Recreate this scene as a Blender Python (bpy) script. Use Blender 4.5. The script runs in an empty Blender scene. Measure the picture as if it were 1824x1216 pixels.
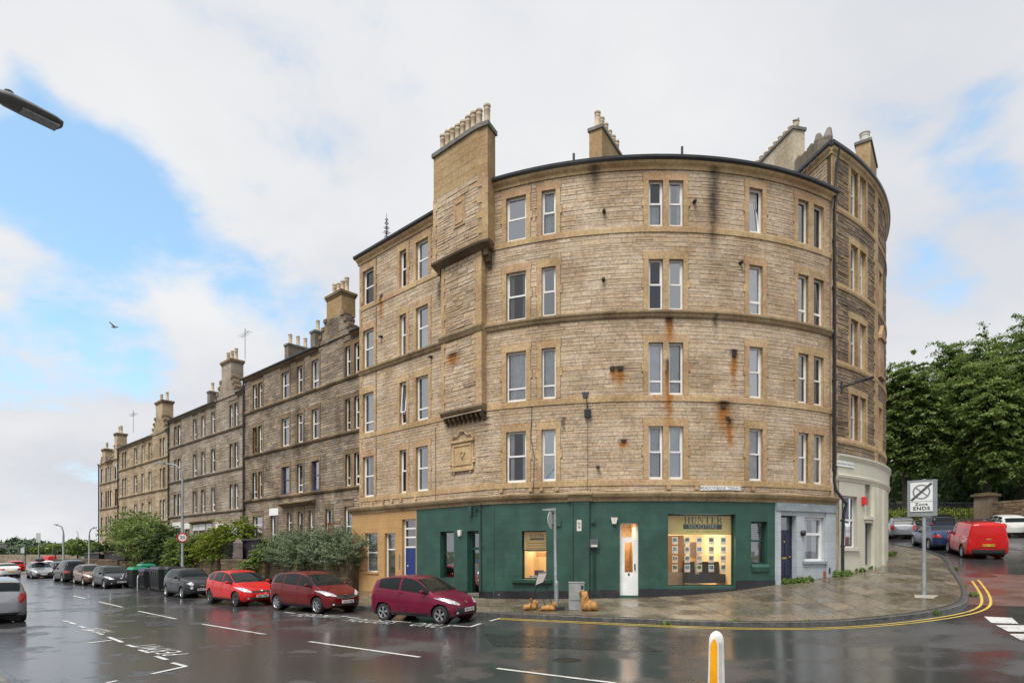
import bpy, math, random
import numpy as np
from mathutils import Vector, Matrix
from mathutils.bvhtree import BVHTree
random.seed(7)
C = bpy.context.scene.collection
SC = bpy.context.scene
rad = math.radians
# ---------------------------------------------------------------- camera
F, CX, HY, EYE = 1100.0, 912.0, 985.0, 1.65     # focal length and horizon of the photograph, in its own pixels
cam = bpy.data.cameras.new('camera'); camo = bpy.data.objects.new('camera', cam); C.objects.link(camo)
cam.sensor_width = 36; cam.lens = F/1824*36; cam.shift_y = (HY-608)/1824
cam.clip_start = .1; cam.clip_end = 4000
camo.location = (0, 0, EYE); camo.rotation_euler = (rad(90), 0, 0)
SC.camera = camo
# ---------------------------------------------------------------- sky, sun, exposure
W = bpy.data.worlds.new('World'); SC.world = W; W.use_nodes = True
SUN_EL, SUN_ROT = rad(60), rad(208)
def build_world():
    nt = W.node_tree; nt.nodes.clear(); N = nt.nodes.new; L = nt.links.new
    out = N('ShaderNodeOutputWorld'); bg = N('ShaderNodeBackground'); L(bg.outputs[0], out.inputs[0])
    bg.inputs[1].default_value = .10
    sky = N('ShaderNodeTexSky'); sky.sky_type = 'NISHITA'; sky.sun_disc = False
    sky.sun_elevation = SUN_EL; sky.sun_rotation = SUN_ROT; sky.air_density = 1.0; sky.dust_density = 1.5; sky.ozone_density = 1.0
    tc = N('ShaderNodeTexCoord')
    nrm = N('ShaderNodeVectorMath'); nrm.operation = 'NORMALIZE'; L(tc.outputs['Generated'], nrm.inputs[0])
    sep = N('ShaderNodeSeparateXYZ'); L(nrm.outputs[0], sep.inputs[0])
    def M(op, a, b=None, c=None, clamp=False):
        m = N('ShaderNodeMath'); m.operation = op; m.use_clamp = clamp
        for i, v in enumerate((a, b, c)):
            if v is None: continue
            if isinstance(v, (int, float)): m.inputs[i].default_value = v
            else: L(v, m.inputs[i])
        return m.outputs[0]
    zz = M('ADD', M('MAXIMUM', sep.outputs[2], 0.0), .32)
    comb = N('ShaderNodeCombineXYZ'); L(M('DIVIDE', sep.outputs[0], zz), comb.inputs[0]); L(M('DIVIDE', sep.outputs[1], zz), comb.inputs[1])
    def noise(scale, det, rough, dist=0, off=(0,0,0)):
        mp = N('ShaderNodeMapping'); L(comb.outputs[0], mp.inputs[0]); mp.inputs['Location'].default_value = off
        n = N('ShaderNodeTexNoise'); n.inputs['Scale'].default_value = scale; n.inputs['Detail'].default_value = det
        n.inputs['Roughness'].default_value = rough; n.inputs['Distortion'].default_value = dist
        L(mp.outputs[0], n.inputs[0]); return n.outputs[0]
    n1 = noise(2.3, 9, .55, .25, (3.1, 1.7, 0)); n2 = noise(1.1, 6, .5, .1, (9, 4, 0)); n3 = noise(6.5, 8, .6, .3, (1, 7, 0))
    # openings in the cloud cover, as directions
    holes = [((45,125),.03,.5),((30,270),.05,.8),((150,300),.055,.85),((240,350),.06,.85),((300,440),.07,.5),((380,500),.07,.45),((150,420),.05,.3),
             ((100,610),.09,.35),((250,640),.09,.45),((480,545),.08,.40),((560,600),.06,.35),((-300,350),.2,.5),((1740,200),.035,.36),((1680,300),.035,.40),((1780,290),.035,.36),((2150,300),.2,.4)]
    acc = None
    for (px, py), w, a in holes:
        d = Vector(((px-CX)/F, 1, (HY-py)/F)).normalized()
        vm = N('ShaderNodeVectorMath'); vm.operation = 'DISTANCE'; L(nrm.outputs[0], vm.inputs[0]); vm.inputs[1].default_value = d
        q = M('DIVIDE', vm.outputs['Value'], w); g = M('MULTIPLY', M('POWER', 2.718, M('MULTIPLY', M('MULTIPLY', q, q), -1.0)), a)
        acc = g if acc is None else M('ADD', acc, g)
    # cover = 1 where cloud
    v = M('SUBTRACT', M('ADD', M('ADD', M('MULTIPLY', M('SUBTRACT', n1, .5), 2.6), M('MULTIPLY', M('SUBTRACT', n3, .5), 1.1)), .98), M('MULTIPLY', acc, 1.02))
    cov = N('ShaderNodeMapRange'); cov.interpolation_type = 'SMOOTHSTEP'; L(v, cov.inputs[0])
    cov.inputs[1].default_value = .05; cov.inputs[2].default_value = .70
    ramp = N('ShaderNodeValToRGB'); L(M('ADD', M('MULTIPLY', n2, .6), M('MULTIPLY', n1, .4)), ramp.inputs[0])
    e = ramp.color_ramp.elements
    e[0].position = .36; e[0].color = (4.3, 4.42, 4.75, 1); e[1].position = .62; e[1].color = (5.5, 5.55, 5.62, 1)
    # blue: the clear sky, lifted slightly as thin veil
    veil = N('ShaderNodeMixRGB'); veil.blend_type = 'MULTIPLY'; veil.inputs[0].default_value = 1; L(sky.outputs[0], veil.inputs[1]); veil.inputs[2].default_value = (.95, 1.18, 1.22, 1)
    veil2 = N('ShaderNodeMixRGB'); veil2.blend_type = 'ADD'; veil2.inputs[0].default_value = 1; L(veil.outputs[0], veil2.inputs[1]); veil2.inputs[2].default_value = (1.2, 1.7, 2.0, 1)
    mix = N('ShaderNodeMixRGB'); L(cov.outputs[0], mix.inputs[0]); L(veil2.outputs[0], mix.inputs[1]); L(ramp.outputs[0], mix.inputs[2])
    L(mix.outputs[0], bg.inputs[0])
build_world()
sun = bpy.data.lights.new('sun', 'SUN'); suno = bpy.data.objects.new('sun', sun); C.objects.link(suno)
sun.energy = 2.5; sun.angle = rad(28); sun.color = (1, .96, .9)
_d = Vector((math.sin(SUN_ROT)*math.cos(SUN_EL), math.cos(SUN_ROT)*math.cos(SUN_EL), math.sin(SUN_EL)))
suno.rotation_euler = (-_d).to_track_quat('-Z', 'Y').to_euler()
vs = SC.view_settings; vs.view_transform = 'Standard'; vs.look = 'None'; vs.gamma = 1; vs.use_curve_mapping = False; vs.exposure = 0.68

# ---------------------------------------------------------------- helpers
class MB:
    """collects faces in world coordinates and links them as ONE mesh object"""
    def __init__(s): s.v = []; s.f = []; s.uv = []; s.r = []; s.m = []; s.rv = (0.5, 0.5, 0.5); s.mi = 0
    def face(s, pts, uv=None):
        i = len(s.v); s.v.extend([tuple(p) for p in pts]); s.f.append(tuple(range(i, i+len(pts))))
        s.uv.append(uv); s.r.append(s.rv); s.m.append(s.mi)
    def grid(s, rows, close=False, uvrows=None):
        i = len(s.v); nr = len(rows); nc = len(rows[0])
        for r in rows: s.v.extend([tuple(p) for p in r])
        for a in range(nr-1):
            for b in range(nc-1 if not close else nc):
                b2 = (b+1) % nc
                s.f.append((i+a*nc+b, i+a*nc+b2, i+(a+1)*nc+b2, i+(a+1)*nc+b)); s.uv.append(None); s.r.append(s.rv); s.m.append(s.mi)
    def box(s, c, d, rz=0, mat=None):
        hx, hy, hz = d[0]/2, d[1]/2, d[2]/2; ca, sa = math.cos(rz), math.sin(rz)
        P = []
        for z in (-hz, hz):
            for x, y in ((-hx,-hy),(hx,-hy),(hx,hy),(-hx,hy)):
                P.append((c[0]+x*ca-y*sa, c[1]+x*sa+y*ca, c[2]+z))
        s.hexa(P)
    def hexa(s, P):
        i = len(s.v); s.v.extend([tuple(p) for p in P])
        for f in ((3,2,1,0),(4,5,6,7),(0,1,5,4),(1,2,6,5),(2,3,7,6),(3,0,4,7)):
            s.f.append(tuple(i+k for k in f)); s.uv.append(None); s.r.append(s.rv); s.m.append(s.mi)
    def tube(s, pts, r, n=8, caps=True):
        pts = [Vector(p) for p in pts]; rr = r if isinstance(r, (list, tuple)) else [r]*len(pts)
        rows = []; up0 = None
        for k, p in enumerate(pts):
            t = (pts[min(k+1, len(pts)-1)]-pts[max(k-1, 0)])
            if t.length < 1e-9: t = Vector((0,0,1))
            t.normalize()
            if up0 is None: up0 = t.orthogonal().normalized()
            a = (up0 - t*up0.dot(t))
            a = a.normalized() if a.length > 1e-6 else t.orthogonal().normalized()
            up0 = a; b = t.cross(a)
            rows.append([p+(a*math.cos(2*math.pi*j/n)+b*math.sin(2*math.pi*j/n))*rr[k] for j in range(n)])
        s.grid(rows, close=True)
        if caps:
            s.face(rows[0][::-1]); s.face(rows[-1])
    def lathe(s, c, prof, n=16, axis='z'):
        rows = []
        for r, z in prof:
            row = []
            for j in range(n):
                a = 2*math.pi*j/n; x, y = r*math.cos(a), r*math.sin(a)
                row.append((c[0]+x, c[1]+y, c[2]+z) if axis == 'z' else ((c[0]+x, c[1]+z, c[2]+y) if axis == 'y' else (c[0]+z, c[1]+x, c[2]+y)))
            rows.append(row)
        s.grid(rows, close=True); s.face(rows[0][::-1]); s.face(rows[-1])
    def mesh(s, name, mats, origin=(0,0,0), smooth=False, inv=None):
        me = bpy.data.meshes.new(name)
        if inv is not None: vv = [tuple(inv @ Vector(p)) for p in s.v]
        else: vv = [(p[0]-origin[0], p[1]-origin[1], p[2]-origin[2]) for p in s.v]
        me.from_pydata(vv, [], s.f)
        if any(u is not None for u in s.uv):
            ul = me.uv_layers.new(name='UVMap'); data = []
            for f, u in zip(s.f, s.uv):
                data.extend([c for q in (u or [(0,0)]*len(f)) for c in q])
            ul.data.foreach_set('uv', data)
        a = me.attributes.new('rv', 'FLOAT_VECTOR', 'FACE'); a.data.foreach_set('vector', [c for q in s.r for c in q])
        for m in (mats if isinstance(mats, (list, tuple)) else [mats]): me.materials.append(m)
        me.polygons.foreach_set('material_index', s.m)
        if smooth: me.polygons.foreach_set('use_smooth', [True]*len(s.f))
        me.update(); return me
    def build(s, name, mats, parent=None, smooth=False, sharp=None):
        if not s.f: return None
        o = bpy.data.objects.new(name, None)
        org = (0,0,0); inv = None
        if parent is not None: inv = WM(parent).inverted()
        me = s.mesh(name, mats, org, smooth, inv)
        bpy.data.objects.remove(o)
        o = bpy.data.objects.new(name, me); C.objects.link(o)
        if parent is not None: o.parent = parent
        if sharp is not None: me.set_sharp_from_angle(angle=rad(sharp))
        return o
def WM(o):
    m = o.matrix_basis.copy(); p = o.parent
    while p is not None: m = p.matrix_basis @ m; p = p.parent
    return m
def tag(o, label=None, cat=None, group=None, kind=None):
    if label: o['label'] = label
    if cat: o['category'] = cat
    if group: o['group'] = group
    if kind: o['kind'] = kind
    return o
def thing(name, label, cat, loc=(0,0,0), rz=0, group=None):
    o = bpy.data.objects.new(name, None); C.objects.link(o); o.location = loc; o.rotation_euler = (0,0,rz)
    o.empty_display_size = .3
    return tag(o, label, cat, group)
def copy_tree(o, parent=None):
    c = o.copy(); C.objects.link(c)
    if parent is not None: c.parent = parent
    for ch in list(o.children): copy_tree(ch, c)
    return c
def text_mb(txt, size, ext=.0, bold=0.0, spacing=1.0):
    """outlines of a word, as local 2-D faces (x to the right, y up), centred"""
    cu = bpy.data.curves.new('t', 'FONT'); cu.body = txt; cu.size = size; cu.extrude = ext; cu.offset = bold; cu.resolution_u = 3
    cu.align_x = 'CENTER'; cu.align_y = 'CENTER'; cu.space_character = spacing
    o = bpy.data.objects.new('t', cu); C.objects.link(o)
    me = bpy.data.meshes.new_from_object(o.evaluated_get(bpy.context.evaluated_depsgraph_get()))
    vs_ = [v.co.copy() for v in me.vertices]; fs = [tuple(p.vertices) for p in me.polygons]
    bpy.data.objects.remove(o); bpy.data.curves.remove(cu); bpy.data.meshes.remove(me)
    return vs_, fs
def add_text(mb, txt, size, f, bold=0.0, spacing=1.0, sx=1.0):
    """f(x, y) -> world point"""
    v, fs = text_mb(txt, size, 0, bold, spacing); i = len(mb.v)
    mb.v.extend([tuple(f(p.x*sx, p.y)) for p in v])
    for q in fs:
        mb.f.append(tuple(i+k for k in q)); mb.uv.append(None); mb.r.append(mb.rv); mb.m.append(mb.mi)

# ---------------------------------------------------------------- materials
def newmat(name):
    m = bpy.data.materials.new(name); m.use_nodes = True; nt = m.node_tree; nt.nodes.clear()
    o = nt.nodes.new('ShaderNodeOutputMaterial'); return m, nt, nt.nodes.new, nt.links.new, o
class NG:
    def __init__(s, name):
        s.m, s.nt, s.N, s.L, s.out = newmat(name)
        s.p = s.N('ShaderNodeBsdfPrincipled'); s.L(s.p.outputs[0], s.out.inputs[0])
        s.geo = s.N('ShaderNodeNewGeometry'); s.tc = s.N('ShaderNodeTexCoord'); s.pos = s.geo.outputs['Position']
    def put(s, sock, v):
        if isinstance(v, (int, float)): sock.default_value = v
        elif isinstance(v, tuple): sock.default_value = v if len(v) == 4 or sock.type == 'VECTOR' else (*v, 1)
        else: s.L(v, sock)
    def M(s, op, a, b=None, clamp=False):
        m = s.N('ShaderNodeMath'); m.operation = op; m.use_clamp = clamp; s.put(m.inputs[0], a)
        if b is not None: s.put(m.inputs[1], b)
        return m.outputs[0]
    def noise(s, scale, det=4, rough=.55, vec=None, dist=0, sc=(1,1,1)):
        v = vec if vec is not None else s.pos
        if sc != (1,1,1):
            mp = s.N('ShaderNodeMapping'); s.L(v, mp.inputs[0]); mp.inputs['Scale'].default_value = sc; v = mp.outputs[0]
        n = s.N('ShaderNodeTexNoise'); n.inputs['Scale'].default_value = scale; n.inputs['Detail'].default_value = det
        n.inputs['Roughness'].default_value = rough; n.inputs['Distortion'].default_value = dist; s.L(v, n.inputs[0]); return n.outputs[0]
    def ramp(s, fac, stops):
        r = s.N('ShaderNodeValToRGB'); s.L(fac, r.inputs[0]); e = r.color_ramp.elements
        while len(e) < len(stops): e.new(.5)
        for k, (p, c) in enumerate(stops): e[k].position = p; e[k].color = (*c, 1) if not isinstance(c, float) else (c, c, c, 1)
        return r.outputs[0]
    def mr(s, v, a, b, c=0., d=1.):
        m = s.N('ShaderNodeMapRange'); m.interpolation_type = 'SMOOTHSTEP'; s.put(m.inputs[0], v)
        for i, q in zip((1,2,3,4), (a,b,c,d)): m.inputs[i].default_value = q
        return m.outputs[0]
    def mix(s, f, a, b, mode='MIX'):
        m = s.N('ShaderNodeMixRGB'); m.blend_type = mode; s.put(m.inputs[0], f); s.put(m.inputs[1], a); s.put(m.inputs[2], b); return m.outputs[0]
    def bump(s, h, strength, dist=.01, prev=None):
        b = s.N('ShaderNodeBump'); s.put(b.inputs['Strength'], strength); b.inputs['Distance'].default_value = dist
        s.L(h, b.inputs['Height'])
        if prev is not None: s.L(prev, b.inputs['Normal'])
        return b.outputs[0]
    def rv(s):
        a = s.N('ShaderNodeAttribute'); a.attribute_name = 'rv'; q = s.N('ShaderNodeSeparateXYZ'); s.L(a.outputs['Vector'], q.inputs[0]); return q.outputs
    def col(s, v): s.put(s.p.inputs['Base Color'], v)
    def rough(s, v): s.put(s.p.inputs['Roughness'], v)
_mc = {}
def plain(name, col, rough=.6, metal=0., var=.12, bump=.0, bscale=30, emit=0, scale=3, spec=.5, obj=False, coat=0):
    if name in _mc: return _mc[name]
    g = NG(name)
    vec = g.tc.outputs['Object'] if obj else None
    n = g.noise(scale, 6, .6, vec)
    k = g.mr(n, .3, .7, 1-var, 1+var)
    cc = g.N('ShaderNodeVectorMath'); cc.operation = 'SCALE'; cc.inputs[0].default_value = col; g.L(k, cc.inputs['Scale'])
    g.L(cc.outputs[0], g.p.inputs['Base Color'])
    g.put(g.p.inputs['Roughness'], g.mr(g.noise(scale*4, 3, .5, vec), .3, .7, max(0, rough-.08), min(1, rough+.08)))
    g.p.inputs['Metallic'].default_value = metal; g.p.inputs['Specular IOR Level'].default_value = spec
    if coat: g.p.inputs['Coat Weight'].default_value = coat; g.p.inputs['Coat Roughness'].default_value = .04
    if bump: g.L(g.bump(g.noise(bscale, 5, .6, vec), bump, .01), g.p.inputs['Normal'])
    if emit: g.p.inputs['Emission Color'].default_value = (*col, 1); g.p.inputs['Emission Strength'].default_value = emit
    _mc[name] = g.m; return g.m
def stone_mat(name, palette, dark=.35, stains=(), dirt_amt=.5, bump=.6, fine=1.0, vstreak=.3):
    """rubble or ashlar: colour by stone, fine grain, soot and rain streaks; uv = metres along and up the wall"""
    g = NG(name); r = g.rv()
    n = len(palette)
    stops = [((k+.0)/(n-1), c) for k, c in enumerate(palette)]
    base = g.ramp(r[0], stops)
    f1 = g.noise(9, 8, .65); f2 = g.noise(45, 4, .7)
    base = g.mix(1, base, g.mix(g.mr(f1, .3, .72), (.72,.72,.74), (1.18,1.15,1.1)), 'MULTIPLY')
    base = g.mix(.55*fine, base, g.mix(g.mr(f2, .3, .7), (.75,.74,.72), (1.2,1.2,1.2)), 'MULTIPLY')
    base = g.mix(1, base, g.mix(g.mr(g.noise(.8, 5, .6), .35, .65), (.84,.77,.69), (1.08,1.06,1.03)), 'MULTIPLY')
    big = g.noise(.55, 6, .6); strk = g.noise(1.0, 6, .65, sc=(2.6, 2.6, .35))
    soot = g.M('MULTIPLY', g.mr(big, .45, .72), dirt_amt)
    soot = g.M('ADD', soot, g.M('MULTIPLY', g.mr(strk, .55, .8), vstreak), True)
    base = g.mix(soot, base, g.mix(1, base, (dark, dark*.95, dark*.9), 'MULTIPLY'))
    if stains:
        uv = g.N('ShaderNodeUVMap'); uv.uv_map = 'UVMap'; q = g.N('ShaderNodeSeparateXYZ'); g.L(uv.outputs[0], q.inputs[0])
        wob = g.M('MULTIPLY', g.M('SUBTRACT', g.noise(3.5, 6, .7), .5), .38)
        for (s0, z0, w, h, kind) in stains:
            dx = g.M('DIVIDE', g.M('ADD', g.M('SUBTRACT', q.outputs[0], s0), wob), w)
            gx = g.M('POWER', 2.718, g.M('MULTIPLY', g.M('MULTIPLY', dx, dx), -1.0))
            dz = g.M('DIVIDE', g.M('SUBTRACT', z0, q.outputs[1]), h)       # 0 at the top, 1 at the foot
            gz = g.M('MULTIPLY', g.mr(dz, -.03, .03), g.mr(dz, .25, 1.05, 1., 0.))
            msk = g.M('MULTIPLY', g.M('MULTIPLY', gx, gz), g.mr(g.noise(6, 6, .7, sc=(1.5,1.5,.5)), .15, .45), True)
            if kind == 'black': base = g.mix(g.M('MULTIPLY', msk, .72), base, (.022,.018,.018))
            else:
                base = g.mix(g.M('MULTIPLY', msk, 1.25, True), base, g.mix(g.mr(dz, .0, .35), (.045,.024,.014), (.33,.135,.03)))
    g.col(base); g.rough(g.mr(f1, .3, .7, .72, .92)); g.p.inputs['Specular IOR Level'].default_value = .3
    b1 = g.bump(g.noise(14, 6, .65), bump, .035); b2 = g.bump(f2, .4, .006, b1); g.L(b2, g.p.inputs['Normal'])
    return g.m
# ---------------------------------------------------------------- wall lines in plan (x to the right, y away from the camera)
class Path:
    def __init__(s, pts):
        s.cache = {}; s.tabs = {}; s.p = np.array(pts, float); d = np.diff(s.p, axis=0); s.l = np.concatenate([[0], np.cumsum(np.hypot(d[:,0], d[:,1]))]); s.len = s.l[-1]
    def xy(s, t):
        if 0 <= t <= s.len:
            return float(np.interp(t, s.l, s.p[:,0])), float(np.interp(t, s.l, s.p[:,1]))
        e = 0 if t < 0 else s.len; T = s.tan(e); i = 0 if t < 0 else -1
        return float(s.p[i,0]+(t-e)*T[0]), float(s.p[i,1]+(t-e)*T[1])
    def tan(s, t):
        a, b = max(0, min(t, s.len)-.12), min(s.len, max(t, 0)+.12); l, p = s.l, s.p
        X = np.interp((a, b), l, p[:,0]); Y = np.interp((a, b), l, p[:,1]); dx, dy = X[1]-X[0], Y[1]-Y[0]
        h = math.hypot(dx, dy); return dx/h, dy/h
    def pt(s, t, z, n=0.0):
        k = round(t, 5)
        c = s.cache.get(k)
        if c is None: c = s.cache[k] = (*s.xy(t), *s.tan(t))
        return (c[0]+c[3]*n, c[1]-c[2]*n, z)
    def at(s, px, n=0.0):
        """distance along the wall where the photograph's column px meets it"""
        tb = s.tabs.get(n)
        if tb is None:
            T = np.arange(-1.0, s.len+1.0, .04); Q = [s.pt(t, 0, n) for t in T]; R_ = np.array([q[0]/q[1] for q in Q])
            tb = s.tabs[n] = (T, np.maximum.accumulate(R_))
        return float(np.interp((px-CX)/F, tb[1], tb[0]))
    def z(s, px, py, n=0.0):
        t = s.at(px, n); x, y, _ = s.pt(t, 0, n); return EYE+(HY-py)/F*y
def circ(a, m, b):
    ax, ay = a; bx, by = m; cx, cy = b; d = 2*(ax*(by-cy)+bx*(cy-ay)+cx*(ay-by))
    ux = ((ax*ax+ay*ay)*(by-cy)+(bx*bx+by*by)*(cy-ay)+(cx*cx+cy*cy)*(ay-by))/d
    uy = ((ax*ax+ay*ay)*(cx-bx)+(bx*bx+by*by)*(ax-cx)+(cx*cx+cy*cy)*(bx-ax))/d
    return ux, uy, math.hypot(ax-ux, ay-uy)
P0, PK, PM, PE = (-8.0, 32.5), (-1.1, 26.05), (6.2, 24.35), (13.75, 26.6)
cx_, cy_, R1 = circ(PK, PM, PE)
a0 = math.atan2(PK[1]-cy_, PK[0]-cx_); a1 = math.atan2(PE[1]-cy_, PE[0]-cx_)
main_pts = [(P0[0]+(PK[0]-P0[0])*k/30, P0[1]+(PK[1]-P0[1])*k/30) for k in range(30)]
SK = math.hypot(PK[0]-P0[0], PK[1]-P0[1])
# soften the kink a little, then the arc
main_pts += [(cx_+R1*math.cos(a0+(a1-a0)*k/60), cy_+R1*math.sin(a0+(a1-a0)*k/60)) for k in range(61)]
MAIN = Path(main_pts)
h0 = rad(31.7); R2 = 18.1
DARKP = Path([(PE[0]+R2*(math.sin(h0+k*.02)-math.sin(h0)), PE[1]+R2*(math.cos(h0)-math.cos(h0+k*.02))) for k in range(48)])
def Wp(s, n): return (-8-.73*s-.68*n, 32.5+.68*s-.73*n)
TERR = Path([Wp(62, -2.0), Wp(-1.5, -2.0)])          # terraces: along s decreasing = left to right
def q_of(x, y): return .5*x+.866*y
def ramp_z(x, y): return -2.373+.096*q_of(x, y)
# ---------------------------------------------------------------- ground heights (pavement level), a smooth sheet through surveyed points
_cp = [(-8,32.5,-.28),(-4.5,29.2,-.27),(-1,25.9,-.23),(4.2,24.4,-.09),(6.4,24.4,-.02),(10,24.9,.31),(11.3,25.5,.5),(13.7,26.6,.7),(17.8,30,1.1),(19.5,33,1.35)]
_kerb = [(-6.4,24.9,-.42),(-1,21.5,-.4),(4.3,19.3,-.4),(6.1,19.1,-.4),(8.8,18.3,-.42),(10.8,18.8,-.3),(13.2,19.3,-.1)]
_cp += _kerb + [(14.4,20.0,.0),(15.6,21,.12),(19.7,27.2,.84),(22.2,31.3,1.42),(24,35.9,1.9),(24.5,41,2.35),(24.5,48,3.0)]
_cp += [(*Wp(s, 4.5), z) for s, z in ((5,-.44),(20,-.52),(45,-.62),(80,-.8),(130,-1.2))] + [(*Wp(s, 0), z) for s, z in ((10,-.3),(30,-.4),(60,-.5),(100,-.8))]
_cp += [(-9,10.8,-.42),(-17,18,-.5),(-35,35,-.6),(-60,60,-.75),(0,2,-.2),(0,-3,-.2),(3,9,-.42),(10,12,-.3),(15,11,-.2),(22,16,.1),(26,20,.45),(32,24,.9),(30,36,2.1),(30,48,3.2),(38,60,4.4),(50,60,4.9),(50,30,2.0),(30,5,-.2),(60,5,0.5),(-30,5,-.5),(-80,20,-.7),(-120,70,-1.1),(0,60,.6),(10,60,1.4),(10,100,3)]
_A = np.array(_cp); 
def _phi(r): return np.where(r > 1e-9, r*r*np.log(np.maximum(r, 1e-9)), 0)
_n = len(_A); _r = np.hypot(_A[:,None,0]-_A[None,:,0], _A[:,None,1]-_A[None,:,1])
_K = np.zeros((_n+3, _n+3)); _K[:_n,:_n] = _phi(_r)+np.eye(_n)*6.0; _K[:_n,_n] = 1; _K[:_n,_n+1:] = _A[:,:2]; _K[_n:,:_n] = _K[:_n,_n:].T
_w = np.linalg.solve(_K, np.concatenate([_A[:,2], [0,0,0]]))
def Gv(X, Y):
    X = np.asarray(X, float); Y = np.asarray(Y, float); rr = np.hypot(X, Y); k = np.minimum(1, 95/np.maximum(rr, 1e-6)); X = X*k; Y = Y*k
    r = np.hypot(X[...,None]-_A[:,0], Y[...,None]-_A[:,1])
    return _phi(r) @ _w[:_n] + _w[_n] + _w[_n+1]*X + _w[_n+2]*Y
def G(x, y):
    rr = math.hypot(x, y); k = min(1, 95/max(rr, 1e-6)); x *= k; y *= k
    d = (x-_A[:,0])**2+(y-_A[:,1])**2+1e-12
    return float((d*np.log(d)*.5) @ _w[:_n] + _w[_n] + _w[_n+1]*x + _w[_n+2]*y)
ROAD_DROP = .125
def RZ(x, y): return G(x, y)-ROAD_DROP

# ---------------------------------------------------------------- ground, road, pavement
def road_mat():
    g = NG('wet_asphalt')
    n0 = g.noise(.22, 5, .6); n1 = g.noise(.9, 6, .6, sc=(1,1,1)); n2 = g.noise(60, 3, .7); n3 = g.noise(5, 6, .65)
    wet = g.mr(g.M('ADD', g.M('MULTIPLY', n0, .65), g.M('MULTIPLY', n1, .35)), .34, .56)     # 1 = standing film of water
    dt = g.N('ShaderNodeVectorMath'); dt.operation = 'DOT_PRODUCT'; g.L(g.pos, dt.inputs[0]); dt.inputs[1].default_value = (-.68, -.73, 0)      # distance out from the terrace line
    gut = g.mr(g.M('ADD', dt.outputs['Value'], 18.3), 8.5, 11.5); wet = g.M('ADD', wet, g.M('MULTIPLY', gut, g.mr(n1, .35, .5, -.1, .75)), True)
    patch = g.mr(g.noise(.35, 2, .4, sc=(.5, 1.6, 1)), .5, .53)
    c = g.mix(n3, (.046,.045,.047), (.078,.076,.075)); c = g.mix(g.M('MULTIPLY', patch, .35), c, (.026,.026,.028))
    c = g.mix(g.M('MULTIPLY', n2, .5), c, (.085,.082,.08)); c = g.mix(g.M('MULTIPLY', wet, .5), c, (.016,.016,.018))
    g.col(c); g.rough(g.M('ADD', g.mr(wet, 0, 1, .42, .14), g.M('MULTIPLY', n3, .08)))
    dry = g.M('SUBTRACT', 1.0, wet); b = g.bump(n2, g.M('ADD', g.M('MULTIPLY', dry, .34), .05), .004)
    g.L(g.bump(n3, g.M('ADD', g.M('MULTIPLY', dry, .10), .03), .01, b), g.p.inputs['Normal']); g.p.inputs['Specular IOR Level'].default_value = .5
    g.p.inputs['IOR'].default_value = 1.5
    return g.m
M_road = road_mat()
def slab_mat():
    g = NG('wet_flagstone'); r = g.rv(); n0 = g.noise(.45, 5, .6); n1 = g.noise(7, 6, .65); n2 = g.noise(50, 3, .6)
    c = g.ramp(r[0], [(0, (.115,.092,.066)), (.4, (.17,.14,.10)), (.75, (.22,.18,.13)), (1, (.14,.125,.10))])
    c = g.mix(1, c, g.mix(g.mr(n1, .3, .7), (.62,.62,.62), (1.2,1.2,1.15)), 'MULTIPLY'); c = g.mix(g.mr(g.noise(1.3, 5, .7), .55, .75), c, (.065,.06,.04))
    wet = g.mr(n0, .38, .6)
    g.col(g.mix(g.M('MULTIPLY', wet, .35), c, g.mix(1, c, (.5,.5,.5), 'MULTIPLY')))
    g.rough(g.M('ADD', g.mr(wet, 0, 1, .36, .12), g.M('MULTIPLY', n1, .12)))
    g.L(g.bump(n1, .25, .01, g.bump(n2, .2, .003)), g.p.inputs['Normal']); return g.m
M_slab = slab_mat()
def rvar(a, b): return random.uniform(a, b)
def rrv(): return (random.random(), random.random(), random.random())
# one sheet to the horizon, fine near the camera
def build_ground():
    mb = MB(); radii = [0.0, 1, 2, 3, 4, 5, 6, 7, 8]+[8*1.06**k for k in range(1, 46)]
    radii = [r for r in radii if r < 110]+[115, 130, 160, 220, 320, 500, 900, 1600]
    NA = 150; rows = []
    for r in radii:
        a = [2*math.pi*k/NA for k in range(NA)]; X = np.array([r*math.sin(t) for t in a]); Y = np.array([r*math.cos(t) for t in a]); Z = Gv(X, Y)-ROAD_DROP
        rows.append([(x, y, z) for x, y, z in zip(X, Y, Z)])
    ia = next(i for i, r in enumerate(radii) if r >= 110)
    near = MB(); near.grid(rows[:ia+1], close=True); o = near.build('road', M_road, smooth=True); tag(o, kind='structure')
    far = MB(); far.grid(rows[ia:], close=True); o = far.build('ground', plain('rough_grass', (.07,.095,.035), .9, var=.4, bump=.5), smooth=True); tag(o, kind='structure')
build_ground()
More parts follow.
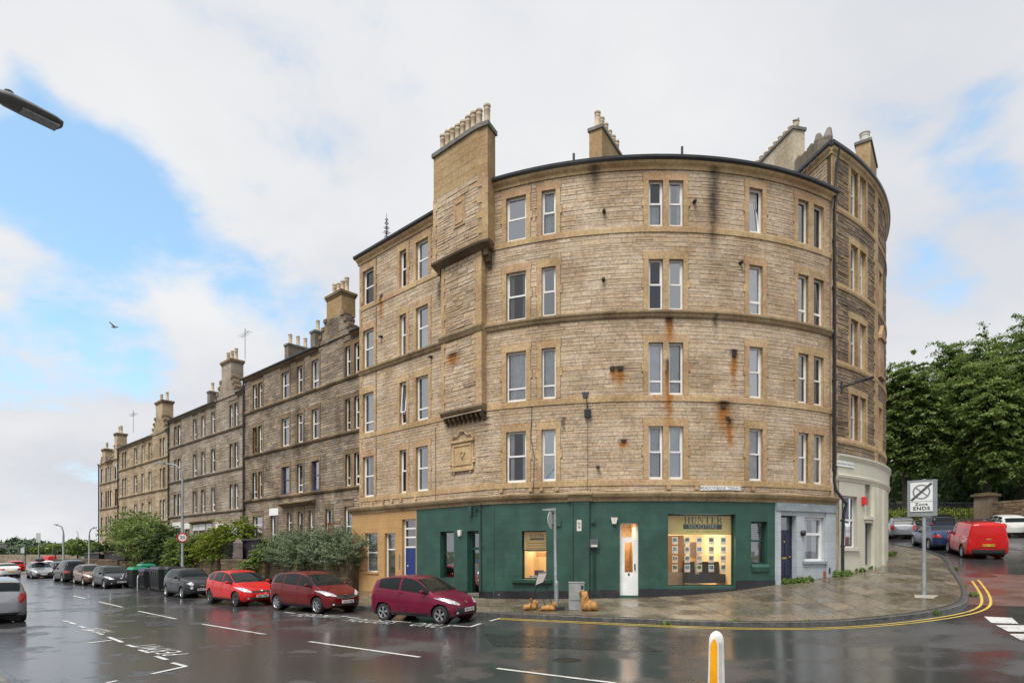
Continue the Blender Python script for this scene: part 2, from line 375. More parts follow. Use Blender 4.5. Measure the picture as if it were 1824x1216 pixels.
# matched pairs (inner edge, kerb edge) of the pavement, from far left round the corner to the side street
pairs = [(Wp(s, .42), Wp(s, 4.5)) for s in (120, 95, 75, 60, 48, 38, 29, 21, 14, 8, 3)]
pairs += [(MAIN.pt(.2, 0, .15)[:2], (-6.4,24.9)), (MAIN.pt(4.6, 0, .1)[:2], (-3.8,23.2)), (MAIN.pt(9.4, 0, .1)[:2], (-.8,21.4)), (MAIN.pt(13, 0, .1)[:2], (3.0,19.75)),
          (MAIN.pt(16.3, 0, .1)[:2], (6.1,18.75)), (MAIN.pt(19.6, 0, .1)[:2], (8.9,18.4)), (MAIN.pt(22.2, 0, .1)[:2], (11.0,18.55)), (MAIN.pt(24.2, 0, .1)[:2], (13.0,19.1)),
          (DARKP.pt(1.0, 0, .1)[:2], (14.6,20.05)), (DARKP.pt(3.0, 0, .1)[:2], (16.1,21.8)), (DARKP.pt(5.0, 0, .1)[:2], (18.2,25.0)), (DARKP.pt(7.0, 0, .1)[:2], (20.1,28.1)),
          (DARKP.pt(10.0, 0, .1)[:2], (22.2,31.5)), (DARKP.pt(13.0, 0, .1)[:2], (23.8,35.6)), (DARKP.pt(17.0, 0, .1)[:2], (24.7,41)), ((22.0,49),(24.8,49)), ((22,60),(24.8,60))]
def catmull(P, per=12):
    P = [Vector(p) for p in P]; out = []
    for i in range(len(P)-1):
        a = P[max(i-1, 0)]; b = P[i]; c = P[i+1]; d = P[min(i+2, len(P)-1)]
        for k in range(per):
            t = k/per; out.append(.5*((2*b)+(c-a)*t+(2*a-5*b+4*c-d)*t*t+(3*b-a-3*c+d)*t**3))
    out.append(P[-1]); return [(p[0], p[1]) for p in out]
INN = Path(catmull([p[0] for p in pairs])); _kp = catmull([p[1] for p in pairs]); KERB = Path(_kp)
_in = catmull([p[0] for p in pairs]); _ia = np.array(_in); _ka = np.array(_kp)
def pav(u, t, dz=0.):
    """u = metres along the kerb, t = 0 at the kerb, 1 at the wall"""
    j = np.interp(u, KERB.l, np.arange(len(_kp))); i = int(min(j, len(_kp)-2)); f = j-i
    a = _ka[i]*(1-f)+_ka[i+1]*f; b = _ia[i]*(1-f)+_ia[i+1]*f; p = a*(1-t)+b*t
    return (p[0], p[1], G(p[0], p[1])+dz)
def build_pavement():
    base = MB(); n = int(KERB.len/1.0)
    rows = [[pav(u, t, -.022) for t in np.linspace(-.004, 1.03, 8)] for u in np.linspace(0, KERB.len, n)]
    base.mi = 0; base.grid(rows); o = base.build('pavement', plain('joint_dirt', (.035,.03,.022), .7), smooth=True); tag(o, kind='structure')
    slabs = []
    u = 0.0
    while u < KERB.len-1:
        if u < KERB.len*.33: w = 1.5
        else: w = rvar(.62, .95)
        a = Vector(pav(u, 0)); b = Vector(pav(u, 1)); L_ = (b-a).length
        t = rvar(-.15, 0.0) if L_ > 1 else 0; t = .35/L_
        lay = [(.30/L_, .30/L_)]
        while t < 1:
            dt = rvar(.75, 1.35)/L_; t2 = min(1, t+dt)
            if 1-t2 < .3/L_: t2 = 1.0
            g0 = .007/L_; P = [pav(u+.006, t+g0), pav(u+w-.006, t+g0), pav(u+w-.006, t2-g0), pav(u+.006, t2-g0)]
            slabs.append(P); t = t2
        u += w
    slabs.sort(key=lambda P: -(abs((P[0][0]-P[2][0])*(P[1][1]-P[3][1])-(P[0][1]-P[2][1])*(P[1][0]-P[3][0])))/max(1, P[0][0]**2+P[0][1]**2)**1.5)
    def slab(mb, P):
        mb.rv = rrv(); j = rvar(-.005, .005); tl = rvar(-.004, .004); top = [(p[0], p[1], p[2]+j+(tl if k in (0, 1) else -tl)) for k, p in enumerate(P)]
        c = Vector(top[0])+Vector(top[2]); c /= 2
        ins = [tuple(Vector(p)+(c-Vector(p)).normalized()*.012) for p in top]; bev = [(p[0], p[1], p[2]-.006) for p in top]; bot = [(p[0], p[1], p[2]-.05) for p in top]
        mb.face(ins)
        for k in range(4):
            k2 = (k+1) % 4; mb.face([bev[k], bev[k2], ins[k2], ins[k]]); mb.face([bot[k], bot[k2], bev[k2], bev[k]])
    for P in slabs[:299]:
        mb = MB(); slab(mb, P); mb.build('paving_slab', M_slab, o)
    mb = MB()
    for P in slabs[299:]: slab(mb, P)
    tag(mb.build('paving_slabs', M_slab, o), kind='stuff')
    # kerb stones
    k = bpy.data.objects.new('kerb', None); C.objects.link(k); tag(k, kind='structure')
    Mk = plain('kerb_whin', (.075,.072,.07), .3, var=.35, bump=.5, scale=5)
    u = KERB.len*.18; cnt = 0; rest = MB()
    while u < KERB.len-1:
        w = rvar(.8, 1.05); mb = MB(); mb.rv = rrv()
        jj = rvar(-.006, .006)
        def cross(uu):
            x, y = KERB.xy(uu); tx, ty = KERB.tan(uu); z = G(x, y)+jj; out = []
            for nn, dz in ((-.15, .004), (-.02+.012, .004), (.012, -.016), (.02, -.22), (-.15, -.22)): out.append((x+ty*nn, y-tx*nn, z+dz))
            return out
        rows = [cross(u+.004), cross(u+w/2), cross(u+w-.004)]; mb.grid(rows, close=True); mb.face(rows[0]); mb.face(rows[-1][::-1])
        mb.build('kerb_stone', Mk, k); u += w
build_pavement()

# ---------------------------------------------------------------- masonry
def sweep(mb, path, s0, s1, prof, step=.45, caps=True):
    """closed profile [(n, z)] swept along the wall"""
    n = max(1, int(math.ceil(abs(s1-s0)/step))); ss = [s0+(s1-s0)*k/n for k in range(n+1)]
    rows = [[path.pt(s, z, nn) for nn, z in prof] for s in ss]
    i = len(mb.v); nc = len(prof)
    for r in rows: mb.v.extend(r)
    for a in range(n):
        for b in range(nc):
            b2 = (b+1) % nc; mb.f.append((i+a*nc+b, i+a*nc+b2, i+(a+1)*nc+b2, i+(a+1)*nc+b)); mb.r.append(mb.rv); mb.m.append(mb.mi)
            mb.uv.append([(ss[a], prof[b][1]), (ss[a], prof[b2][1]), (ss[a+1], prof[b2][1]), (ss[a+1], prof[b][1])])
    if caps:
        mb.face(rows[0], [(ss[0], p[1]) for p in prof]); mb.face(rows[-1][::-1], [(ss[-1], p[1]) for p in prof[::-1]])
def pbox(mb, path, s0, s1, z0, z1, n0, n1, step=.45):
    sweep(mb, path, s0, s1, [(n0, z0), (n1, z0), (n1, z1), (n0, z1)], step)
def wall_grid(mb, path, s0, s1, z0, z1, holes, n=0.0, step=.6):
    S = {s0, s1}; Z = {z0, z1}
    for a, b, c, d in holes:
        for v in (a, b):
            if s0 < v < s1: S.add(v)
        for v in (c, d):
            if z0 < v < z1: Z.add(v)
    S = sorted(S); Z = sorted(Z); S2 = []
    for a, b in zip(S, S[1:]):
        k = max(1, int((b-a)/step)); S2 += [a+(b-a)*j/k for j in range(k)]
    S2.append(S[-1])
    for a, b in zip(S2, S2[1:]):
        for c, d in zip(Z, Z[1:]):
            m, q = (a+b)/2, (c+d)/2
            if any(h[0] < m < h[1] and h[2] < q < h[3] for h in holes): continue
            mb.face([path.pt(a, c, n), path.pt(b, c, n), path.pt(b, d, n), path.pt(a, d, n)], [(a, c), (b, c), (b, d), (a, d)])
def stone(mb, path, a, b, c, d, n0, prot, g=.006, ch=.014):
    """one squared stone standing proud of the wall face"""
    a += g; b -= g; c += g*.8; d -= g*.8
    if b-a < .05 or d-c < .03: return
    j = lambda: rvar(-.004, .004); back = [(a, c), (b, c), (b, d), (a, d)]
    fr = [(a+ch+j(), c+ch*.7+j()), (b-ch+j(), c+ch*.7+j()), (b-ch+j(), d-ch*.7+j()), (a+ch+j(), d-ch*.7+j())]
    pr = [prot*rvar(.6, 1.25) for _ in range(4)]; mb.rv = rrv()
    B = [path.pt(s, z, n0) for s, z in back]; Fp = [path.pt(s, z, n0+p) for (s, z), p in zip(fr, pr)]
    mb.face(Fp, fr)
    for k in range(4):
        k2 = (k+1) % 4; mb.face([B[k], B[k2], Fp[k2], Fp[k]], [back[k], back[k2], fr[k2], fr[k]])
def lay_stones(path, s0, s1, z0, z1, blocks, hmin=.125, hmax=.235, lmin=.28, lmax=.8, zbreaks=()):
    out = []; zb = sorted(set([z0, z1]+[z for z in zbreaks if z0 < z < z1]))
    for a, b in zip(zb, zb[1:]):
        if b-a < .05: out.append((a, b)) if False else None; continue
        hs = []; tot = 0
        while tot < b-a: h = rvar(hmin, hmax); hs.append(h); tot += h
        k = (b-a)/tot; z = a
        for h in hs:
            zc, zd = z, z+h*k; z = zd
            iv = [(s0, s1)]
            for (p, q, r, t) in blocks:
                if r < zd-.01 and t > zc+.01:
                    nv = []
                    for (x, y) in iv:
                        if q <= x or p >= y: nv.append((x, y))
                        else:
                            if p > x: nv.append((x, p))
                            if q < y: nv.append((q, y))
                    iv = nv
            for x, y in iv:
                if y-x < .06: continue
                s = x
                while s < y-.001:
                    L_ = rvar(lmin, lmax)*(1.25 if zd-zc > .17 else .9)
                    e = s+L_
                    if y-e < lmin*.8: e = y
                    e = min(e, y)
                    if zd-zc > .165 and random.random() < .3:
                        m = zc+(zd-zc)*rvar(.4, .6); out.append((s, e, zc, m)); out.append((s, e, m, zd))
                    else: out.append((s, e, zc, zd))
                    s = e
    return out
def put_stones(path, cells, mat, parent, prot=.03, n0=0., limit=299, name='stone', g=.006):
    if limit:
        key = lambda c: -(c[1]-c[0])*(c[3]-c[2])/(sum(v*v for v in path.xy((c[0]+c[1])/2)))
        cells = sorted(cells, key=key)
        for c in cells[:limit]:
            mb = MB(); stone(mb, path, *c, n0, prot*rvar(.7, 1.4), g); mb.build(name, mat, parent)
        cells = cells[limit:]
    mb = MB()
    for c in cells: stone(mb, path, *c, n0, prot*rvar(.7, 1.4), g)
    o = mb.build(name+'_courses', mat, parent)
    if o: tag(o, kind='stuff')

# ---------------------------------------------------------------- windows
M_white = plain('white_frame', (.78,.78,.77), .35, var=.06)
M_cream = plain('cream_frame', (.62,.58,.48), .4, var=.08)
M_brownf = plain('brown_frame', (.30,.17,.09), .5)
M_bluef = plain('navy_frame', (.03,.05,.16), .4)
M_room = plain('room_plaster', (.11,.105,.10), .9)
M_curt = plain('net_curtain', (.80,.80,.81), .85, var=.1)
M_blind = plain('cream_blind', (.55,.52,.45), .8)
M_curtd = plain('lined_curtain', (.42,.36,.30), .85)
def glass_mat(name='window_glass', tint=(.86,.9,.92), refl=.22):
    m, nt, N, L, out = newmat(name); tr = N('ShaderNodeBsdfTransparent'); tr.inputs[0].default_value = (*tint, 1)
    gl = N('ShaderNodeBsdfGlossy'); gl.inputs['Roughness'].default_value = .02; gl.inputs[0].default_value = (.95,.97,1,1)
    lw = N('ShaderNodeFresnel'); lw.inputs[0].default_value = 1.5; ad = N('ShaderNodeMath'); ad.operation = 'ADD'; ad.use_clamp = True; L(lw.outputs[0], ad.inputs[0]); ad.inputs[1].default_value = refl
    geo = N('ShaderNodeNewGeometry'); n = N('ShaderNodeTexNoise'); n.inputs['Scale'].default_value = 1.3; L(geo.outputs['Position'], n.inputs[0])
    b = N('ShaderNodeBump'); b.inputs['Strength'].default_value = .25; b.inputs['Distance'].default_value = .02; L(n.outputs[0], b.inputs['Height']); L(b.outputs[0], gl.inputs['Normal'])
    mx = N('ShaderNodeMixShader'); L(ad.outputs[0], mx.inputs[0]); L(tr.outputs[0], mx.inputs[1]); L(gl.outputs[0], mx.inputs[2]); L(mx.outputs[0], out.inputs[0]); return m
M_glass = glass_mat(); M_glassv = [M_glass, glass_mat('window_glass_dull', (.8,.84,.86), .32), glass_mat('window_glass_clear', (.95,.97,.97), .05)]; M_glass2 = glass_mat('shop_glass', (.95,.96,.95), .015)
def curtain(mb, path, a, b, c, d, n, amp=.018, wl=.09):
    k = max(2, int((b-a)/wl*4)); rows = [[], []]
    for i in range(k+1):
        s = a+(b-a)*i/k; nn = n+amp*math.sin(i*math.pi/2+rvar(-.3,.3)); rows[0].append(path.pt(s, c, nn)); rows[1].append(path.pt(s, d, nn))
    mb.grid(rows)
def window(path, s0, s1, z0, z1, bld, kind='sash', depth=.17, fm=None, inside='dark', sur=None, margin=.19, lintel=.30, quoins=True, proud=.035, room=True, nb=0., label=None, detail=True, sillm=True):
    """opening s0..s1, z0..z1; a child of the building; surround, pane and curtain below it"""
    fm = fm or M_white; D = nb-depth; fb = MB(); w = .068; o_ = None
    bars = [(s0, s0+w, z0, z1), (s1-w, s1, z0, z1), (s0+w, s1-w, z1-w, z1), (s0+w, s1-w, z0, z0+w*1.5)]
    zm = z0+(z1-z0)*(.52 if kind in ('sash', 'tilt') else .27)
    if kind == 'top': zm = z0+(z1-z0)*.7
    for b_ in bars: pbox(fb, path, *b_, D, D+.06, 9)
    lo, hi = (s0+w, s1-w)
    if kind in ('sash', 'low', 'top', 'hop'): pbox(fb, path, lo, hi, zm-.03, zm+.035, D-.01, D+.045, 9)
    if kind == 'sash': pbox(fb, path, lo, lo+.03, zm, z1-w, D-.01, D+.035, 9); pbox(fb, path, hi-.03, hi, zm, z1-w, D-.01, D+.035, 9)
    if kind == 'mid': pbox(fb, path, (s0+s1)/2-.04, (s0+s1)/2+.04, z0, z1, D-.005, D+.055, 9)
    if kind in ('tilt', 'low2'):      # a casement tilted inwards at the top (or, hop, a top light swung out)
        zz0 = z0+w*1.5 if kind == 'tilt' else zm+.03
        if kind == 'low2': pbox(fb, path, lo, hi, zm-.03, zm+.03, D-.01, D+.045, 9)
        for (a, b, c, d) in ((lo, lo+.05, zz0, z1-w), (hi-.05, hi, zz0, z1-w), (lo, hi, zz0, zz0+.05), (lo, hi, z1-w-.05, z1-w)):
            P = []
            for nn in (0, .045):
                for s, z in ((a, c), (b, c), (b, d), (a, d)): P.append(path.pt(s, z, D-.02+nn-.17*(z-zz0)/(z1-zz0)))
            fb.hexa(P)
    win = fb.build('window', fm, bld)
    if label: win['label'] = label
    pb = MB(); tilt = .15 if kind in ('tilt',) else 0
    if kind == 'hop':
        pb.face([path.pt(lo, z0+w, D+.02), path.pt(hi, z0+w, D+.02), path.pt(hi, zm, D+.02), path.pt(lo, zm, D+.02)])
        pb.face([path.pt(lo, zm+.03, D+.16), path.pt(hi, zm+.03, D+.16), path.pt(hi, z1-w, D+.03), path.pt(lo, z1-w, D+.03)])
        hb = MB()
        for (a, b, c, d) in ((lo, lo+.05, zm+.02, z1-w), (hi-.05, hi, zm+.02, z1-w), (lo, hi, zm+.02, zm+.07), (lo, hi, z1-w-.05, z1-w)):
            hb.hexa([path.pt(s, z, D+.02+nn+.14*(1-(z-zm)/(z1-zm))) for nn in (0, .04) for s, z in ((a, c), (b, c), (b, d), (a, d))])
        hb.build('top_light', fm, win)
    else: pb.face([path.pt(lo, z0+w, D+.02), path.pt(hi, z0+w, D+.02), path.pt(hi, z1-w, D+.02-tilt), path.pt(lo, z1-w, D+.02-tilt)])
    pb.build('pane', random.choice(M_glassv), win)
    if sur is not None:
        sb = MB(); m = margin; ovl = .005
        sb.rv = (rvar(.3, .8), .5, .5); H = z1-z0
        # reveal faces
        for (a, b) in ((s0, s0-.02), (s1, s1+.02)):
            pbox(sb, path, min(a, b), max(a, b), z0, z1, D-.02, nb+.01, 9)
        pbox(sb, path, s0-.02, s1+.02, z1, z1+.02, D-.02, nb+.01, 9)
        pbox(sb, path, s0-.02, s1+.02, z0-.02, z0, D-.02, nb+.02, 9)
        if quoins:
            ks = [z0, z0+H*.44, z0+H*.60, z1]
            for sgn, e in ((-1, s0), (1, s1)):
                for q in range(3):
                    ext = m+(.07 if q == 1 else 0); sb.rv = (rvar(.2, .9), .5, .5); a, b = (e-ext, e-.0) if sgn < 0 else (e, e+ext)
                    pbox(sb, path, a, b, ks[q]+.002, ks[q+1]-.002, nb-.01, nb+proud, 9)
        else:
            if m > 0:
                pbox(sb, path, s0-m, s0, z0, z1, nb-.01, nb+proud, 9); pbox(sb, path, s1, s1+m, z0, z1, nb-.01, nb+proud, 9)
        sb.rv = (rvar(.2, .9), .5, .5)
        if lintel: pbox(sb, path, s0-m-.03, s1+m+.03, z1, z1+lintel, nb-.01, nb+proud+.004, .6)
        sb.build('surround', sur, win)
    # behind the glass
    if inside in ('net', 'blind', 'part', 'half'):
        cb = MB(); m_ = M_curt
        if inside == 'net': curtain(cb, path, lo, hi, z0+.05, z1, D-.09)
        elif inside == 'half': curtain(cb, path, lo, hi, z0+.05, z0+(z1-z0)*.55, D-.09)
        elif inside == 'blind': m_ = M_blind; pbox(cb, path, lo, hi, z0+(z1-z0)*rvar(.3, .7), z1, D-.1, D-.09, 9)
        else:
            m_ = M_curtd if random.random() < .5 else M_curt; t = (hi-lo)*.24; curtain(cb, path, lo, lo+t, z0, z1, D-.1); curtain(cb, path, hi-t, hi, z0, z1, D-.1)
        cb.build('blind' if inside == 'blind' else 'curtain', m_, win)
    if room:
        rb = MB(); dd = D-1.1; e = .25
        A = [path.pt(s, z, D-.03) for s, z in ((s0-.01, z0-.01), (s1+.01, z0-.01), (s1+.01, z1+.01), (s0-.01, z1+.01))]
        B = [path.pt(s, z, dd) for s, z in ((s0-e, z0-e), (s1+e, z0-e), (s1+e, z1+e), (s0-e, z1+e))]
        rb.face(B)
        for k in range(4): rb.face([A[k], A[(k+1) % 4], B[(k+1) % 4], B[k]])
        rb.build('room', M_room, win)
    return win
def pots(parent, centres, h=.75, r=.13, mat=None, style=0):
    for (x, y, z) in centres:
        mb = MB(); hh = h*rvar(.94, 1.06)
        prof = [(r*1.12, 0), (r*1.08, .06), (r*.92, .1), (r*.88, hh*.72), (r*.98, hh*.74), (r*.98, hh*.79), (r*.86, hh*.81), (r*.84, hh*.9), (r*1.05, hh*.92), (r*1.05, hh), (r*.8, hh), (r*.78, hh-.12)]
        if style == 1: prof = [(r*1.05, 0), (r*.9, .05), (r*.85, hh*.85), (r*1.0, hh*.88), (r*1.0, hh), (r*.75, hh), (r*.72, hh-.1)]
        mb.lathe((x, y, z), prof, 14); mb.build('chimney_pot', mat or M_pot, parent, smooth=True, sharp=40)
M_pot = plain('clay_pot', (.52,.42,.30), .8, var=.22, bump=.3, scale=6)
M_potd = plain('sooty_pot', (.26,.20,.15), .85, var=.3, scale=6)
M_potr = plain('red_pot', (.45,.16,.07), .8, var=.25, scale=6)
M_black = plain('black_iron', (.018,.018,.02), .4, var=.2)
M_slate = None
# ================================================================ the curved corner tenement
bx0, by0 = MAIN.xy(13)
B_MAIN = thing('tenement_building', 'curved pale sandstone corner tenement with green and tan ground floor', 'building', (bx0, by0, 0))
pxs = lambda p, n=0.0: MAIN.at(p, n)
SAND = [(.47,.385,.285),(.53,.44,.335),(.57,.48,.375),(.50,.405,.295),(.59,.50,.40),(.48,.405,.32),(.57,.45,.315),(.44,.36,.275),(.58,.475,.35),(.53,.445,.36)]
def st(px, py, w, h, k): s = pxs(px); x, y = MAIN.xy(s); return (s, EYE+(HY-py)/F*y, w, h, k)
STAINS = [st(1193,566,.16,1.35,'rust'), st(1191,640,.15,3.6,'rust'), st(1307,622,.13,1.9,'rust'), st(1288,714,.28,1.5,'rust'), st(1300,745,.14,1.6,'rust'), st(1105,652,.16,1.1,'rust'), st(1093,652,.12,.9,'rust'), st(1110,782,.14,.5,'rust'),
          st(679,524,.13,1.7,'rust'), st(818,632,.35,.8,'rust'), st(1060,298,.22,1.3,'black'), st(1272,300,.24,2.7,'black'), st(1270,345,.16,3.2,'black'), st(1273,560,.1,.9,'black'),
          st(783,500,.14,1.7,'black'), st(1004,742,.09,1.0,'black'), st(828,458,.5,.35,'black'), st(1305,622,.14,.35,'black'), st(1104,652,.15,.25,'black')]
M_sand = stone_mat('buff_rubble_stone', SAND, dark=.55, stains=STAINS, dirt_amt=.3, bump=.5, vstreak=.22)
M_mort = stone_mat('lime_mortar', [(.40,.325,.24),(.44,.36,.27)], dark=.6, stains=STAINS, bump=.3)
M_dress = stone_mat('dressed_yellow_stone', [(.48,.36,.205),(.54,.415,.245),(.50,.375,.22),(.48,.33,.215),(.56,.44,.27)], dark=.5, stains=STAINS, dirt_amt=.38, bump=.14, vstreak=.3)
M_corn = stone_mat('cornice_stone', [(.32,.25,.16),(.42,.33,.21)], dark=.4, stains=STAINS, dirt_amt=.8, bump=.2, vstreak=.6)
FL = [(14.54, 16.33), (11.24, 13.23), (7.9, 9.95), (4.57, 6.66)]
COLS = {'A': (647,666.5), 'B': (712.5,724.5), 'C': (741.5,763.5), 'D': (902,937.5), 'E': (965,990), 'F1': (1155,1181), 'F2': (1191,1217), 'G': (1334,1358), 'H1': (1421,1439.5), 'H2': (1448.5,1466.5)}
CS = {k: (pxs(a), pxs(b)) for k, (a, b) in COLS.items()}
KIND = {  # style of each window, top floor first
 'A': [('sash','dark'),('sash','dark'),('low','blind2'),('sash','part')], 'B': [('sash','dark'),('sash','dark'),('hop','dark'),('sash','dark')],
 'C': [('sash','net'),('sash','half'),('low','net'),('sash','part')], 'D': [('sash','dark'),('sash','part'),('low','net'),('sash','part')],
 'E': [('sash','net'),('sash','dark'),('low','net'),('sash','blind')], 'F1': [('sash','half'),('sash','dark'),('low','net'),('sash','net')],
 'F2': [('sash','part'),('sash','dark'),('low','net'),('sash','net')], 'G': [('tilt','net'),('low2','net'),('sash','net'),('sash','net')],
 'H1': [('plain','dark'),('low2','dark'),('sash','dark'),('sash','dark')], 'H2': [('plain','dark'),('low2','dark'),('sash','dark'),('sash','dark')]}
SBL, SBR = pxs(787, .35), pxs(857, .35); SUL, SUR = pxs(772.5, .6), pxs(868.5, .6)
holes, blocks = [], []
for k, (a, b) in CS.items():
    for (z0, z1) in FL: holes.append((a, b, z0, z1))
for (z0, z1) in FL:
    for grp in (('A','A'),('B','B'),('C','C'),('D','D'),('E','E'),('F1','F2'),('G','G'),('H1','H2')):
        a, b = CS[grp[0]][0], CS[grp[1]][1]; blocks.append((a-.2, b+.2, z0-.05, z1+.01)); blocks.append((a-.23, b+.23, z1, z1+.31))
        blocks.append((a-.27, b+.27, z0+(z1-z0)*.44, z0+(z1-z0)*.6))
wall = MB(); wall.rv = (.5,.5,.5)
wall_grid(wall, MAIN, 0, MAIN.len, 4.02, 16.8, holes)
# return wall at the left end, above the terrace roofs
xa, ya = MAIN.xy(0)
wall.face([(xa, ya, 3.2), (xa+5.4, ya+5.8, 3.2), (xa+5.4, ya+5.8, 17.0), (xa, ya, 17.0)], [(0,3.2),(8,3.2),(8,17),(0,17)])
W_ = wall.build('wall', M_mort, B_MAIN)
for k in CS:
    a, b = CS[k]
    for fi, (z0, z1) in enumerate(FL):
        kind, ins = KIND[k][fi]; pair = k in ('F1','F2','H1','H2')
        if ins == 'blind2': ins = 'net'
        w = window(MAIN, a, b, z0, z1, B_MAIN, kind, inside=ins, sur=M_dress, margin=0 if pair else .19, lintel=0 if pair else .30, quoins=not pair)
for (l, r) in (('F1','F2'),('H1','H2')):
    for (z0, z1) in FL:
        sb = MB(); a, b = CS[l][0], CS[r][1]; H = z1-z0
        for q0, q1, e in ((0, .44, 0), (.44, .6, .07), (.6, 1, 0)):
            sb.rv = rrv(); pbox(sb, MAIN, a-.2-e, a, z0+H*q0+.002, z0+H*q1-.002, -.01, .035); sb.rv = rrv(); pbox(sb, MAIN, b, b+.2+e, z0+H*q0+.002, z0+H*q1-.002, -.01, .035)
        sb.rv = rrv(); pbox(sb, MAIN, CS[l][1], CS[r][0], z0, z1, -.16, .035); sb.rv = rrv(); pbox(sb, MAIN, a-.23, b+.23, z1, z1+.30, -.01, .039)
        sb.build('pair_surround', M_dress, B_MAIN)
# stones
bandz = [(14.30, 14.53), (10.93, 11.22), (7.64, 7.88), (4.33, 4.56)]
exc = blocks + [(0, MAIN.len, a-.005, b+.005) for a, b in bandz] + [(SBL, SBR, 7.45, 14.3), (SUL, SUR, 14.2, 17.5), (0, .2, 4, 17), (MAIN.len-.16, MAIN.len, 4, 17)]
zb = sorted({z for a, b in bandz for z in (a-.005, b+.005)} | {z1+.31 for _, z1 in FL} | {z1+.005 for _, z1 in FL})
plq = (pxs(803), pxs(847), 5.15, 6.95); exc.append(plq)
cells = lay_stones(MAIN, 0, MAIN.len, 4.05, 16.74, exc, zbreaks=zb)
put_stones(MAIN, cells, M_sand, B_MAIN, prot=.015, g=.003)
# bands and cornices
def band(name, path, s0, s1, prof, mat, par, rvk=None):
    mb = MB(); s = s0
    while s < s1-.01:
        e = min(s+rvar(.9, 1.5), s1); e = s1 if s1-e < .4 else e
        mb.rv = rrv(); sweep(mb, path, s+.003, e-.003, prof, .4); s = e
    return mb.build(name, mat, par)
L1 = MAIN.len
for i, (a, b) in enumerate(bandz):
    if i == 1: prof = [(-.01, a), (.06, a), (.10, a+.07), (.10, a+.10), (.16, a+.19), (.16, b-.02), (.02, b), (-.01, b)]
    else: prof = [(-.01, a), (.045, a), (.045, b-.03), (.035, b), (-.01, b)]
    m = M_corn if i == 1 else M_dress
    band('string_course', MAIN, 0, SBL if i in (1, 2) else L1, prof, m, B_MAIN)
    if i in (1, 2): band('string_course', MAIN, SBR, L1, prof, m, B_MAIN)
band('eaves_cornice', MAIN, -.12, SUL, [(-.01,16.75),(.06,16.75),(.08,16.86),(.18,16.95),(.22,17.03),(-.01,17.03)], M_dress, B_MAIN)
band('eaves_cornice', MAIN, SUR-.05, L1+.05, [(-.01,16.75),(.06,16.75),(.08,16.86),(.18,16.95),(.22,17.03),(-.01,17.03)], M_dress, B_MAIN)
M_lead = plain('dark_lead', (.03,.031,.035), .35, var=.3)
for a, b in ((-.2, SUL), (SUR-.1, L1+.15)):
    mb = MB(); sweep(mb, MAIN, a, b, [(-.1,17.035),(.24,17.035),(.30,17.10),(.31,17.19),(.26,17.20),(.2,17.25),(-.1,17.3)], .4); mb.build('gutter', M_lead, B_MAIN)
def slate_mat():
    g = NG('roof_slate'); uv = g.N('ShaderNodeUVMap'); br = g.N('ShaderNodeTexBrick'); g.L(uv.outputs[0], br.inputs[0])
    br.inputs['Scale'].default_value = 1; br.inputs['Brick Width'].default_value = .28; br.inputs['Row Height'].default_value = .17; br.inputs['Mortar Size'].default_value = .012
    br.inputs['Color1'].default_value = (.055,.06,.072,1); br.inputs['Color2'].default_value = (.09,.095,.105,1); br.inputs['Mortar'].default_value = (.02,.02,.024,1)
    g.col(g.mix(1, br.outputs[0], g.mix(g.noise(2, 6), (.5,.5,.5), (1.4,1.4,1.4)), 'MULTIPLY')); g.rough(.42); g.L(g.bump(br.outputs[1], -.6, .02), g.p.inputs['Normal']); return g.m
M_slate = slate_mat()
mb = MB(); sweep(mb, MAIN, 0, L1, [(.0,17.1),(.12,17.2),(-4.3,19.05),(-8.5,17.1)], 1.0); mb.build('roof', M_slate, B_MAIN)
# quoins at the two ends
mb = MB(); z = 4.05; k = 0
while z < 16.7:
    h = rvar(.26, .38); mb.rv = rrv(); w = .36 if k % 2 else .22
    pbox(mb, MAIN, 0, w*.8, z+.003, min(z+h, 16.74)-.003, -.01, .035); z += h; k += 1
mb.build('quoins', M_dress, B_MAIN)
# ---- the chimney bay
bay = MB()
def boxpath(mb, path, s0, s1, z0, z1, n0, n1): wall_grid(mb, path, s0, s1, z0, z1, [], n1, .12); [mb.face([path.pt(s, z0, n0), path.pt(s, z0, n1), path.pt(s, z1, n1), path.pt(s, z1, n0)], [(n0, z0), (n1, z0), (n1, z1), (n0, z1)]) for s in (s0, s1)]
boxpath(bay, MAIN, SBL, SBR, 7.6, 14.35, -.1, .35); boxpath(bay, MAIN, SUL, SUR, 14.4, 17.3, -.1, .60)
bay_o = bay.build('chimney_bay', M_mort, B_MAIN)
ex = [(SBL, SBL+.26, 7, 15), (SBR-.26, SBR, 7, 15), (0, 99, 10.9, 11.24)]
put_stones(MAIN, lay_stones(MAIN, SBL, SBR, 7.9, 14.25, ex), M_sand, bay_o, prot=.03, n0=.35, limit=0)
pw = (pxs(809, .6), pxs(829, .6), 15.55, 16.75)
ex = [(SUL, SUL+.24, 14, 18), (SUR-.34, SUR, 14, 18), pw]
put_stones(MAIN, lay_stones(MAIN, SUL, SUR, 14.55, 17.25, ex), M_sand, bay_o, prot=.03, n0=.60, limit=0)
mb = MB()
for s0, s1, z0, z1, n in ((SBL, SBR, 7.9, 14.3, .35), (SUL, SUR, 14.55, 17.28, .60)):
    z = z0; k = 0
    while z < z1-.1:
        h = rvar(.27, .36); zt = min(z+h, z1); w = .40 if k % 2 else .24
        mb.rv = rrv(); pbox(mb, MAIN, s0-.0, s0+w*.8, z+.003, zt-.003, n-.02, n+.035); mb.rv = rrv(); pbox(mb, MAIN, s1-w, s1+.03, z+.003, zt-.003, -.02, n+.035); z = zt; k += 1
mb.build('quoins', M_dress, bay_o)
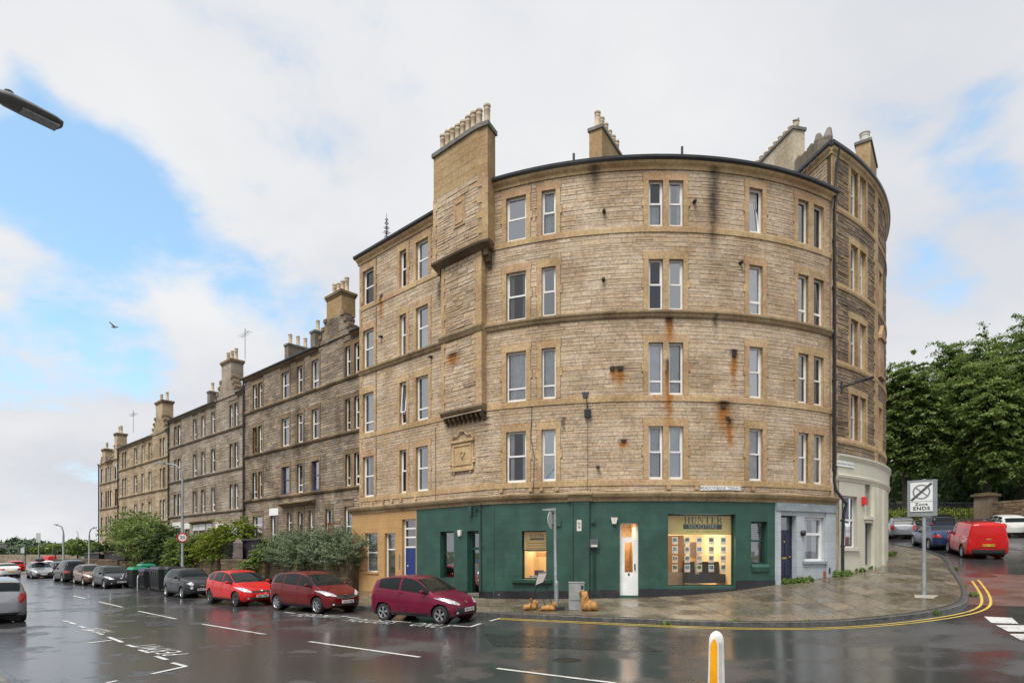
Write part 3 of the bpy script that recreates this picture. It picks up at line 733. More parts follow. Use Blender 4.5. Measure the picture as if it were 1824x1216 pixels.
mb = MB(); mb.rv = (.8,.5,.5); a, b, c, d = pw
pbox(mb, MAIN, a, b, c, d, .59, .64); mb.rv = (.1,.5,.5); pbox(mb, MAIN, a+.12, b-.12, c+.2, d-.25, .6, .62)
for q in ((a+.1, a+.16, c+.15, d-.2), (b-.16, b-.1, c+.15, d-.2), (a+.1, b-.1, c+.12, c+.18), (a+.1, b-.1, d-.24, d-.18)): mb.rv = (.9,.5,.5); pbox(mb, MAIN, *q, .64, .67)
mb.build('blind_panel', M_dress, bay_o)
M_sootst = stone_mat('sooty_corbel_stone', [(.13,.10,.07),(.2,.155,.10)], dark=.4, dirt_amt=.9, bump=.4)
band('bay_string_course', MAIN, SBL-.08, SBR+.08, [(.3,10.93),(.42,10.93),(.47,11.03),(.52,11.12),(.52,11.2),(.38,11.23),(.3,11.23)], M_corn, bay_o)
band('bay_string_course', MAIN, SUL-.10, SUR+.08, [(.2,14.25),(.42,14.25),(.55,14.33),(.68,14.42),(.70,14.5),(.62,14.56),(.2,14.56)], M_sootst, bay_o)
mb = MB()
for s in (SUL+.12, SUR-.2):
    for j in range(3): mb.rv = rrv(); pbox(mb, MAIN, s-.09, s+.09, 13.6+j*.22, 13.82+j*.22, -.02, .1+.16*j)
mb.build('corbel', M_sootst, bay_o)
band('bay_foot_moulding', MAIN, SBL-.06, SBR+.06, [(0,7.60),(.30,7.62),(.40,7.72),(.44,7.82),(.36,7.92),(0,7.92)], M_sootst, bay_o)
nb = 9
for i in range(nb):
    s = SBL+.08+(SBR-SBL-.16)*i/(nb-1); mb = MB(); mb.rv = rrv()
    sweep(mb, MAIN, s-.055, s+.055, [(0,7.28),(.10,7.30),(.14,7.40),(.22,7.42),(.28,7.52),(.28,7.62),(0,7.62)], 1); mb.build('bracket', M_sootst, bay_o)
# rendered stack above the bay
M_rend = stone_mat('ochre_render', [(.40,.295,.165),(.43,.32,.185)], dark=.5, dirt_amt=.35, bump=.12, vstreak=.35)
stk = MB(); stk.rv = (.5,.5,.5); pbox(stk, MAIN, SUL, SUR, 17.28, 19.18, -.08, .60); c0 = stk.build('chimney', M_rend, B_MAIN)
mb = MB(); pbox(mb, MAIN, SUL-.06, SUR+.07, 19.18, 19.36, -.15, .68); mb.build('coping', plain('grey_coping', (.15,.145,.13), .8, var=.3, bump=.3), c0)
mb = MB()
for j in range(1, 5): pbox(mb, MAIN, SUL+.01, SUR-.01, 17.28+j*.38, 17.285+j*.38, .595, .604)
mb.build('render_joint', plain('joint_line', (.2,.145,.08), .9), c0)
pots(c0, [MAIN.pt(SUL+.25+(SUR-SUL-.45)*i/8, 19.35, .27) for i in range(9)], h=.92, r=.145)
def chimney(parent, near, far, w, ztop, zbot, mat, npots, ph=.8, pr=.135, pmat=None, cop=None, style=0, name='chimney', side=1):
    """stack on a plan line near->far, w thick to the left (side=1) of that line as seen from the camera"""
    a, b = Vector(near), Vector(far); d = (b-a).normalized(); n = Vector((-d.y, d.x))*side; mb = MB(); mb.rv = rrv()
    q = [a, b, b+n*w, a+n*w]; mb.hexa([(p.x, p.y, zbot) for p in q]+[(p.x, p.y, ztop) for p in q]); o = mb.build(name, mat, parent)
    mb = MB(); e = .06; q = [a-d*e-n*e, b+d*e-n*e, b+d*e+n*(w+e), a-d*e+n*(w+e)]; mb.hexa([(p.x, p.y, ztop) for p in q]+[(p.x, p.y, ztop+.14) for p in q])
    mb.build('coping', cop or plain('grey_coping', (.15,.145,.13), .8), o)
    L_ = (b-a).length; c = [a+n*w/2+d*(L_*(i+.5)/npots) for i in range(npots)]
    pots(o, [(p.x, p.y, ztop+.13) for p in c], h=ph, r=pr, mat=pmat, style=style); return o
chimney(B_MAIN, (3.93,27.0), (5.34,29.4), .6, 20.25, 17.0, M_rend, 6)
# dome of the stair turret behind the eaves, with its iron finial
tx, ty = -6.78, 33.4
mb = MB(); mb.lathe((tx, ty, 16.3), [(.98,0),(.95,.8),(.82,1.3),(.6,1.65),(.3,1.9),(.12,2.05),(.08,2.15)], 20); dome = mb.build('stair_dome', plain('dome_lead', (.10,.11,.12), .6, var=.25), B_MAIN, smooth=True)
mb = MB(); mb.tube([(tx,ty,18.4),(tx,ty,20.0)], [.035,.012], 6)
for z, r_ in ((18.7,.16),(18.95,.22),(19.2,.18),(19.45,.13),(19.65,.09)):
    for k in range(6):
        a = k*math.pi/3+z; pts = [(tx+math.cos(a)*r_*math.sin(t*math.pi)*1.0, ty+math.sin(a)*r_*math.sin(t*math.pi), z-.08+.22*t+.05*math.sin(t*6)) for t in (0,.25,.5,.75,1)]; mb.tube(pts, .013, 4)
mb.lathe((tx,ty,18.4), [(.05,-.3),(.09,-.15),(.06,0),(.1,.1),(.03,.2)], 10); mb.build('finial', M_black, dome)
for px, zt in ((1022, .55), (1215, .6), (1325, .25), (1340, .3)):
    s = pxs(px, -.4); p = MAIN.pt(s, 17.2, -.4); mb = MB(); mb.tube([p, (p[0], p[1], 17.35+zt)], .05, 8); mb.build('vent_pipe', M_lead, B_MAIN)
# plaque
a, b = pxs(806), pxs(844)
mb = MB(); mb.rv = (.2,.5,.5)
pbox(mb, MAIN, a, b, 5.32, 6.5, 0, .05); pbox(mb, MAIN, a-.06, b+.06, 6.5, 6.6, 0, .13); pbox(mb, MAIN, a-.02, b+.02, 5.25, 5.34, 0, .10)
mb.rv = (.9,.5,.5)
for q in ((a+.10, a+.18, 5.5, 6.42), (b-.18, b-.10, 5.5, 6.42), (a+.18, b-.18, 5.5, 5.58), (a+.18, b-.18, 6.34, 6.42)): pbox(mb, MAIN, *q, .05, .085)
m_ = (a+b)/2
for sg in (-1, 1):
    pts = [MAIN.pt(m_+sg*(b-a)*.5*(1-t)**1.0, 6.62+.34*t**.6+(.06*math.sin(t*9) if t < 1 else 0), .06) for t in np.linspace(0, 1, 8)]; mb.tube(pts, .035, 6)
    mb.tube([MAIN.pt(m_+sg*.0, 5.75, .07), MAIN.pt(m_+sg*.18, 6.05, .07)], .018, 5)
    pbox(mb, MAIN, m_+sg*(b-a)*.38-.05, m_+sg*(b-a)*.38+.05, 5.15, 5.26, 0, .07)
    c = MAIN.pt(m_+sg*((b-a)*.5+.03), 5.62, .03); mb.lathe((c[0], c[1], c[2]-.1), [(.02,0),(.07,.05),(.05,.14),(.07,.2),(.02,.26)], 8)
mb.lathe(MAIN.pt(m_, 6.93, .06), [(.05,0),(.08,.05),(.03,.13)], 8)
pts = [MAIN.pt(m_+.1*math.cos(t), 5.98+.1*math.sin(t), .07) for t in np.linspace(0, 6.28, 13)]; mb.tube(pts, .015, 5)
mb.build('carved_plaque', M_dress, B_MAIN)
def film_mat(name, col, t=.55):
    m, nt, N, L, out = newmat(name); p = N('ShaderNodeBsdfPrincipled'); p.inputs['Base Color'].default_value = (*col, 1); p.inputs['Roughness'].default_value = .6
    q = N('ShaderNodeBsdfTranslucent'); q.inputs[0].default_value = (*col, 1); mx = N('ShaderNodeMixShader'); mx.inputs[0].default_value = t; L(p.outputs[0], mx.inputs[1]); L(q.outputs[0], mx.inputs[2]); L(mx.outputs[0], out.inputs[0]); return m
# ---- ground floor shopfronts
def brickpaint(name, col, var=.1, rough=.5, scl=(.9, .36), peel=None):
    g = NG(name); uv = g.N('ShaderNodeUVMap'); br = g.N('ShaderNodeTexBrick'); g.L(uv.outputs[0], br.inputs[0])
    br.inputs['Scale'].default_value = 1; br.inputs['Brick Width'].default_value = scl[0]; br.inputs['Row Height'].default_value = scl[1]; br.inputs['Mortar Size'].default_value = .008
    br.inputs['Color1'].default_value = (1,1,1,1); br.inputs['Color2'].default_value = (.9,.9,.9,1); br.inputs['Mortar'].default_value = (.7,.7,.7,1)
    n = g.noise(1.2, 7, .65); c = g.mix(g.mr(n, .3, .7), tuple(v*(1-var) for v in col), tuple(min(1, v*(1+var)) for v in col)); c = g.mix(1, c, br.outputs[0], 'MULTIPLY')
    n2 = g.noise(2.2, 6, .7, sc=(2.5,2.5,.4)); c = g.mix(g.M('MULTIPLY', g.mr(n2, .58, .75), .35), c, tuple(v*.5 for v in col))
    if peel: c = g.mix(g.mr(g.noise(3.3, 8, .7), .66, .69), c, peel)
    g.col(c); g.rough(g.mr(n, .3, .7, rough-.1, rough+.12)); b = g.bump(br.outputs[1], -.5, .008); g.L(g.bump(g.noise(16, 6, .65), .35, .012, b), g.p.inputs['Normal']); return g.m
M_green = brickpaint('green_masonry_paint', (.025,.078,.059), .22); M_tan = brickpaint('tan_masonry_paint', (.47,.28,.115), .07, .65)
M_greyp = brickpaint('pale_grey_paint', (.42,.47,.50), .10, .6, peel=(.25,.28,.30)); M_blkp = brickpaint('black_plinth_paint', (.022,.021,.026), .4, .4, (.6,.5), peel=(.25,.2,.17))
M_greylt = plain('grey_trim', (.25,.29,.32), .5, var=.2)
N1 = .12
def srf(px): return MAIN.at(px, N1)
def zf(px, py): return MAIN.z(px, py, N1)
TB, GB, GE, RE = 742, 742, 1380.5, 1489
OP = {  # openings: px0, px1, py0(top), py1(bottom), measured at their middles
 'tanwin': (650, 672.5, 949, 1018), 'tandoor': (685, 704, 949, 1052), 'bluedoor': (716, 740.5, 924, 1055),
 'gwin1': (784, 808.5, 946, 1030), 'gdoor': (832, 853, 945, 1061), 'gwin2': (929.5, 973, 945, 1031), 'wdoor': (1104, 1137.5, 929.5, 1060),
 'hunter': (1190, 1310.5, 915, 1043.5), 'gwin3': (1338, 1367, 928.5, 1004), 'navydoor': (1390, 1419, 917.5, 1035), 'greywin': (1433, 1468, 921, 999)}
OPS = {}
for k, (a, b, c, d) in OP.items():
    m = (a+b)/2; OPS[k] = (srf(a), srf(b), zf(m, d), zf(m, c))
sA, sB, sC, sD = MAIN.at(627, N1), srf(TB), srf(GE), srf(RE)
def shopwall(name, s0, s1, keys, mat, ztop=3.72, n=N1):
    mb = MB(); wall_grid(mb, MAIN, s0, s1, -1.2, ztop, [OPS[k] for k in keys], n)
    for k in keys:                                   # reveals
        a, b, c, d = OPS[k]
        for s in (a, b): mb.face([MAIN.pt(s, c, n), MAIN.pt(s, d, n), MAIN.pt(s, d, n-.3), MAIN.pt(s, c, n-.3)], [(0, c), (0, d), (.3, d), (.3, c)])
        for z in (c, d): mb.face([MAIN.pt(a, z, n), MAIN.pt(b, z, n), MAIN.pt(b, z, n-.3), MAIN.pt(a, z, n-.3)], [(a, 0), (b, 0), (b, .3), (a, .3)])
    return mb.build(name, mat, B_MAIN)
tan_o = shopwall('tan_shopfront', sA, sB, ['tanwin','tandoor','bluedoor'], M_tan)
mb = MB(); p, q = MAIN.pt(sA, -1.2, N1), MAIN.pt(sA, -1.2, -3.5); mb.face([p, q, (q[0], q[1], 3.72), (p[0], p[1], 3.72)], [(0,0),(3,0),(3,5),(0,5)]); mb.build('end_wall', M_tan, tan_o)
green_o = shopwall('green_shopfront', sB, sC, ['gwin1','gdoor','gwin2','wdoor','hunter','gwin3'], M_green)
grey_o = shopwall('grey_shopfront', sC, L1+.05, ['navydoor','greywin'], M_greyp)
# pilasters, plinth, cornice
for a, b, e in ((1018, 1050, .09), (878.5, 880.5, .015)):
    mb = MB(); pbox(mb, MAIN, srf(a), srf(b), -.6, 3.72, N1, N1+e); mb.build('pilaster', M_green, green_o)
def plinth(a, b, pya, pyb, n=.03):
    mb = MB(); pbox(mb, MAIN, srf(a), srf(b), -1.0, (zf((a+b)/2, (pya+pyb)/2)), N1-.01, N1+n); mb.build('plinth', M_blkp, green_o)
for q in ((745,784,1051,1051),(809,831,1052,1052),(854,878,1053,1053),(880.5,929,1052,1052),(929,974,1052,1052),(974,1018,1052,1052),(1018,1050,1051,1051),(1050,1103,1050,1050),(1138,1190,1048,1048)): plinth(*q, n=.12 if q[0] == 1018 else .03)
plinth(1191, 1310, 1048.5, 1048.5); plinth(1311, 1345, 1033, 1033); plinth(1345, 1380, 1034, 1032)
band('shop_cornice', MAIN, sA-.12, L1+.12, [(-.01,3.70),(N1+.04,3.70),(N1+.06,3.80),(N1+.16,3.88),(N1+.20,3.98),(N1+.20,4.03),(.0,4.10),(-.01,4.05)], M_corn, B_MAIN)
mb = MB(); sweep(mb, MAIN, srf(1015)-.05, srf(1053)+.05, [(N1,3.72),(N1+.12,3.72),(N1+.16,3.85),(N1+.3,3.97),(N1+.3,4.04),(N1,4.10)], .5); mb.build('cornice_break', M_corn, B_MAIN)
for px in (560, 665, 684, 700, 716, 742, 894, 946, 965, 993, 1190, 1240, 1339): # small stone stubs under the first sill band
    if px < 640: continue
    s = pxs(px); mb = MB(); mb.rv = rrv(); pbox(mb, MAIN, s-.07, s+.07, 4.17, 4.31, 0, .11); mb.build('corbel_stub', M_dress, B_MAIN)
def serif_text(mb, word, h, width, f):
    G_ = {'H': (.78, [(.08,.26,0,1),(.54,.72,0,1),(.26,.54,.47,.53),(0,.32,0,.04),(0,.32,.96,1),(.46,.78,0,.04),(.46,.78,.96,1)], []), 'U': (.76, [(.08,.26,.2,1),(.58,.65,.2,1),(.16,.6,0,.06),(0,.34,.96,1),(.5,.74,.96,1)], [((.08,.2),(.26,.2),(.34,.05),(.2,0)),((.58,.2),(.65,.2),(.56,0),(.44,.05))]),
          'N': (.80, [(.08,.14,0,1),(.62,.68,0,1),(0,.22,0,.04),(0,.16,.96,1),(.54,.78,.96,1)], [((.08,1),(.27,1),(.68,0),(.60,0))]), 'T': (.70, [(.26,.44,0,1),(0,.70,.95,1),(.16,.54,0,.04),(0,.04,.78,1),(.66,.70,.78,1)], []),
          'E': (.64, [(.08,.26,0,1),(.0,.6,0,.05),(.0,.56,.95,1),(.26,.46,.48,.53),(.56,.6,0,.24),(.52,.56,.8,1),(.43,.46,.40,.62)], []), 'R': (.74, [(.08,.26,0,1),(0,.34,0,.04),(0,.44,.95,1),(.26,.46,.47,.52),(.48,.62,.58,.88)], [((.44,1),(.48,.93),(.62,.86),(.55,.96)),((.44,.47),(.48,.55),(.62,.6),(.55,.5)),((.32,.5),(.48,.5),(.76,0),(.58,0))])}
    tot = sum(G_[c][0] for c in word)+.13*(len(word)-1); k = width/tot; x = -width/2
    for c in word:
        w_, R_, Q_ = G_[c]
        for a, b, c0, d in R_: mb.face([f(x+a*k, (c0-.5)*h), f(x+b*k, (c0-.5)*h), f(x+b*k, (d-.5)*h), f(x+a*k, (d-.5)*h)])
        for q in Q_: mb.face([f(x+p[0]*k, (p[1]-.5)*h) for p in q])
        x += (w_+.13)*k
M_navyd = plain('navy_door_paint', (.018,.022,.05), .3, var=.1); M_blued = plain('blue_door_paint', (.010,.035,.16), .35); M_greend = plain('green_door_paint', (.012,.045,.032), .35)
M_brass = plain('brass', (.6,.42,.15), .3, metal=1)
M_dkglass = glass_mat('dark_glass', (.35,.38,.4), .12)
M_warmwall = plain('warm_wall', (.74,.57,.33), .8, var=.05); M_wood = plain('wood_panel', (.42,.22,.07), .6, var=.15)
def pb(path, a, b, c, d, n0, n1, mat, name, par, smooth=False):
    mb = MB(); pbox(mb, path, a, b, c, d, n0, n1, 5); return mb.build(name, mat, par)
def frame(key, mat, par, w=.06, dep=.22, mid=(), vmid=(), name='window', n=N1, th=.06):
    a, b, c, d = OPS[key]; mb = MB(); D = n-dep
    for q in ((a, a+w, c, d), (b-w, b, c, d), (a+w, b-w, c, c+w), (a+w, b-w, d-w, d)): pbox(mb, MAIN, *q, D, D+th, 9)
    for f in mid: z = c+(d-c)*f; pbox(mb, MAIN, a+w, b-w, z-w*.5, z+w*.5, D, D+th-.01, 9)
    for f in vmid: s = a+(b-a)*f; pbox(mb, MAIN, s-w*.4, s+w*.4, c+w, d-w, D, D+th-.015, 9)
    return mb.build(name, mat, par)
def pane(q, D, mat, par, name='pane'):
    a, b, c, d = q; mb = MB(); k = max(1, int((b-a)/.7))
    for i in range(k):
        s0, s1 = a+(b-a)*i/k, a+(b-a)*(i+1)/k; mb.face([MAIN.pt(s0, c, D), MAIN.pt(s1, c, D), MAIN.pt(s1, d, D), MAIN.pt(s0, d, D)])
    return mb.build(name, mat, par)
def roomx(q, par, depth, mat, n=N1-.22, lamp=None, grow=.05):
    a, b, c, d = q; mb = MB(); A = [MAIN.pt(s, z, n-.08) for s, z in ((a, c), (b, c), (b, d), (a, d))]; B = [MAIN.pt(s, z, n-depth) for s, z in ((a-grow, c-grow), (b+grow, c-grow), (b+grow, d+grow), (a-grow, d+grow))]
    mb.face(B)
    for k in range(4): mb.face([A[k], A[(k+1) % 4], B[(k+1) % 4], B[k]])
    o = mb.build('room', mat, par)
    if lamp:
        li = bpy.data.lights.new('ceiling_lamp', 'AREA'); li.energy = lamp; li.color = (1, .89, .70); li.size = .5; lo = bpy.data.objects.new('ceiling_lamp', li); C.objects.link(lo)
        p = MAIN.pt((a+b)/2, d-.12, n-depth*.5); lo.location = p; lo['kind'] = 'structure'
    return o
# tan front
w = frame('tanwin', M_white, tan_o, mid=(.5,)); q = OPS['tanwin']; pane(q, N1-.2, M_glass, w); mb = MB(); curtain(mb, MAIN, q[0]+.05, q[1]-.05, q[2], q[3], N1-.3); mb.build('curtain', M_curt, w); roomx(q, w, .7, M_room)
pb(MAIN, q[0]-.1, q[1]+.1, q[2]-.09, q[2]-.003, N1, N1+.06, M_tan, 'sill', tan_o)
w = frame('tandoor', M_white, tan_o, mid=(.72,), name='door'); q = OPS['tandoor']; pane(q, N1-.2, M_glass, w); mb = MB(); curtain(mb, MAIN, q[0]+.05, q[1]-.05, q[2], q[3], N1-.3); mb.build('curtain', M_curtd, w); roomx(q, w, .6, M_room)
w = frame('bluedoor', M_white, tan_o, w=.075, mid=(.62,.755,.875), name='door'); q = OPS['bluedoor']; a, b, c, d = q; zt = c+(d-c)*.62; pane((a, b, zt, d), N1-.19, M_glass, w); roomx((a, b, zt, d), w, .8, M_room)
l = pb(MAIN, a+.08, b-.07, c, zt-.03, N1-.22, N1-.17, M_blued, 'door_leaf', w)
for u0, u1, v0, v1 in ((.15,.45,.08,.45),(.55,.85,.08,.45),(.15,.45,.52,.92),(.55,.85,.52,.92)):
    pb(MAIN, a+.08+(b-a-.15)*u0, a+.08+(b-a-.15)*u1, c+(zt-c)*v0, c+(zt-c)*v1, N1-.17, N1-.155, M_blued, 'door_panel', l) if False else None
pb(MAIN, a+.22, a+.28, c+1.25, c+1.31, N1-.17, N1-.15, M_white, 'bell_push', w)
pb(MAIN, srf(712)-.04, srf(712)+.03, .9, 1.6, N1, N1+.03, plain('entry_panel', (.3,.28,.25), .4, metal=.6), 'entry_phone', tan_o)
# green front, left window and door
w = frame('gwin1', M_greend, green_o, mid=(.55,)); q = OPS['gwin1']; pane(q, N1-.2, M_glass, w); a, b, c, d = q; pb(MAIN, a, b, c+(d-c)*.58, d, N1-.32, N1-.30, plain('frosted_film', (.12,.16,.14), .5), 'film', w); roomx(q, w, .9, M_room)
w = frame('gdoor', M_greend, green_o, w=.11, mid=(.73,), name='door', dep=.26); q = OPS['gdoor']; pane(q, N1-.24, M_glass, w); roomx(q, w, 1.0, plain('brown_lobby', (.16,.12,.08), .8))
a, b, c, d = q; pb(MAIN, a-.0, b, c-.02, c+.12, N1-.26, N1-.02, plain('worn_step', (.16,.14,.12), .6), 'step', w)
for z, m in ((c+1.45, plain('blue_sticker', (.02,.08,.35), .4)), (c+1.25, plain('red_sticker', (.35,.03,.03), .4)), (c+.95, M_white)): pb(MAIN, (a+b)/2+.05, b-.12, z, z+.09, N1-.235, N1-.225, m, 'sticker', w)
w = frame('gwin2', M_greend, green_o, w=.045, mid=(.6,)); q = OPS['gwin2']; a, b, c, d = q; pane(q, N1-.2, M_glass2, w); roomx(q, w, 2.0, M_warmwall, lamp=18)
zt = c+(d-c)*.61; fp = pb(MAIN, a+.05, b-.04, zt, d-.05, N1-.27, N1-.255, film_mat('cream_film', (.62,.56,.36)), 'sign_film', w)
mb = MB(); ctr = (a+b)/2; add_text(mb, 'HUNTER', .15, lambda x, y: MAIN.pt(ctr+.04+x, d-.2+y, N1-.252), .004, 1.1); pbox(mb, MAIN, ctr-.26, ctr+.36, d-.37, d-.28, N1-.255, N1-.25)
for j in range(4): pbox(mb, MAIN, ctr-.38, ctr+.42, d-.5-j*.11, d-.48-j*.11, N1-.255, N1-.251)
mb.build('sign_lettering', plain('green_lettering', (.03,.08,.05), .5), fp)
pb(MAIN, a+.1, a+.6, zt-.3, zt-.1, N1-1.6, N1-1.55, M_wood, 'picture', w); 
mb = MB(); pbox(mb, MAIN, a+.2, b-.1, c-.02, c+.14, N1-.6, N1-.4, 9); mb.build('window_papers', plain('papers', (.6,.6,.66), .7, var=.4, scale=9), w)
mb = MB(); pbox(mb, MAIN, a+.28, a+.65, c+.1, c+.34, N1-1.0, N1-.8, 9); mb.build('office_chair', plain('purple_cloth', (.10,.04,.14), .8), w)
mb = MB(); sweep(mb, MAIN, srf(914), srf(983), [(N1,c-.22),(N1+.08,c-.20),(N1+.16,c-.14),(N1+.18,c-.02),(N1,c+.0)], .5); mb.build('sill', M_green, green_o)
# white glazed door
w = frame('wdoor', M_white, green_o, w=.07, mid=(.785,), name='door'); q = OPS['wdoor']; a, b, c, d = q; roomx(q, w, 2.6, M_warmwall, lamp=18); zt = c+(d-c)*.785
pane((a+.05, b-.05, zt, d-.05), N1-.2, M_glass2, w)
l = MB(); e0, e1 = a+.07, b-.07; z0_, z1_ = c+.05, zt-.05
for q_ in ((e0, e0+.13, z0_, z1_), (e1-.13, e1, z0_, z1_), (e0+.13, e1-.13, z0_, c+(zt-c)*.40), (e0+.13, e1-.13, z1_-.12, z1_)): pbox(l, MAIN, *q_, N1-.21, N1-.16, 9)
for i in range(6): s = e0+.15+(e1-e0-.3)*i/6; pbox(l, MAIN, s+.01, s+(e1-e0-.3)/6-.01, z0_+.08, c+(zt-c)*.33, N1-.16, N1-.152, 9)
l = l.build('door_leaf', M_white, w); pane((e0+.12, e1-.12, c+(zt-c)*.38, z1_-.1), N1-.18, M_glass2, l)
pb(MAIN, e0+.26, e1-.26, c+(zt-c)*.345, c+(zt-c)*.385, N1-.16, N1-.145, M_black, 'letterbox', l); pb(MAIN, e1-.08, e1-.04, c+1.0, c+1.25, N1-.16, N1-.11, M_black, 'handle', l)
pb(MAIN, e0+.15, e1-.35, zt+.2, d-.1, N1-2.5, N1-2.45, M_wood, 'cupboard', w); pb(MAIN, b-.35, b-.1, c, zt, N1-2.2, N1-2.1, M_wood, 'inner_door', w)
pb(MAIN, a+.12, a+.3, c+1.5, c+1.95, N1-2.57, N1-2.5, plain('dark_print', (.08,.06,.05), .6), 'picture', w)
# display window of the solicitors
w = frame('hunter', M_greend, green_o, w=.05, dep=.26, name='window'); w['label'] = 'large shop window with property cards and gilt sign'
q = OPS['hunter']; a, b, c, d = q; pane(q, N1-.235, M_glass2, w); roomx(q, w, 3.2, M_warmwall, lamp=75, grow=.2)
def hz(py): return MAIN.z(1249, py, N1-.24)
def hs(px): return MAIN.at(px, N1-.24)
fz = hz(951.5)
fp = pb(MAIN, a+.04, b-.04, fz, d-.04, N1-.30, N1-.285, film_mat('sign_cream', (.66,.66,.42)), 'sign_panel', w)
mb = MB(); serif_text(mb, 'HUNTER', .26, (hs(1287)-hs(1219)), lambda x, y: MAIN.pt((hs(1219)+hs(1287))/2+x, hz(925.7)+y, N1-.281))
hsz = hs((1218+1287)/2); pbox(mb, MAIN, hs(1217.7), hs(1286.7), hz(941.8), hz(933.0), N1-.284, N1-.28)
add_text(mb, '0131 667 2870    www.gwhunter.com', .088, lambda x, y: MAIN.pt(hsz+x, hz(946)+y, N1-.281), .0, 1.0)
# serifs of the name
mb.build('sign_lettering', plain('dark_green_lettering', (.012,.07,.045), .5), fp)
mb = MB(); add_text(mb, 'SOLICITORS', .20, lambda x, y: MAIN.pt(hsz+x, hz(937.4)+y, N1-.276), .002, 1.12); mb.build('sign_lettering', M_white, fp)
mb = MB(); add_text(mb, 'GW', .27, lambda x, y: MAIN.pt(hs(1214)+x, hz(926)+y, N1-.281), .002, .75); mb.build('sign_monogram', plain('gilt', (.75,.6,.08), .4), fp)
M_card = film_mat('card', (.86,.86,.86), .35)
hues = [(.10,.30,.45),(.25,.30,.35),(.3,.25,.2),(.12,.2,.1),(.4,.42,.45),(.2,.35,.5)]
for i, px in enumerate((1203.4,1225.4,1247,1268.5,1290)):
    for j, py in enumerate((962.4,978.9,995.2,1011.5)):
        s = hs(px); z = hz(py); cd = pb(MAIN, s-.115, s+.115, z-.15, z+.15, N1-.32, N1-.312, M_card, 'property_card', w)
        k = (i*3+j*5) % 6; mb = MB(); pbox(mb, MAIN, s-.085, s+.085, z-.03, z+.10, N1-.312, N1-.309); mb.build('photo', plain('photo%d' % k, hues[k], .5, var=.8, scale=14), cd)
# what stands in the room behind
pb(MAIN, a, hs(1239), c+.5, fz, N1-1.6, N1-1.5, M_wood, 'wood_partition', w); pb(MAIN, a, hs(1240), c, c+.5, N1-1.6, N1-1.4, plain('low_shelf', (.35,.3,.25), .7), 'low_shelf', w)
M_sofa = plain('charcoal_leather', (.025,.025,.03), .4)
sf = MB(); pbox(sf, MAIN, hs(1237), hs(1306), c+.08, c+.45, N1-1.6, N1-.8); pbox(sf, MAIN, hs(1237), hs(1306), c+.45, c+.95, N1-1.6, N1-1.35); pbox(sf, MAIN, hs(1237)-.05, hs(1237)+.18, c+.08, c+.66, N1-1.6, N1-.8); sf.build('sofa', M_sofa, w)
sf = MB(); pbox(sf, MAIN, hs(1257), hs(1264), c+.45, c+.95, N1-1.3, N1-1.2); sf.build('cushion', plain('cushion', (.5,.45,.33), .8), w)
pb(MAIN, hs(1251), hs(1263), c+.9, fz-.1, N1-2.6, N1-2.5, plain('dark_doorway', (.06,.05,.045), .8), 'inner_door', w); pb(MAIN, hs(1283), hs(1299), c+1.1, fz-.25, N1-3.0, N1-2.95, plain('framed_mirror', (.12,.08,.05), .4), 'picture_frame', w)
# small barred window at the right of the green front
w = frame('gwin3', M_greend, green_o, w=.07, dep=.24, mid=(.55,)); q = OPS['gwin3']; a, b, c, d = q; pane(q, N1-.22, M_glass, w)
mb = MB()
for i in range(7): z = d-.1-i*.085; pbox(mb, MAIN, a+.08, b-.08, z-.02, z, N1-.30, N1-.26)
mb.build('blind', M_blind, w); mb = MB(); curtain(mb, MAIN, a+.07, b-.07, c+.05, d-.6, N1-.36); mb.build('curtain', M_curtd, w); roomx(q, w, .9, M_room)
mb = MB(); sweep(mb, MAIN, a+.0, b+.03, [(N1,c-.32),(N1+.07,c-.30),(N1+.10,c-.12),(N1+.02,c-.01),(N1-.2,c+.0),(N1-.2,c-.3)], .5); mb.build('sill', M_green, green_o)
# grey front
w = frame('navydoor', M_navyd, grey_o, w=.07, dep=.3, mid=(.77,), name='door'); q = OPS['navydoor']; a, b, c, d = q; zt = c+(d-c)*.77; pane((a, b, zt, d), N1-.27, M_glass, w); roomx((a, b, zt, d), w, .7, plain('fanlight_blind', (.4,.42,.44), .7), n=N1-.3)
l = pb(MAIN, a+.07, b-.07, c+.03, zt-.03, N1-.29, N1-.25, M_navyd, 'door_leaf', w)
for u0, u1, v0, v1 in ((.14,.44,.08,.38),(.56,.86,.08,.38),(.14,.44,.5,.93),(.56,.86,.5,.93)):
    x0, x1 = a+.07+(b-a-.14)*u0, a+.07+(b-a-.14)*u1; y0, y1 = c+(zt-c)*v0, c+(zt-c)*v1; mb = MB(); sweep(mb, MAIN, x0, x1, [(N1-.25,y0),(N1-.235,y0+.03),(N1-.235,y1-.03),(N1-.25,y1)], 9); mb.build('door_panel', M_navyd, l)
pb(MAIN, (a+b)/2-.13, (a+b)/2+.13, c+.92, c+.99, N1-.25, N1-.235, M_brass, 'letterbox', l); mb = MB(); mb.lathe(MAIN.pt(b-.14, c+1.0, N1-.22), [(.02,-.03),(.035,0),(.02,.03)], 10); mb.build('handle', M_brass, l)
mb = MB(); mb.lathe(MAIN.pt((a+b)/2, c+1.62, N1-.24), [(.015,-.05),(.03,0),(.015,.05)], 8); mb.build('knocker', M_brass, l)
pb(MAIN, a-.02, b+.02, c-.15, c+.03, N1-.3, N1+.02, plain('worn_step', (.16,.14,.12), .6), 'step', w)
w = frame('greywin', M_white, grey_o, w=.10, mid=(.62,), th=.1); q = OPS['greywin']; pane(q, N1-.19, M_glass, w); a, b, c, d = q; roomx(q, w, .9, M_room); mb = MB(); curtain(mb, MAIN, a+.1, a+.5, c, d, N1-.32); curtain(mb, MAIN, b-.4, b-.1, c, d, N1-.32); mb.build('curtain', M_curt, w)
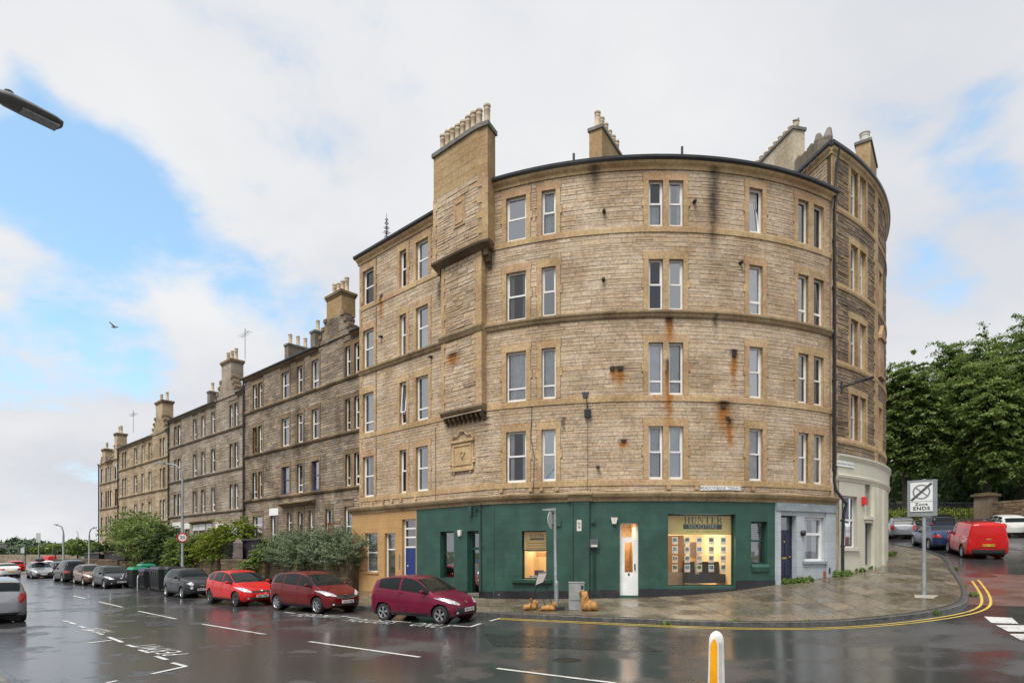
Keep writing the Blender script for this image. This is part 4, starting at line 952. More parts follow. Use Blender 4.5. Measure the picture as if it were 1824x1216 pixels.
pb(MAIN, a-.12, b+.1, c-.11, c-.003, N1, N1+.1, M_greylt, 'sill', grey_o)
for p0, p1 in ((1381.5, 1389.5), (1470, 1487)): pb(MAIN, srf(p0), srf(p1), -.2, 3.38, N1, N1+.05, M_greyp, 'pilaster', grey_o)
mb = MB(); pbox(mb, MAIN, srf(1381), L1+.08, 3.38, 3.70, N1, N1+.09); mb.build('fascia', M_greylt, grey_o)
mb = MB(); mb.lathe(MAIN.pt(srf(1429), zf(1429, 949), N1+.04), [(.02,-.12),(.10,-.09),(.12,0),(.10,.09),(.02,.12)], 12); mb.build('wall_vent', M_black, grey_o, smooth=True)
for px, py, m in ((1468, 1022, plain('terracotta', (.30,.09,.05), .8)), (1476, 1016, M_black)): s = srf(px); z = zf(px, py); pb(MAIN, s-.06, s+.06, z-.13, z+.13, N1, N1+.05, m, 'air_brick', grey_o)
# ================================================================ the taller dark tenement at the right
dx0, dy0 = DARKP.xy(5)
B_DARK = thing('tenement_building', 'taller sooty brown tenement with cream painted shopfront behind the black downpipe', 'building', (dx0, dy0, .8))
DST = [(.23,.185,.135),(.31,.25,.185),(.20,.165,.13),(.37,.285,.20),(.26,.21,.16),(.41,.31,.21),(.21,.18,.15),(.33,.27,.21)]
M_dark = stone_mat('sooty_rubble_stone', DST, dark=.4, dirt_amt=.7, bump=.8)
M_mortd = stone_mat('sooty_mortar', [(.11,.09,.07),(.15,.12,.09)], dark=.5, bump=.3)
DP = DARKP; LD = DP.len
DF = [(16.72, 18.78), (13.42, 15.42), (10.05, 12.1), (6.72, 8.75)]
dw = [(DP.at(1514.5), DP.at(1527.5)), (DP.at(1530.5), DP.at(1541.5))]
far = (DP.at(1564.5), DP.at(1570))
hl = [(a, b, z0, z1) for a, b in dw for z0, z1 in DF]+[(far[0], far[0]+.75, z0, z1) for z0, z1 in (DF[1], DF[3])]
mb = MB(); mb.rv = (.5,.5,.5); wall_grid(mb, DP, 0, LD, 5.2, 19.0, hl)
GA = Path([(13.05, 30.3), PE])                # gable wall seen above the neighbour's roof
wall_grid(mb, GA, 0, GA.len, 16.0, 19.0, []); mb.build('wall', M_mortd, B_DARK)
xs = [(dw[0][0]-.2, dw[1][1]+.2, z0-.05, z1+.3) for z0, z1 in DF]+[(far[0]-.2, far[0]+.95, z0-.05, z1+.3) for z0, z1 in (DF[1], DF[3])]
s56 = DP.at(1556.5); s60 = DP.at(1561.5)
xs += [(s56, s60, 5, 19.2), (0, .22, 5, 19.2)]
bd = [(16.45, 16.7), (13.15, 13.4), (9.78, 10.03), (6.45, 6.70)]
xs += [(0, 99, a-.005, b+.005) for a, b in bd]
zb = sorted({z for a, b in bd for z in (a-.005, b+.005)}|{z1+.3 for _, z1 in DF})
put_stones(DP, lay_stones(DP, .2, 10.5, 5.3, 18.8, xs, zbreaks=zb), M_dark, B_DARK, prot=.03, limit=180)
put_stones(GA, lay_stones(GA, 0, GA.len-.25, 16.2, 18.8, [(0, .01, 0, 1)]), M_sand, B_DARK, prot=.025, limit=0, name='gable_stone')
for (a, b) in bd: band('string_course', DP, 0, 12, [(-.01,a),(.06,a),(.08,a+.1),(.07,b-.03),(.05,b),(-.01,b)], M_dress, B_DARK)
for i, (a, b) in enumerate(dw):
    for j, (z0, z1) in enumerate(DF): window(DP, a, b, z0, z1, B_DARK, 'sash', inside=random.choice(['dark','half','dark','net']), sur=M_dress, margin=0, lintel=0, quoins=False, depth=.2)
for z0, z1 in (DF[1], DF[3]): window(DP, far[0], far[0]+.75, z0, z1, B_DARK, 'sash', sur=M_dress)
for z0, z1 in DF:
    sb = MB(); a, b = dw[0][0], dw[1][1]
    for q0, q1, e in ((0, .44, 0), (.44, .6, .07), (.6, 1, 0)):
        H = z1-z0; sb.rv = rrv(); pbox(sb, DP, a-.2-e, a, z0+H*q0+.002, z0+H*q1-.002, -.01, .035); sb.rv = rrv(); pbox(sb, DP, b, b+.2+e, z0+H*q0+.002, z0+H*q1-.002, -.01, .035)
    sb.rv = rrv(); pbox(sb, DP, dw[0][1], dw[1][0], z0, z1, -.18, .035); sb.rv = rrv(); pbox(sb, DP, a-.23, b+.23, z1, z1+.29, -.01, .039); sb.build('pair_surround', M_dress, B_DARK)
mb = MB(); z = 5.3; k = 0
while z < 18.7:
    h = rvar(.26, .36); mb.rv = rrv(); pbox(mb, DP, 0, .42 if k % 2 else .24, z+.003, z+h-.003, -.01, .035); mb.rv = rrv(); e = .08 if k % 2 else 0; pbox(mb, DP, s56-e, s60+e*.5, z+.003, z+h-.003, -.01, .06); z += h; k += 1
tag(mb.build('quoins', M_dress, B_DARK), kind='stuff')
# pedimented niche on the far curve
a = DP.at(1562.5); mb = MB(); mb.rv = rrv(); pbox(mb, DP, a, a+1.0, 10.3, 12.0, 0, .12); pbox(mb, DP, a-.1, a+1.1, 12.0, 12.15, 0, .22); mb.hexa([DP.pt(s, z, n) for n in (0, .2) for s, z in ((a-.05,12.15),(a+1.05,12.15),(a+.55,12.75),(a+.45,12.75))]); pbox(mb, DP, a-.05, a+1.05, 10.15, 10.3, 0, .18)
mb.build('pedimented_niche', M_dress, B_DARK)
ec = [(-.01,18.82),(.05,18.82),(.07,18.92),(.14,19.0),(.17,19.1),(-.01,19.1)]
band('eaves_cornice', DP, -.1, 11, ec, M_dress, B_DARK); band('eaves_cornice', GA, 1.2, GA.len+.1, ec, M_dress, B_DARK)
gu = [(-.1,19.105),(.18,19.105),(.23,19.17),(.24,19.26),(.20,19.27),(.2,19.33),(-.1,19.36)]
mb = MB(); sweep(mb, DP, -.15, 11, gu, .4); mb.build('gutter', M_lead, B_DARK); mb = MB(); sweep(mb, GA, 1.2, GA.len+.15, gu, .4); mb.build('gutter', M_lead, B_DARK)
mb = MB(); sweep(mb, DP, 2.6, 20, [(0,19.2),(.15,19.3),(-4,21.2),(-8,19.2)], 1); mb.build('roof', M_slate, B_DARK)
M_cemr = stone_mat('grey_cement_render', [(.20,.185,.155),(.24,.22,.18)], dark=.5, dirt_amt=.6, bump=.2); M_palr = stone_mat('pale_render', [(.50,.45,.35),(.54,.49,.39)], dark=.6, dirt_amt=.3, bump=.12)
chimney(B_DARK, (13.2,29.0), (12.5,32.4), .62, 21.55, 16.8, M_palr, 9, ph=.42, pr=.15, side=-1, style=1)
sk = MB(); sk.rv = rrv()       # stepped skew wall between stack and front
for i in range(4):
    y0 = 28.85-.42*i; sk.hexa([(x+13.2+.08*i, y, z) for z in (19.0, 19.95-(.07 if i % 2 else 0)) for x, y in ((0, y0-.42),(.85, y0-.30),(.85, y0+.12),(0, y0))])
sk.build('skew_wall', M_cemr, B_DARK)
mb = MB(); c = (13.95, 27.7)
mb.lathe((c[0], c[1], 19.15), [(.3,0),(.28,.5),(.12,.6)], 8)
for ox, h_, l_ in ((-.14, .9, -.1), (.16, 1.25, .16)): mb.tube([(c[0]+ox, c[1], 19.65), (c[0]+ox*1.3, c[1], 19.8+h_*.35), (c[0]+ox+l_*.7, c[1], 19.75+h_*.75)], [.12,.22,.10], 9)
mb.build('stone_finial', plain('weathered_stone', (.17,.15,.13), .9, var=.4, bump=.5), B_DARK)
mb = MB(); mb.box((13.95,27.7,18.7), (.7,.7,1.2)); mb.build('finial_base', M_cemr, B_DARK)
chimney(B_DARK, (18.0,31.0), (19.6,33.2), .66, 22.35, 18.5, M_rend, 2, ph=.75, pr=.24, pmat=plain('white_pot', (.6,.58,.52), .7))
# cream shopfront
M_crm = brickpaint('cream_shop_paint', (.60,.59,.48), .05, .5, (30, 30)); OPS2 = {}
nd = .14
def dz(px, py): return DP.z(px, py, nd)
for k, (a, b, c, d) in {'cwin': (1499, 1527, 883, 975), 'cdoor': (1541, 1551.5, 931, 1006), 'cup': (1540.5, 1549.5, 850, 919)}.items():
    m = (a+b)/2; OPS2[k] = (DP.at(a, nd), DP.at(b, nd), dz(m, d), dz(m, c))
mb = MB(); wall_grid(mb, DP, .35, 14, -.2, 5.5, list(OPS2.values()), nd)
for a, b, c, d in OPS2.values():
    for s in (a, b): mb.face([DP.pt(s, c, nd), DP.pt(s, d, nd), DP.pt(s, d, nd-.3), DP.pt(s, c, nd-.3)])
    for z in (c, d): mb.face([DP.pt(a, z, nd), DP.pt(b, z, nd), DP.pt(b, z, nd-.3), DP.pt(a, z, nd-.3)])
shop = mb.build('shopfront', M_crm, B_DARK)
mb = MB(); pbox(mb, DP, -.05, .36, -.2, 5.3, -.05, .12); mb.build('shop_pier', M_sand, B_DARK)
band('shop_cornice', DP, .15, 13, [(-.01,4.80),(nd+.03,4.80),(nd+.05,4.88),(nd+.09,4.95),(nd+.10,5.05),(nd+.05,5.09),(nd+.05,5.66),(nd+.09,5.76),(nd+.13,5.86),(nd+.13,5.94),(-.01,6.02)], M_crm, B_DARK)
for k, mids, vm, m, lf in (('cwin', (.54,), (.42,), M_white, 0), ('cup', (.5,), (), M_white, 0), ('cdoor', (), (), plain('slate_grey_door', (.12,.13,.15), .4), 1)):
    a, b, c, d = OPS2[k]; mb = MB(); D = nd-.22; w = .07
    for q in ((a, a+w, c, d), (b-w, b, c, d), (a+w, b-w, c, c+w), (a+w, b-w, d-w, d)): pbox(mb, DP, *q, D, D+.06, 9)
    for f in mids: z = c+(d-c)*f; pbox(mb, DP, a+w, b-w, z-.04, z+.04, D, D+.055, 9)
    for f in vm: s = a+(b-a)*f; pbox(mb, DP, s-.03, s+.03, c, d, D, D+.05, 9)
    o = mb.build('window' if not lf else 'door', m, shop)
    mb = MB()
    if lf: pbox(mb, DP, a+w, b-w, c, d-w, D, D+.03, 9); mb.build('door_leaf', m, o)
    else:
        mb.face([DP.pt(a, c, D+.02), DP.pt(b, c, D+.02), DP.pt(b, d, D+.02), DP.pt(a, d, D+.02)]); mb.build('pane', M_glass2, o)
        mb = MB(); pbox(mb, DP, a-.3, b+.3, c-.3, d+.3, D-1.0, D-.95, 9); mb.build('room', M_room, o)
        if k == 'cwin':
            mb = MB(); curtain(mb, DP, a+.08, a+(b-a)*.38, c+1.0, d-.05, D-.1); curtain(mb, DP, a+(b-a)*.55, b-.1, c+1.1, d-.05, D-.1); mb.build('blue_curtain', plain('blue_curtain', (.03,.12,.25), .8), o)
            mb = MB(); pbox(mb, DP, a+.1, b-.3, c+.35, c+1.0, D-.2, D-.15, 9); mb.build('pink_board', plain('pink_board', (.45,.07,.20), .6), o)
            mb = MB(); pbox(mb, DP, b-.45, b-.1, c+.1, c+.5, D-.3, D-.1, 9); mb.build('red_box', plain('red_goods', (.4,.05,.02), .6), o)
a, b, c, d = OPS2['cwin']; mb = MB(); pbox(mb, DP, a-.05, b+.15, c-.14, c-.003, nd, nd+.1); mb.build('sill', M_crm, shop)
a, b, c, d = OPS2['cup']; mb = MB(); pbox(mb, DP, a-.1, b+.15, c-.16, c-.003, nd, nd+.12); pbox(mb, DP, OPS2['cdoor'][0]-.05, OPS2['cdoor'][1]+.1, OPS2['cdoor'][3]+.003, OPS2['cdoor'][3]+.12, nd, nd+.08); mb.build('door_hood', M_crm, shop)
for p0, p1 in ((1551.5, 1556), (1558.5, 1564.5), (1569, 1573)):
    mb = MB(); pbox(mb, DP, DP.at(p0, nd), DP.at(p1, nd), .3, 4.72, nd, nd+.14); mb.build('pilaster', M_crm, shop)
mb = MB(); s = DP.at(1537, nd); pbox(mb, DP, s-.14, s+.14, dz(1537, 899), dz(1537, 885), nd, nd+.16); tag(mb.build('alarm_box', plain('red_box', (.55,.02,.02), .4)), 'small red alarm box on the cream shopfront', 'alarm box')
mb = MB(); s = DP.at(1507, nd+.08); pbox(mb, DP, s-.75, s+.68, 5.40, 5.62, nd+.055, nd+.085); sg = mb.build('street_name_sign', M_white); tag(sg, 'white street name plate above the cream shop beside the downpipe', 'sign')
mb = MB(); add_text(mb, 'MEADOWBANK CRESCENT', .115, lambda x, y: DP.pt(s-.03+x, 5.51+y, nd+.088)); mb.build('lettering', M_black, sg)
# long black downpipe at the junction of the two tenements, iron bracket
mb = MB(); pt = lambda s, z, n: (DP.pt(s, z, n))
mb.tube([MAIN.pt(L1-.0,16.95,.22), MAIN.pt(L1+.05,16.3,.13), MAIN.pt(L1,9,.13), MAIN.pt(L1-.0,4.75,.13), MAIN.pt(L1+.02,4.35,.2), pt(.28,3.75,.5), pt(.30,3.3,.36), pt(.30,2,.33), pt(.30,.85,.33)], .065, 10)
mb.tube([pt(.12,19.0,.3), pt(.2,18.3,.12), pt(.10,17.2,.12), pt(.0,16.6,.2), pt(-.05,16.1,.2), pt(-.03,5,.2)], .05, 8)
for z in (15,13,11,9,7,5.2): mb.lathe((*MAIN.pt(L1, 0, .13)[:2], z), [(.06,0),(.09,.01),(.09,.1),(.06,.11)], 10)
for z in (3.0,1.9): mb.lathe((*pt(.30, 0, .33)[:2], z), [(.06,0),(.09,.01),(.09,.1),(.06,.11)], 10)
tag(mb.build('downpipe', M_black, None, smooth=True, sharp=50), 'tall black rainwater pipe between the pale and the dark tenement', 'downpipe')
mb = MB(); a = DP.pt(DP.at(1497), 10.25, .05); a = (a[0], a[1], DP.z(1497, 690)); b = (20.0-2.6, 27.0, 0)
e = ((1553-CX)/F*27.0, 27.0, 0); z2 = EYE+(HY-673)/F*27.0; mb.tube([a, (e[0], e[1], z2)], [.05,.03], 7); mb.tube([(a[0], a[1], a[2]-.25), (a[0], a[1], a[2]+.25)], .05, 6); c_ = Vector(a)*.25+Vector((e[0], e[1], z2))*.75; mb.tube([c_+Vector((-.35,.1,-.06)), c_+Vector((.35,-.1,.12))], .07, 6)
tag(mb.build('wall_bracket', M_black), 'black iron bracket arm sticking out from the dark tenement', 'bracket')

# ================================================================ the terrace running away to the left
GST = [(.24,.21,.175),(.34,.295,.24),(.29,.255,.215),(.40,.335,.26),(.22,.195,.175),(.44,.36,.27),(.32,.28,.24)]
GST2 = [(.34,.305,.265),(.40,.36,.305),(.36,.32,.28),(.44,.39,.325),(.31,.275,.245)]
GST3 = [(.46,.38,.275),(.52,.43,.315),(.42,.345,.255),(.55,.46,.34),(.38,.31,.235)]
M_t1 = stone_mat('weathered_grey_brown_stone', GST, dark=.38, dirt_amt=.85, bump=.7, vstreak=.5); M_t2 = stone_mat('grey_ashlar', GST2, dark=.5, dirt_amt=.6, bump=.5); M_t3 = stone_mat('buff_ashlar', GST3, dark=.55, dirt_amt=.5, bump=.5)
M_td1 = stone_mat('sooty_dressed_stone', [(.16,.125,.09),(.24,.18,.115),(.31,.235,.15)], dark=.4, dirt_amt=.9, bump=.15, vstreak=.5); M_td2 = stone_mat('grey_dressed_stone', [(.22,.19,.155),(.28,.24,.195)], dark=.5, dirt_amt=.6, bump=.15); M_td3 = stone_mat('buff_dressed_stone', [(.33,.27,.19),(.40,.325,.23)], dark=.5, dirt_amt=.5, bump=.15)
TP = TERR
def tat(px): return TP.at(px)
def crowgable(par, s0, s1, zb, ztop, stackz, mat, cmat, npot, fine=True):
    """wallhead gable with crow steps, carrying a chimney"""
    o = None; mb = MB(); mb.rv = rrv(); w = s1-s0; m = (s0+s1)/2; steps = 4; cw = w*.42
    prof = []
    for i in range(steps):
        z0 = zb+(ztop-zb)*i/steps; z1 = zb+(ztop-zb)*(i+1)/steps; ww = w-(w-cw)*i/steps
        pbox(mb, TP, m-ww/2, m+ww/2, z0, z1, -.5, .0+.002*i)
    o = mb.build('wallhead_gable', mat, par)
    if fine:
        cells = []
        for i in range(steps):
            z0 = zb+(ztop-zb)*i/steps; z1 = zb+(ztop-zb)*(i+1)/steps; ww = w-(w-cw)*i/steps; cells += lay_stones(TP, m-ww/2+.2, m+ww/2-.2, z0, z1, [])
        put_stones(TP, cells, mat, o, prot=.02, limit=0, n0=.005)
    for i in range(steps):
        z1 = zb+(ztop-zb)*(i+1)/steps; ww = w-(w-cw)*i/steps
        for sg in (-1, 1): mb = MB(); mb.rv = rrv(); e = m+sg*ww/2; pbox(mb, TP, min(e, e-sg*.34), max(e, e-sg*.34), z1-.12, z1+.1, -.55, .09); mb.build('crow_step', M_td1 if fine else mat, o)
    st_ = MB(); st_.rv = rrv(); pbox(st_, TP, m-cw/2, m+cw/2, ztop, stackz, -.95, .02); c = st_.build('chimney', cmat, par)
    mb = MB(); pbox(mb, TP, m-cw/2-.1, m+cw/2+.1, stackz, stackz+.16, -1.05, .12); pbox(mb, TP, m-cw/2-.05, m+cw/2+.05, stackz-.12, stackz, -1.0, .07); mb.build('coping', M_td1, c)
    pts = [TP.pt(m-cw/2+.15+(cw-.3)*i/max(1, npot-1), stackz+.16, -.45) for i in range(npot)]
    pots(c, pts, h=.85, r=.14, mat=M_pot); return c
def rstack(par, s, zt, zb, L_, np_, mats):
    """stack standing on the ridge, its long side running back from the street"""
    a = TP.pt(s, 0, -1.6); b = TP.pt(s, 0, -1.6-L_); c = chimney(par, a[:2], b[:2], .6, zt, zb, M_cemr, np_, ph=.8, pr=.14, pmat=None); 
def terrace(label, px0, px1, sills, eaves, cols, rmat, dmat, gab, fine, ground, base, wh=1.9, whtop=1.78, pst=()):
    s0, s1 = tat(px0), tat(px1); X, Y = TP.xy((s0+s1)/2); B = thing('tenement_building', label, 'building', (X, Y, .8), group=None)
    hl = []; xs = []; wins = []
    for ci, c in enumerate(cols):
        pair = len(c) == 4; ops = [(tat(c[0]), tat(c[1]))]+([(tat(c[2]), tat(c[3]))] if pair else [])
        a, b = ops[0][0], ops[-1][1]
        for fi, z in enumerate(sills):
            z1 = z+(whtop if fi == 0 else wh)
            for o in ops: hl.append((*o, z, z1)); wins.append((*o, z, z1, pair, fi, ci))
            xs.append((a-.2, b+.2, z-.05, z1+.28))
    gw = []
    for (a, b, z0, z1, kind) in ground:
        a, b = tat(a), tat(b); hl.append((a, b, z0, z1)); xs.append((a-.16, b+.16, z0-.05, z1+.3)); gw.append((a, b, z0, z1, kind))
    mb = MB(); mb.rv = (.5,.5,.5); wall_grid(mb, TP, s0, s1, -1, eaves, hl); 
    e0 = TP.pt(s0, 0, 0); e1 = TP.pt(s0, 0, -9); mb.face([(*e0[:2], -1), (*e1[:2], -1), (*e1[:2], eaves), (*e0[:2], eaves)], [(0,-1),(9,-1),(9,eaves),(0,eaves)])
    mb.build('wall', M_mortd if fine < 2 else rmat, B)
    bz = [(z-.24, z-.01) for z in sills]; ex = xs+[(-99, 99, a-.005, b+.005) for a, b in bz]
    zb = sorted({q for a, b in bz for q in (a-.005, b+.005)}|{z+wh+.28 for z in sills[1:]})
    kw = dict(hmin=.17, hmax=.27, lmin=.4, lmax=1.0) if fine else {}
    if fine == 2: kw = dict(hmin=.24, hmax=.34, lmin=.6, lmax=1.2)
    put_stones(TP, lay_stones(TP, s0, s1, .4, eaves-.1, ex, zbreaks=zb, **kw), rmat, B, prot=.022 if fine < 2 else .012, limit=299 if fine == 0 else 0)
    for a, b in bz: band('string_course', TP, s0, s1, [(-.01,a),(.10,a+.02),(.15,a+.12),(.13,b-.03),(.05,b),(-.01,b)], dmat, B)
    cuts = sorted((tat(g[0]), tat(g[1])) for g in gab); sg_ = []; c_ = s0-.05
    for a, b in cuts:
        if a-c_ > .15: sg_.append((c_, a-.02))
        c_ = b+.02
    if s1-c_ > .15: sg_.append((c_, s1))
    for a, b in sg_:
        mb = MB(); sweep(mb, TP, a, b, [(-.01,eaves-.1),(.12,eaves-.02),(.2,eaves+.06),(-.01,eaves+.06)], 3); mb.build('eaves_cornice', dmat, B)
        mb = MB(); sweep(mb, TP, a, b, [(-.1,eaves+.065),(.22,eaves+.065),(.29,eaves+.14),(.29,eaves+.2),(-.1,eaves+.2)], 3); mb.build('gutter', M_lead, B)
    mb = MB(); rise = 3.4; mb.face([TP.pt(s0, eaves+.15, .1), TP.pt(s1, eaves+.15, .1), TP.pt(s1, eaves+rise, -5), TP.pt(s0, eaves+rise, -5)], [(s0, 0), (s1, 0), (s1, 6), (s0, 6)])
    mb.face([TP.pt(s0, eaves+rise, -5), TP.pt(s1, eaves+rise, -5), TP.pt(s1, eaves-1, -10), TP.pt(s0, eaves-1, -10)], [(s0, 0), (s1, 0), (s1, 6), (s0, 6)]); mb.build('roof', M_slate, B)
    mb = MB(); mb.tube([TP.pt(s0, eaves+rise+.05, -5), TP.pt(s1, eaves+rise+.05, -5)], .12, 6); mb.build('ridge', M_cemr, B)
    for (a, b, z, z1, pair, fi, ci) in wins:
        fm = M_white; r_ = random.random()
        if r_ < .22: fm = M_cream
        elif r_ < .28: fm = M_brownf
        if fine == 0 and fi == 2 and ci in (1, 3): fm = M_bluef
        kind = random.choice(['sash','sash','sash','low','low2','top']) if fine < 2 else 'sash'
        window(TP, a, b, z, z1, B, kind, fm=fm, inside=random.choice(['dark','net','half','part','dark','blind']) if fine < 2 else random.choice(['dark','net','dark']), sur=dmat if fine < 2 else None, margin=.14 if not pair else 0, lintel=.26 if not pair else 0, quoins=False, room=fine < 2, proud=.03)
        if fine == 2:
            mb = MB(); mb.face([TP.pt(a, z, -.4), TP.pt(b, z, -.4), TP.pt(b, z1, -.4), TP.pt(a, z1, -.4)]); mb.build('room', M_room, B)
    for c in cols:
        if len(c) == 4 and fine < 2:
            for fi, z in enumerate(sills):
                z1 = z+(whtop if fi == 0 else wh); A_, B_, C_, D_ = map(tat, c); sb = MB()
                for a, b in ((A_-.15, A_), (B_, C_), (D_, D_+.15)): sb.rv = rrv(); pbox(sb, TP, a, b, z, z1, -.14, .03)
                sb.rv = rrv(); pbox(sb, TP, A_-.2, D_+.2, z1, z1+.26, -.01, .034); sb.build('pair_surround', dmat, B)
    for (a, b, z0, z1, kind) in gw:
        if kind[0] == 'd':
            dcol = {'dr': plain('maroon_door', (.16,.012,.02), .35), 'dk': plain('dark_door', (.02,.022,.03), .35), 'dp': plain('purple_grey_door', (.09,.08,.14), .4)}[kind[:2]]
            w = window(TP, a, b, z0, z1, B, 'top', fm=M_white, sur=dmat, margin=.12, quoins=False); mb = MB(); pbox(mb, TP, a+.05, b-.05, z0, z0+(z1-z0)*.72, -.16, -.10); mb.build('door_leaf', dcol, w)
        else: window(TP, a, b, z0, z1, B, 'top' if kind == 'h' else 'mid' if kind == 'm' else 'sash', inside='net', sur=dmat, margin=.12, quoins=False)
        if 'W' in kind: mb = MB(); pbox(mb, TP, a-.2, b+.2, z1+.005, z1+.5, 0, .05); mb.build('white_lintel', M_white, B)
    for g in gab: crowgable(B, tat(g[0]), tat(g[1]), eaves-.2, g[2], g[3], rmat, g[5], g[4], fine < 2)
    for (px, zt, L_, n_) in pst: rstack(B, tat(px), zt, eaves, L_, n_, None)
    mb = MB(); p = TP.pt(s0+.08, 0, .14); mb.tube([(p[0], p[1], .2), (p[0], p[1], eaves+.1)], .07, 8); mb.build('downpipe', M_black, B); return B
T1 = terrace('weathered grey-brown terrace tenement beside the pale corner block, red door behind hedge', 436, 645, [12.22, 8.97, 5.66], 14.55,
    [(450.5,458,460.5,467.5), (502,515.5), (529.5,540), (555.5,568.5), (615.5,625,631.5,642)], M_t1, M_td1, [(565, 628, 16.15, 17.45, 4, M_rend)], 0,
    [(451,468,2.3,4.35,'h'), (483,494,1.5,4.3,'n W'), (512,520.5,2.2,4.4,'h'), (531,540.5,1.4,4.4,'dk'), (551,558.5,2.2,4.4,'n'), (580.5,592,1.4,4.4,'dr'), (614,628,2.0,4.45,'n')], 1.0,
    pst=((476, 16.9, 3.0, 5), (522, 16.95, 3.2, 4)))
mb = MB(); sweep(mb, TP, tat(504), tat(563), [(0,4.75),(.12,4.78),(.3,4.92),(.42,4.97),(.42,5.03),(0,5.12)], 2); mb.build('door_hood', M_td1, T1)
T2 = terrace('grey ashlar terrace tenement with white painted lintels over its ground floor', 302, 436, [11.45, 8.28, 5.1], 13.75,
    [(310.5,315.5,317,322), (344,350.5), (359,365), (376.5,383.5), (409.5,415,418,424.5)], M_t2, M_td2, [(384, 424, 15.35, 16.7, 3, M_t2)], 1,
    [(309.5,321,1.5,3.95,'m W'), (331,337,1.3,3.8,'dk W'), (346,352,1.6,3.6,'n W'), (356,365,1.3,3.6,'n W'), (370,376,1.6,3.6,'n W'), (387,397,1.4,3.5,'n W'), (405,424,1.6,3.3,'n W')], .9, whtop=1.75,
    pst=((340, 16.0, 2.8, 4), (368, 16.1, 2.4, 3)))
mb = MB(); sweep(mb, TP, tat(342), tat(379), [(0,4.15),(.2,4.2),(.35,4.3),(.35,4.36),(0,4.42)], 2); mb.build('door_hood', M_td1, T2)
T3 = terrace('buff ashlar terrace tenement behind the broad garden tree', 212, 302, [10.85, 7.85, 4.85], 13.0,
    [(218,221.8,222.5,226), (239,244.5), (252.5,256.5), (265,269.5), (285,289,290.5,294.5)], M_t3, M_td3, [(270, 298, 14.7, 16.1, 2, M_t3)], 1,
    [(218,226,1.5,3.6,'m'), (262,269,1.5,3.6,'n')], .9, whtop=1.75, pst=((254, 15.1, 2.5, 3),))
T4 = terrace('last and farthest tenement of the terrace at the left end', 178, 212, [9.9, 6.95, 4.0], 12.0,
    [(180,183), (188,190), (191.5,194), (196,199), (205,209.5)], M_t3, M_td3, [(201, 212, 13.7, 14.9, 2, M_t3), (178.5, 191, 12.9, 13.7, 1, M_t3)], 2,
    [(189,192,1,3,'n'), (197,203,.8,2.6,'dp')], .9, whtop=1.7)
mb = MB()
for T_, s, z in ((T1, tat(425), 16.6), (T3, tat(228), 14.6)):
    mb = MB(); p = TP.pt(s, z, -.5); P = Vector(p); mb.tube([P, P+Vector((0,0,2.4))], .02, 5); mb.tube([P+Vector((-.5,.5,1.9)), P+Vector((.5,-.5,2.0))], .015, 4)
    for k in range(5): q = P+Vector((-.5+.25*k, .5-.25*k, 1.9+.02*k)); mb.tube([q+Vector((-.2,-.2,0)), q+Vector((.2,.2,0))], .012, 4)
    mb.build('aerial', M_black, T_)
# ================================================================ vehicles
def carpaint(name, col, metal=.15, rough=.30):
    g = NG(name); n = g.noise(1.5, 4, .5, g.tc.outputs['Object']); n2 = g.noise(220, 2, .5, g.tc.outputs['Object'])
    sep = g.N('ShaderNodeSeparateXYZ'); g.L(g.tc.outputs['Object'], sep.inputs[0])
    dirt = g.M('MULTIPLY', g.mr(sep.outputs[2], .2, .55, 1, 0), g.mr(g.noise(6, 5, .6, g.tc.outputs['Object']), .35, .7))
    c = g.mix(g.mr(n, .3, .7), tuple(v*.92 for v in col), tuple(min(1, v*1.08) for v in col)); c = g.mix(g.M('MULTIPLY', dirt, .45), c, (.07,.065,.06))
    g.col(c); g.p.inputs['Metallic'].default_value = metal; g.rough(g.M('ADD', rough, g.M('MULTIPLY', dirt, .3))); g.p.inputs['Coat Weight'].default_value = .6; g.p.inputs['Specular IOR Level'].default_value = .15; g.p.inputs['Coat Roughness'].default_value = .03
    drops = g.mr(g.noise(55, 2, .5, g.tc.outputs['Object']), .56, .64); g.L(g.bump(drops, .05, .002), g.p.inputs['Coat Normal']); return g.m
def carglass():
    g = NG('car_glass'); g.col((.012,.016,.016)); g.rough(.04); g.p.inputs['Specular IOR Level'].default_value = .5; g.p.inputs['IOR'].default_value = 1.28
    g.L(g.bump(g.noise(2.5, 3, .5, g.tc.outputs['Object']), .05, .02), g.p.inputs['Normal']); return g.m
M_cglass = carglass()
M_tyre = plain('tyre_rubber', (.018,.018,.019), .75, obj=True, bump=.2); M_rim = plain('alloy', (.52,.53,.55), .3, metal=.85, obj=True); M_rimd = plain('dark_alloy', (.16,.16,.17), .35, metal=.8, obj=True)
M_trim = plain('black_plastic', (.02,.02,.021), .5, obj=True); M_chrome = plain('chrome', (.75,.76,.78), .12, metal=1, obj=True)
M_lamp = plain('headlamp_glass', (.62,.65,.68), .08, metal=.45, obj=True, scale=14, var=.5, coat=1); M_tail = plain('tail_lamp', (.42,.012,.012), .15, obj=True, coat=1, scale=12, var=.3); M_amber = plain('amber_lamp', (.8,.25,.02), .2, obj=True)
M_plw = plain('white_plate', (.72,.72,.70), .4, obj=True); M_ply = plain('yellow_plate', (.75,.52,.03), .4, obj=True); M_ink = plain('plate_ink', (.02,.02,.02), .5)
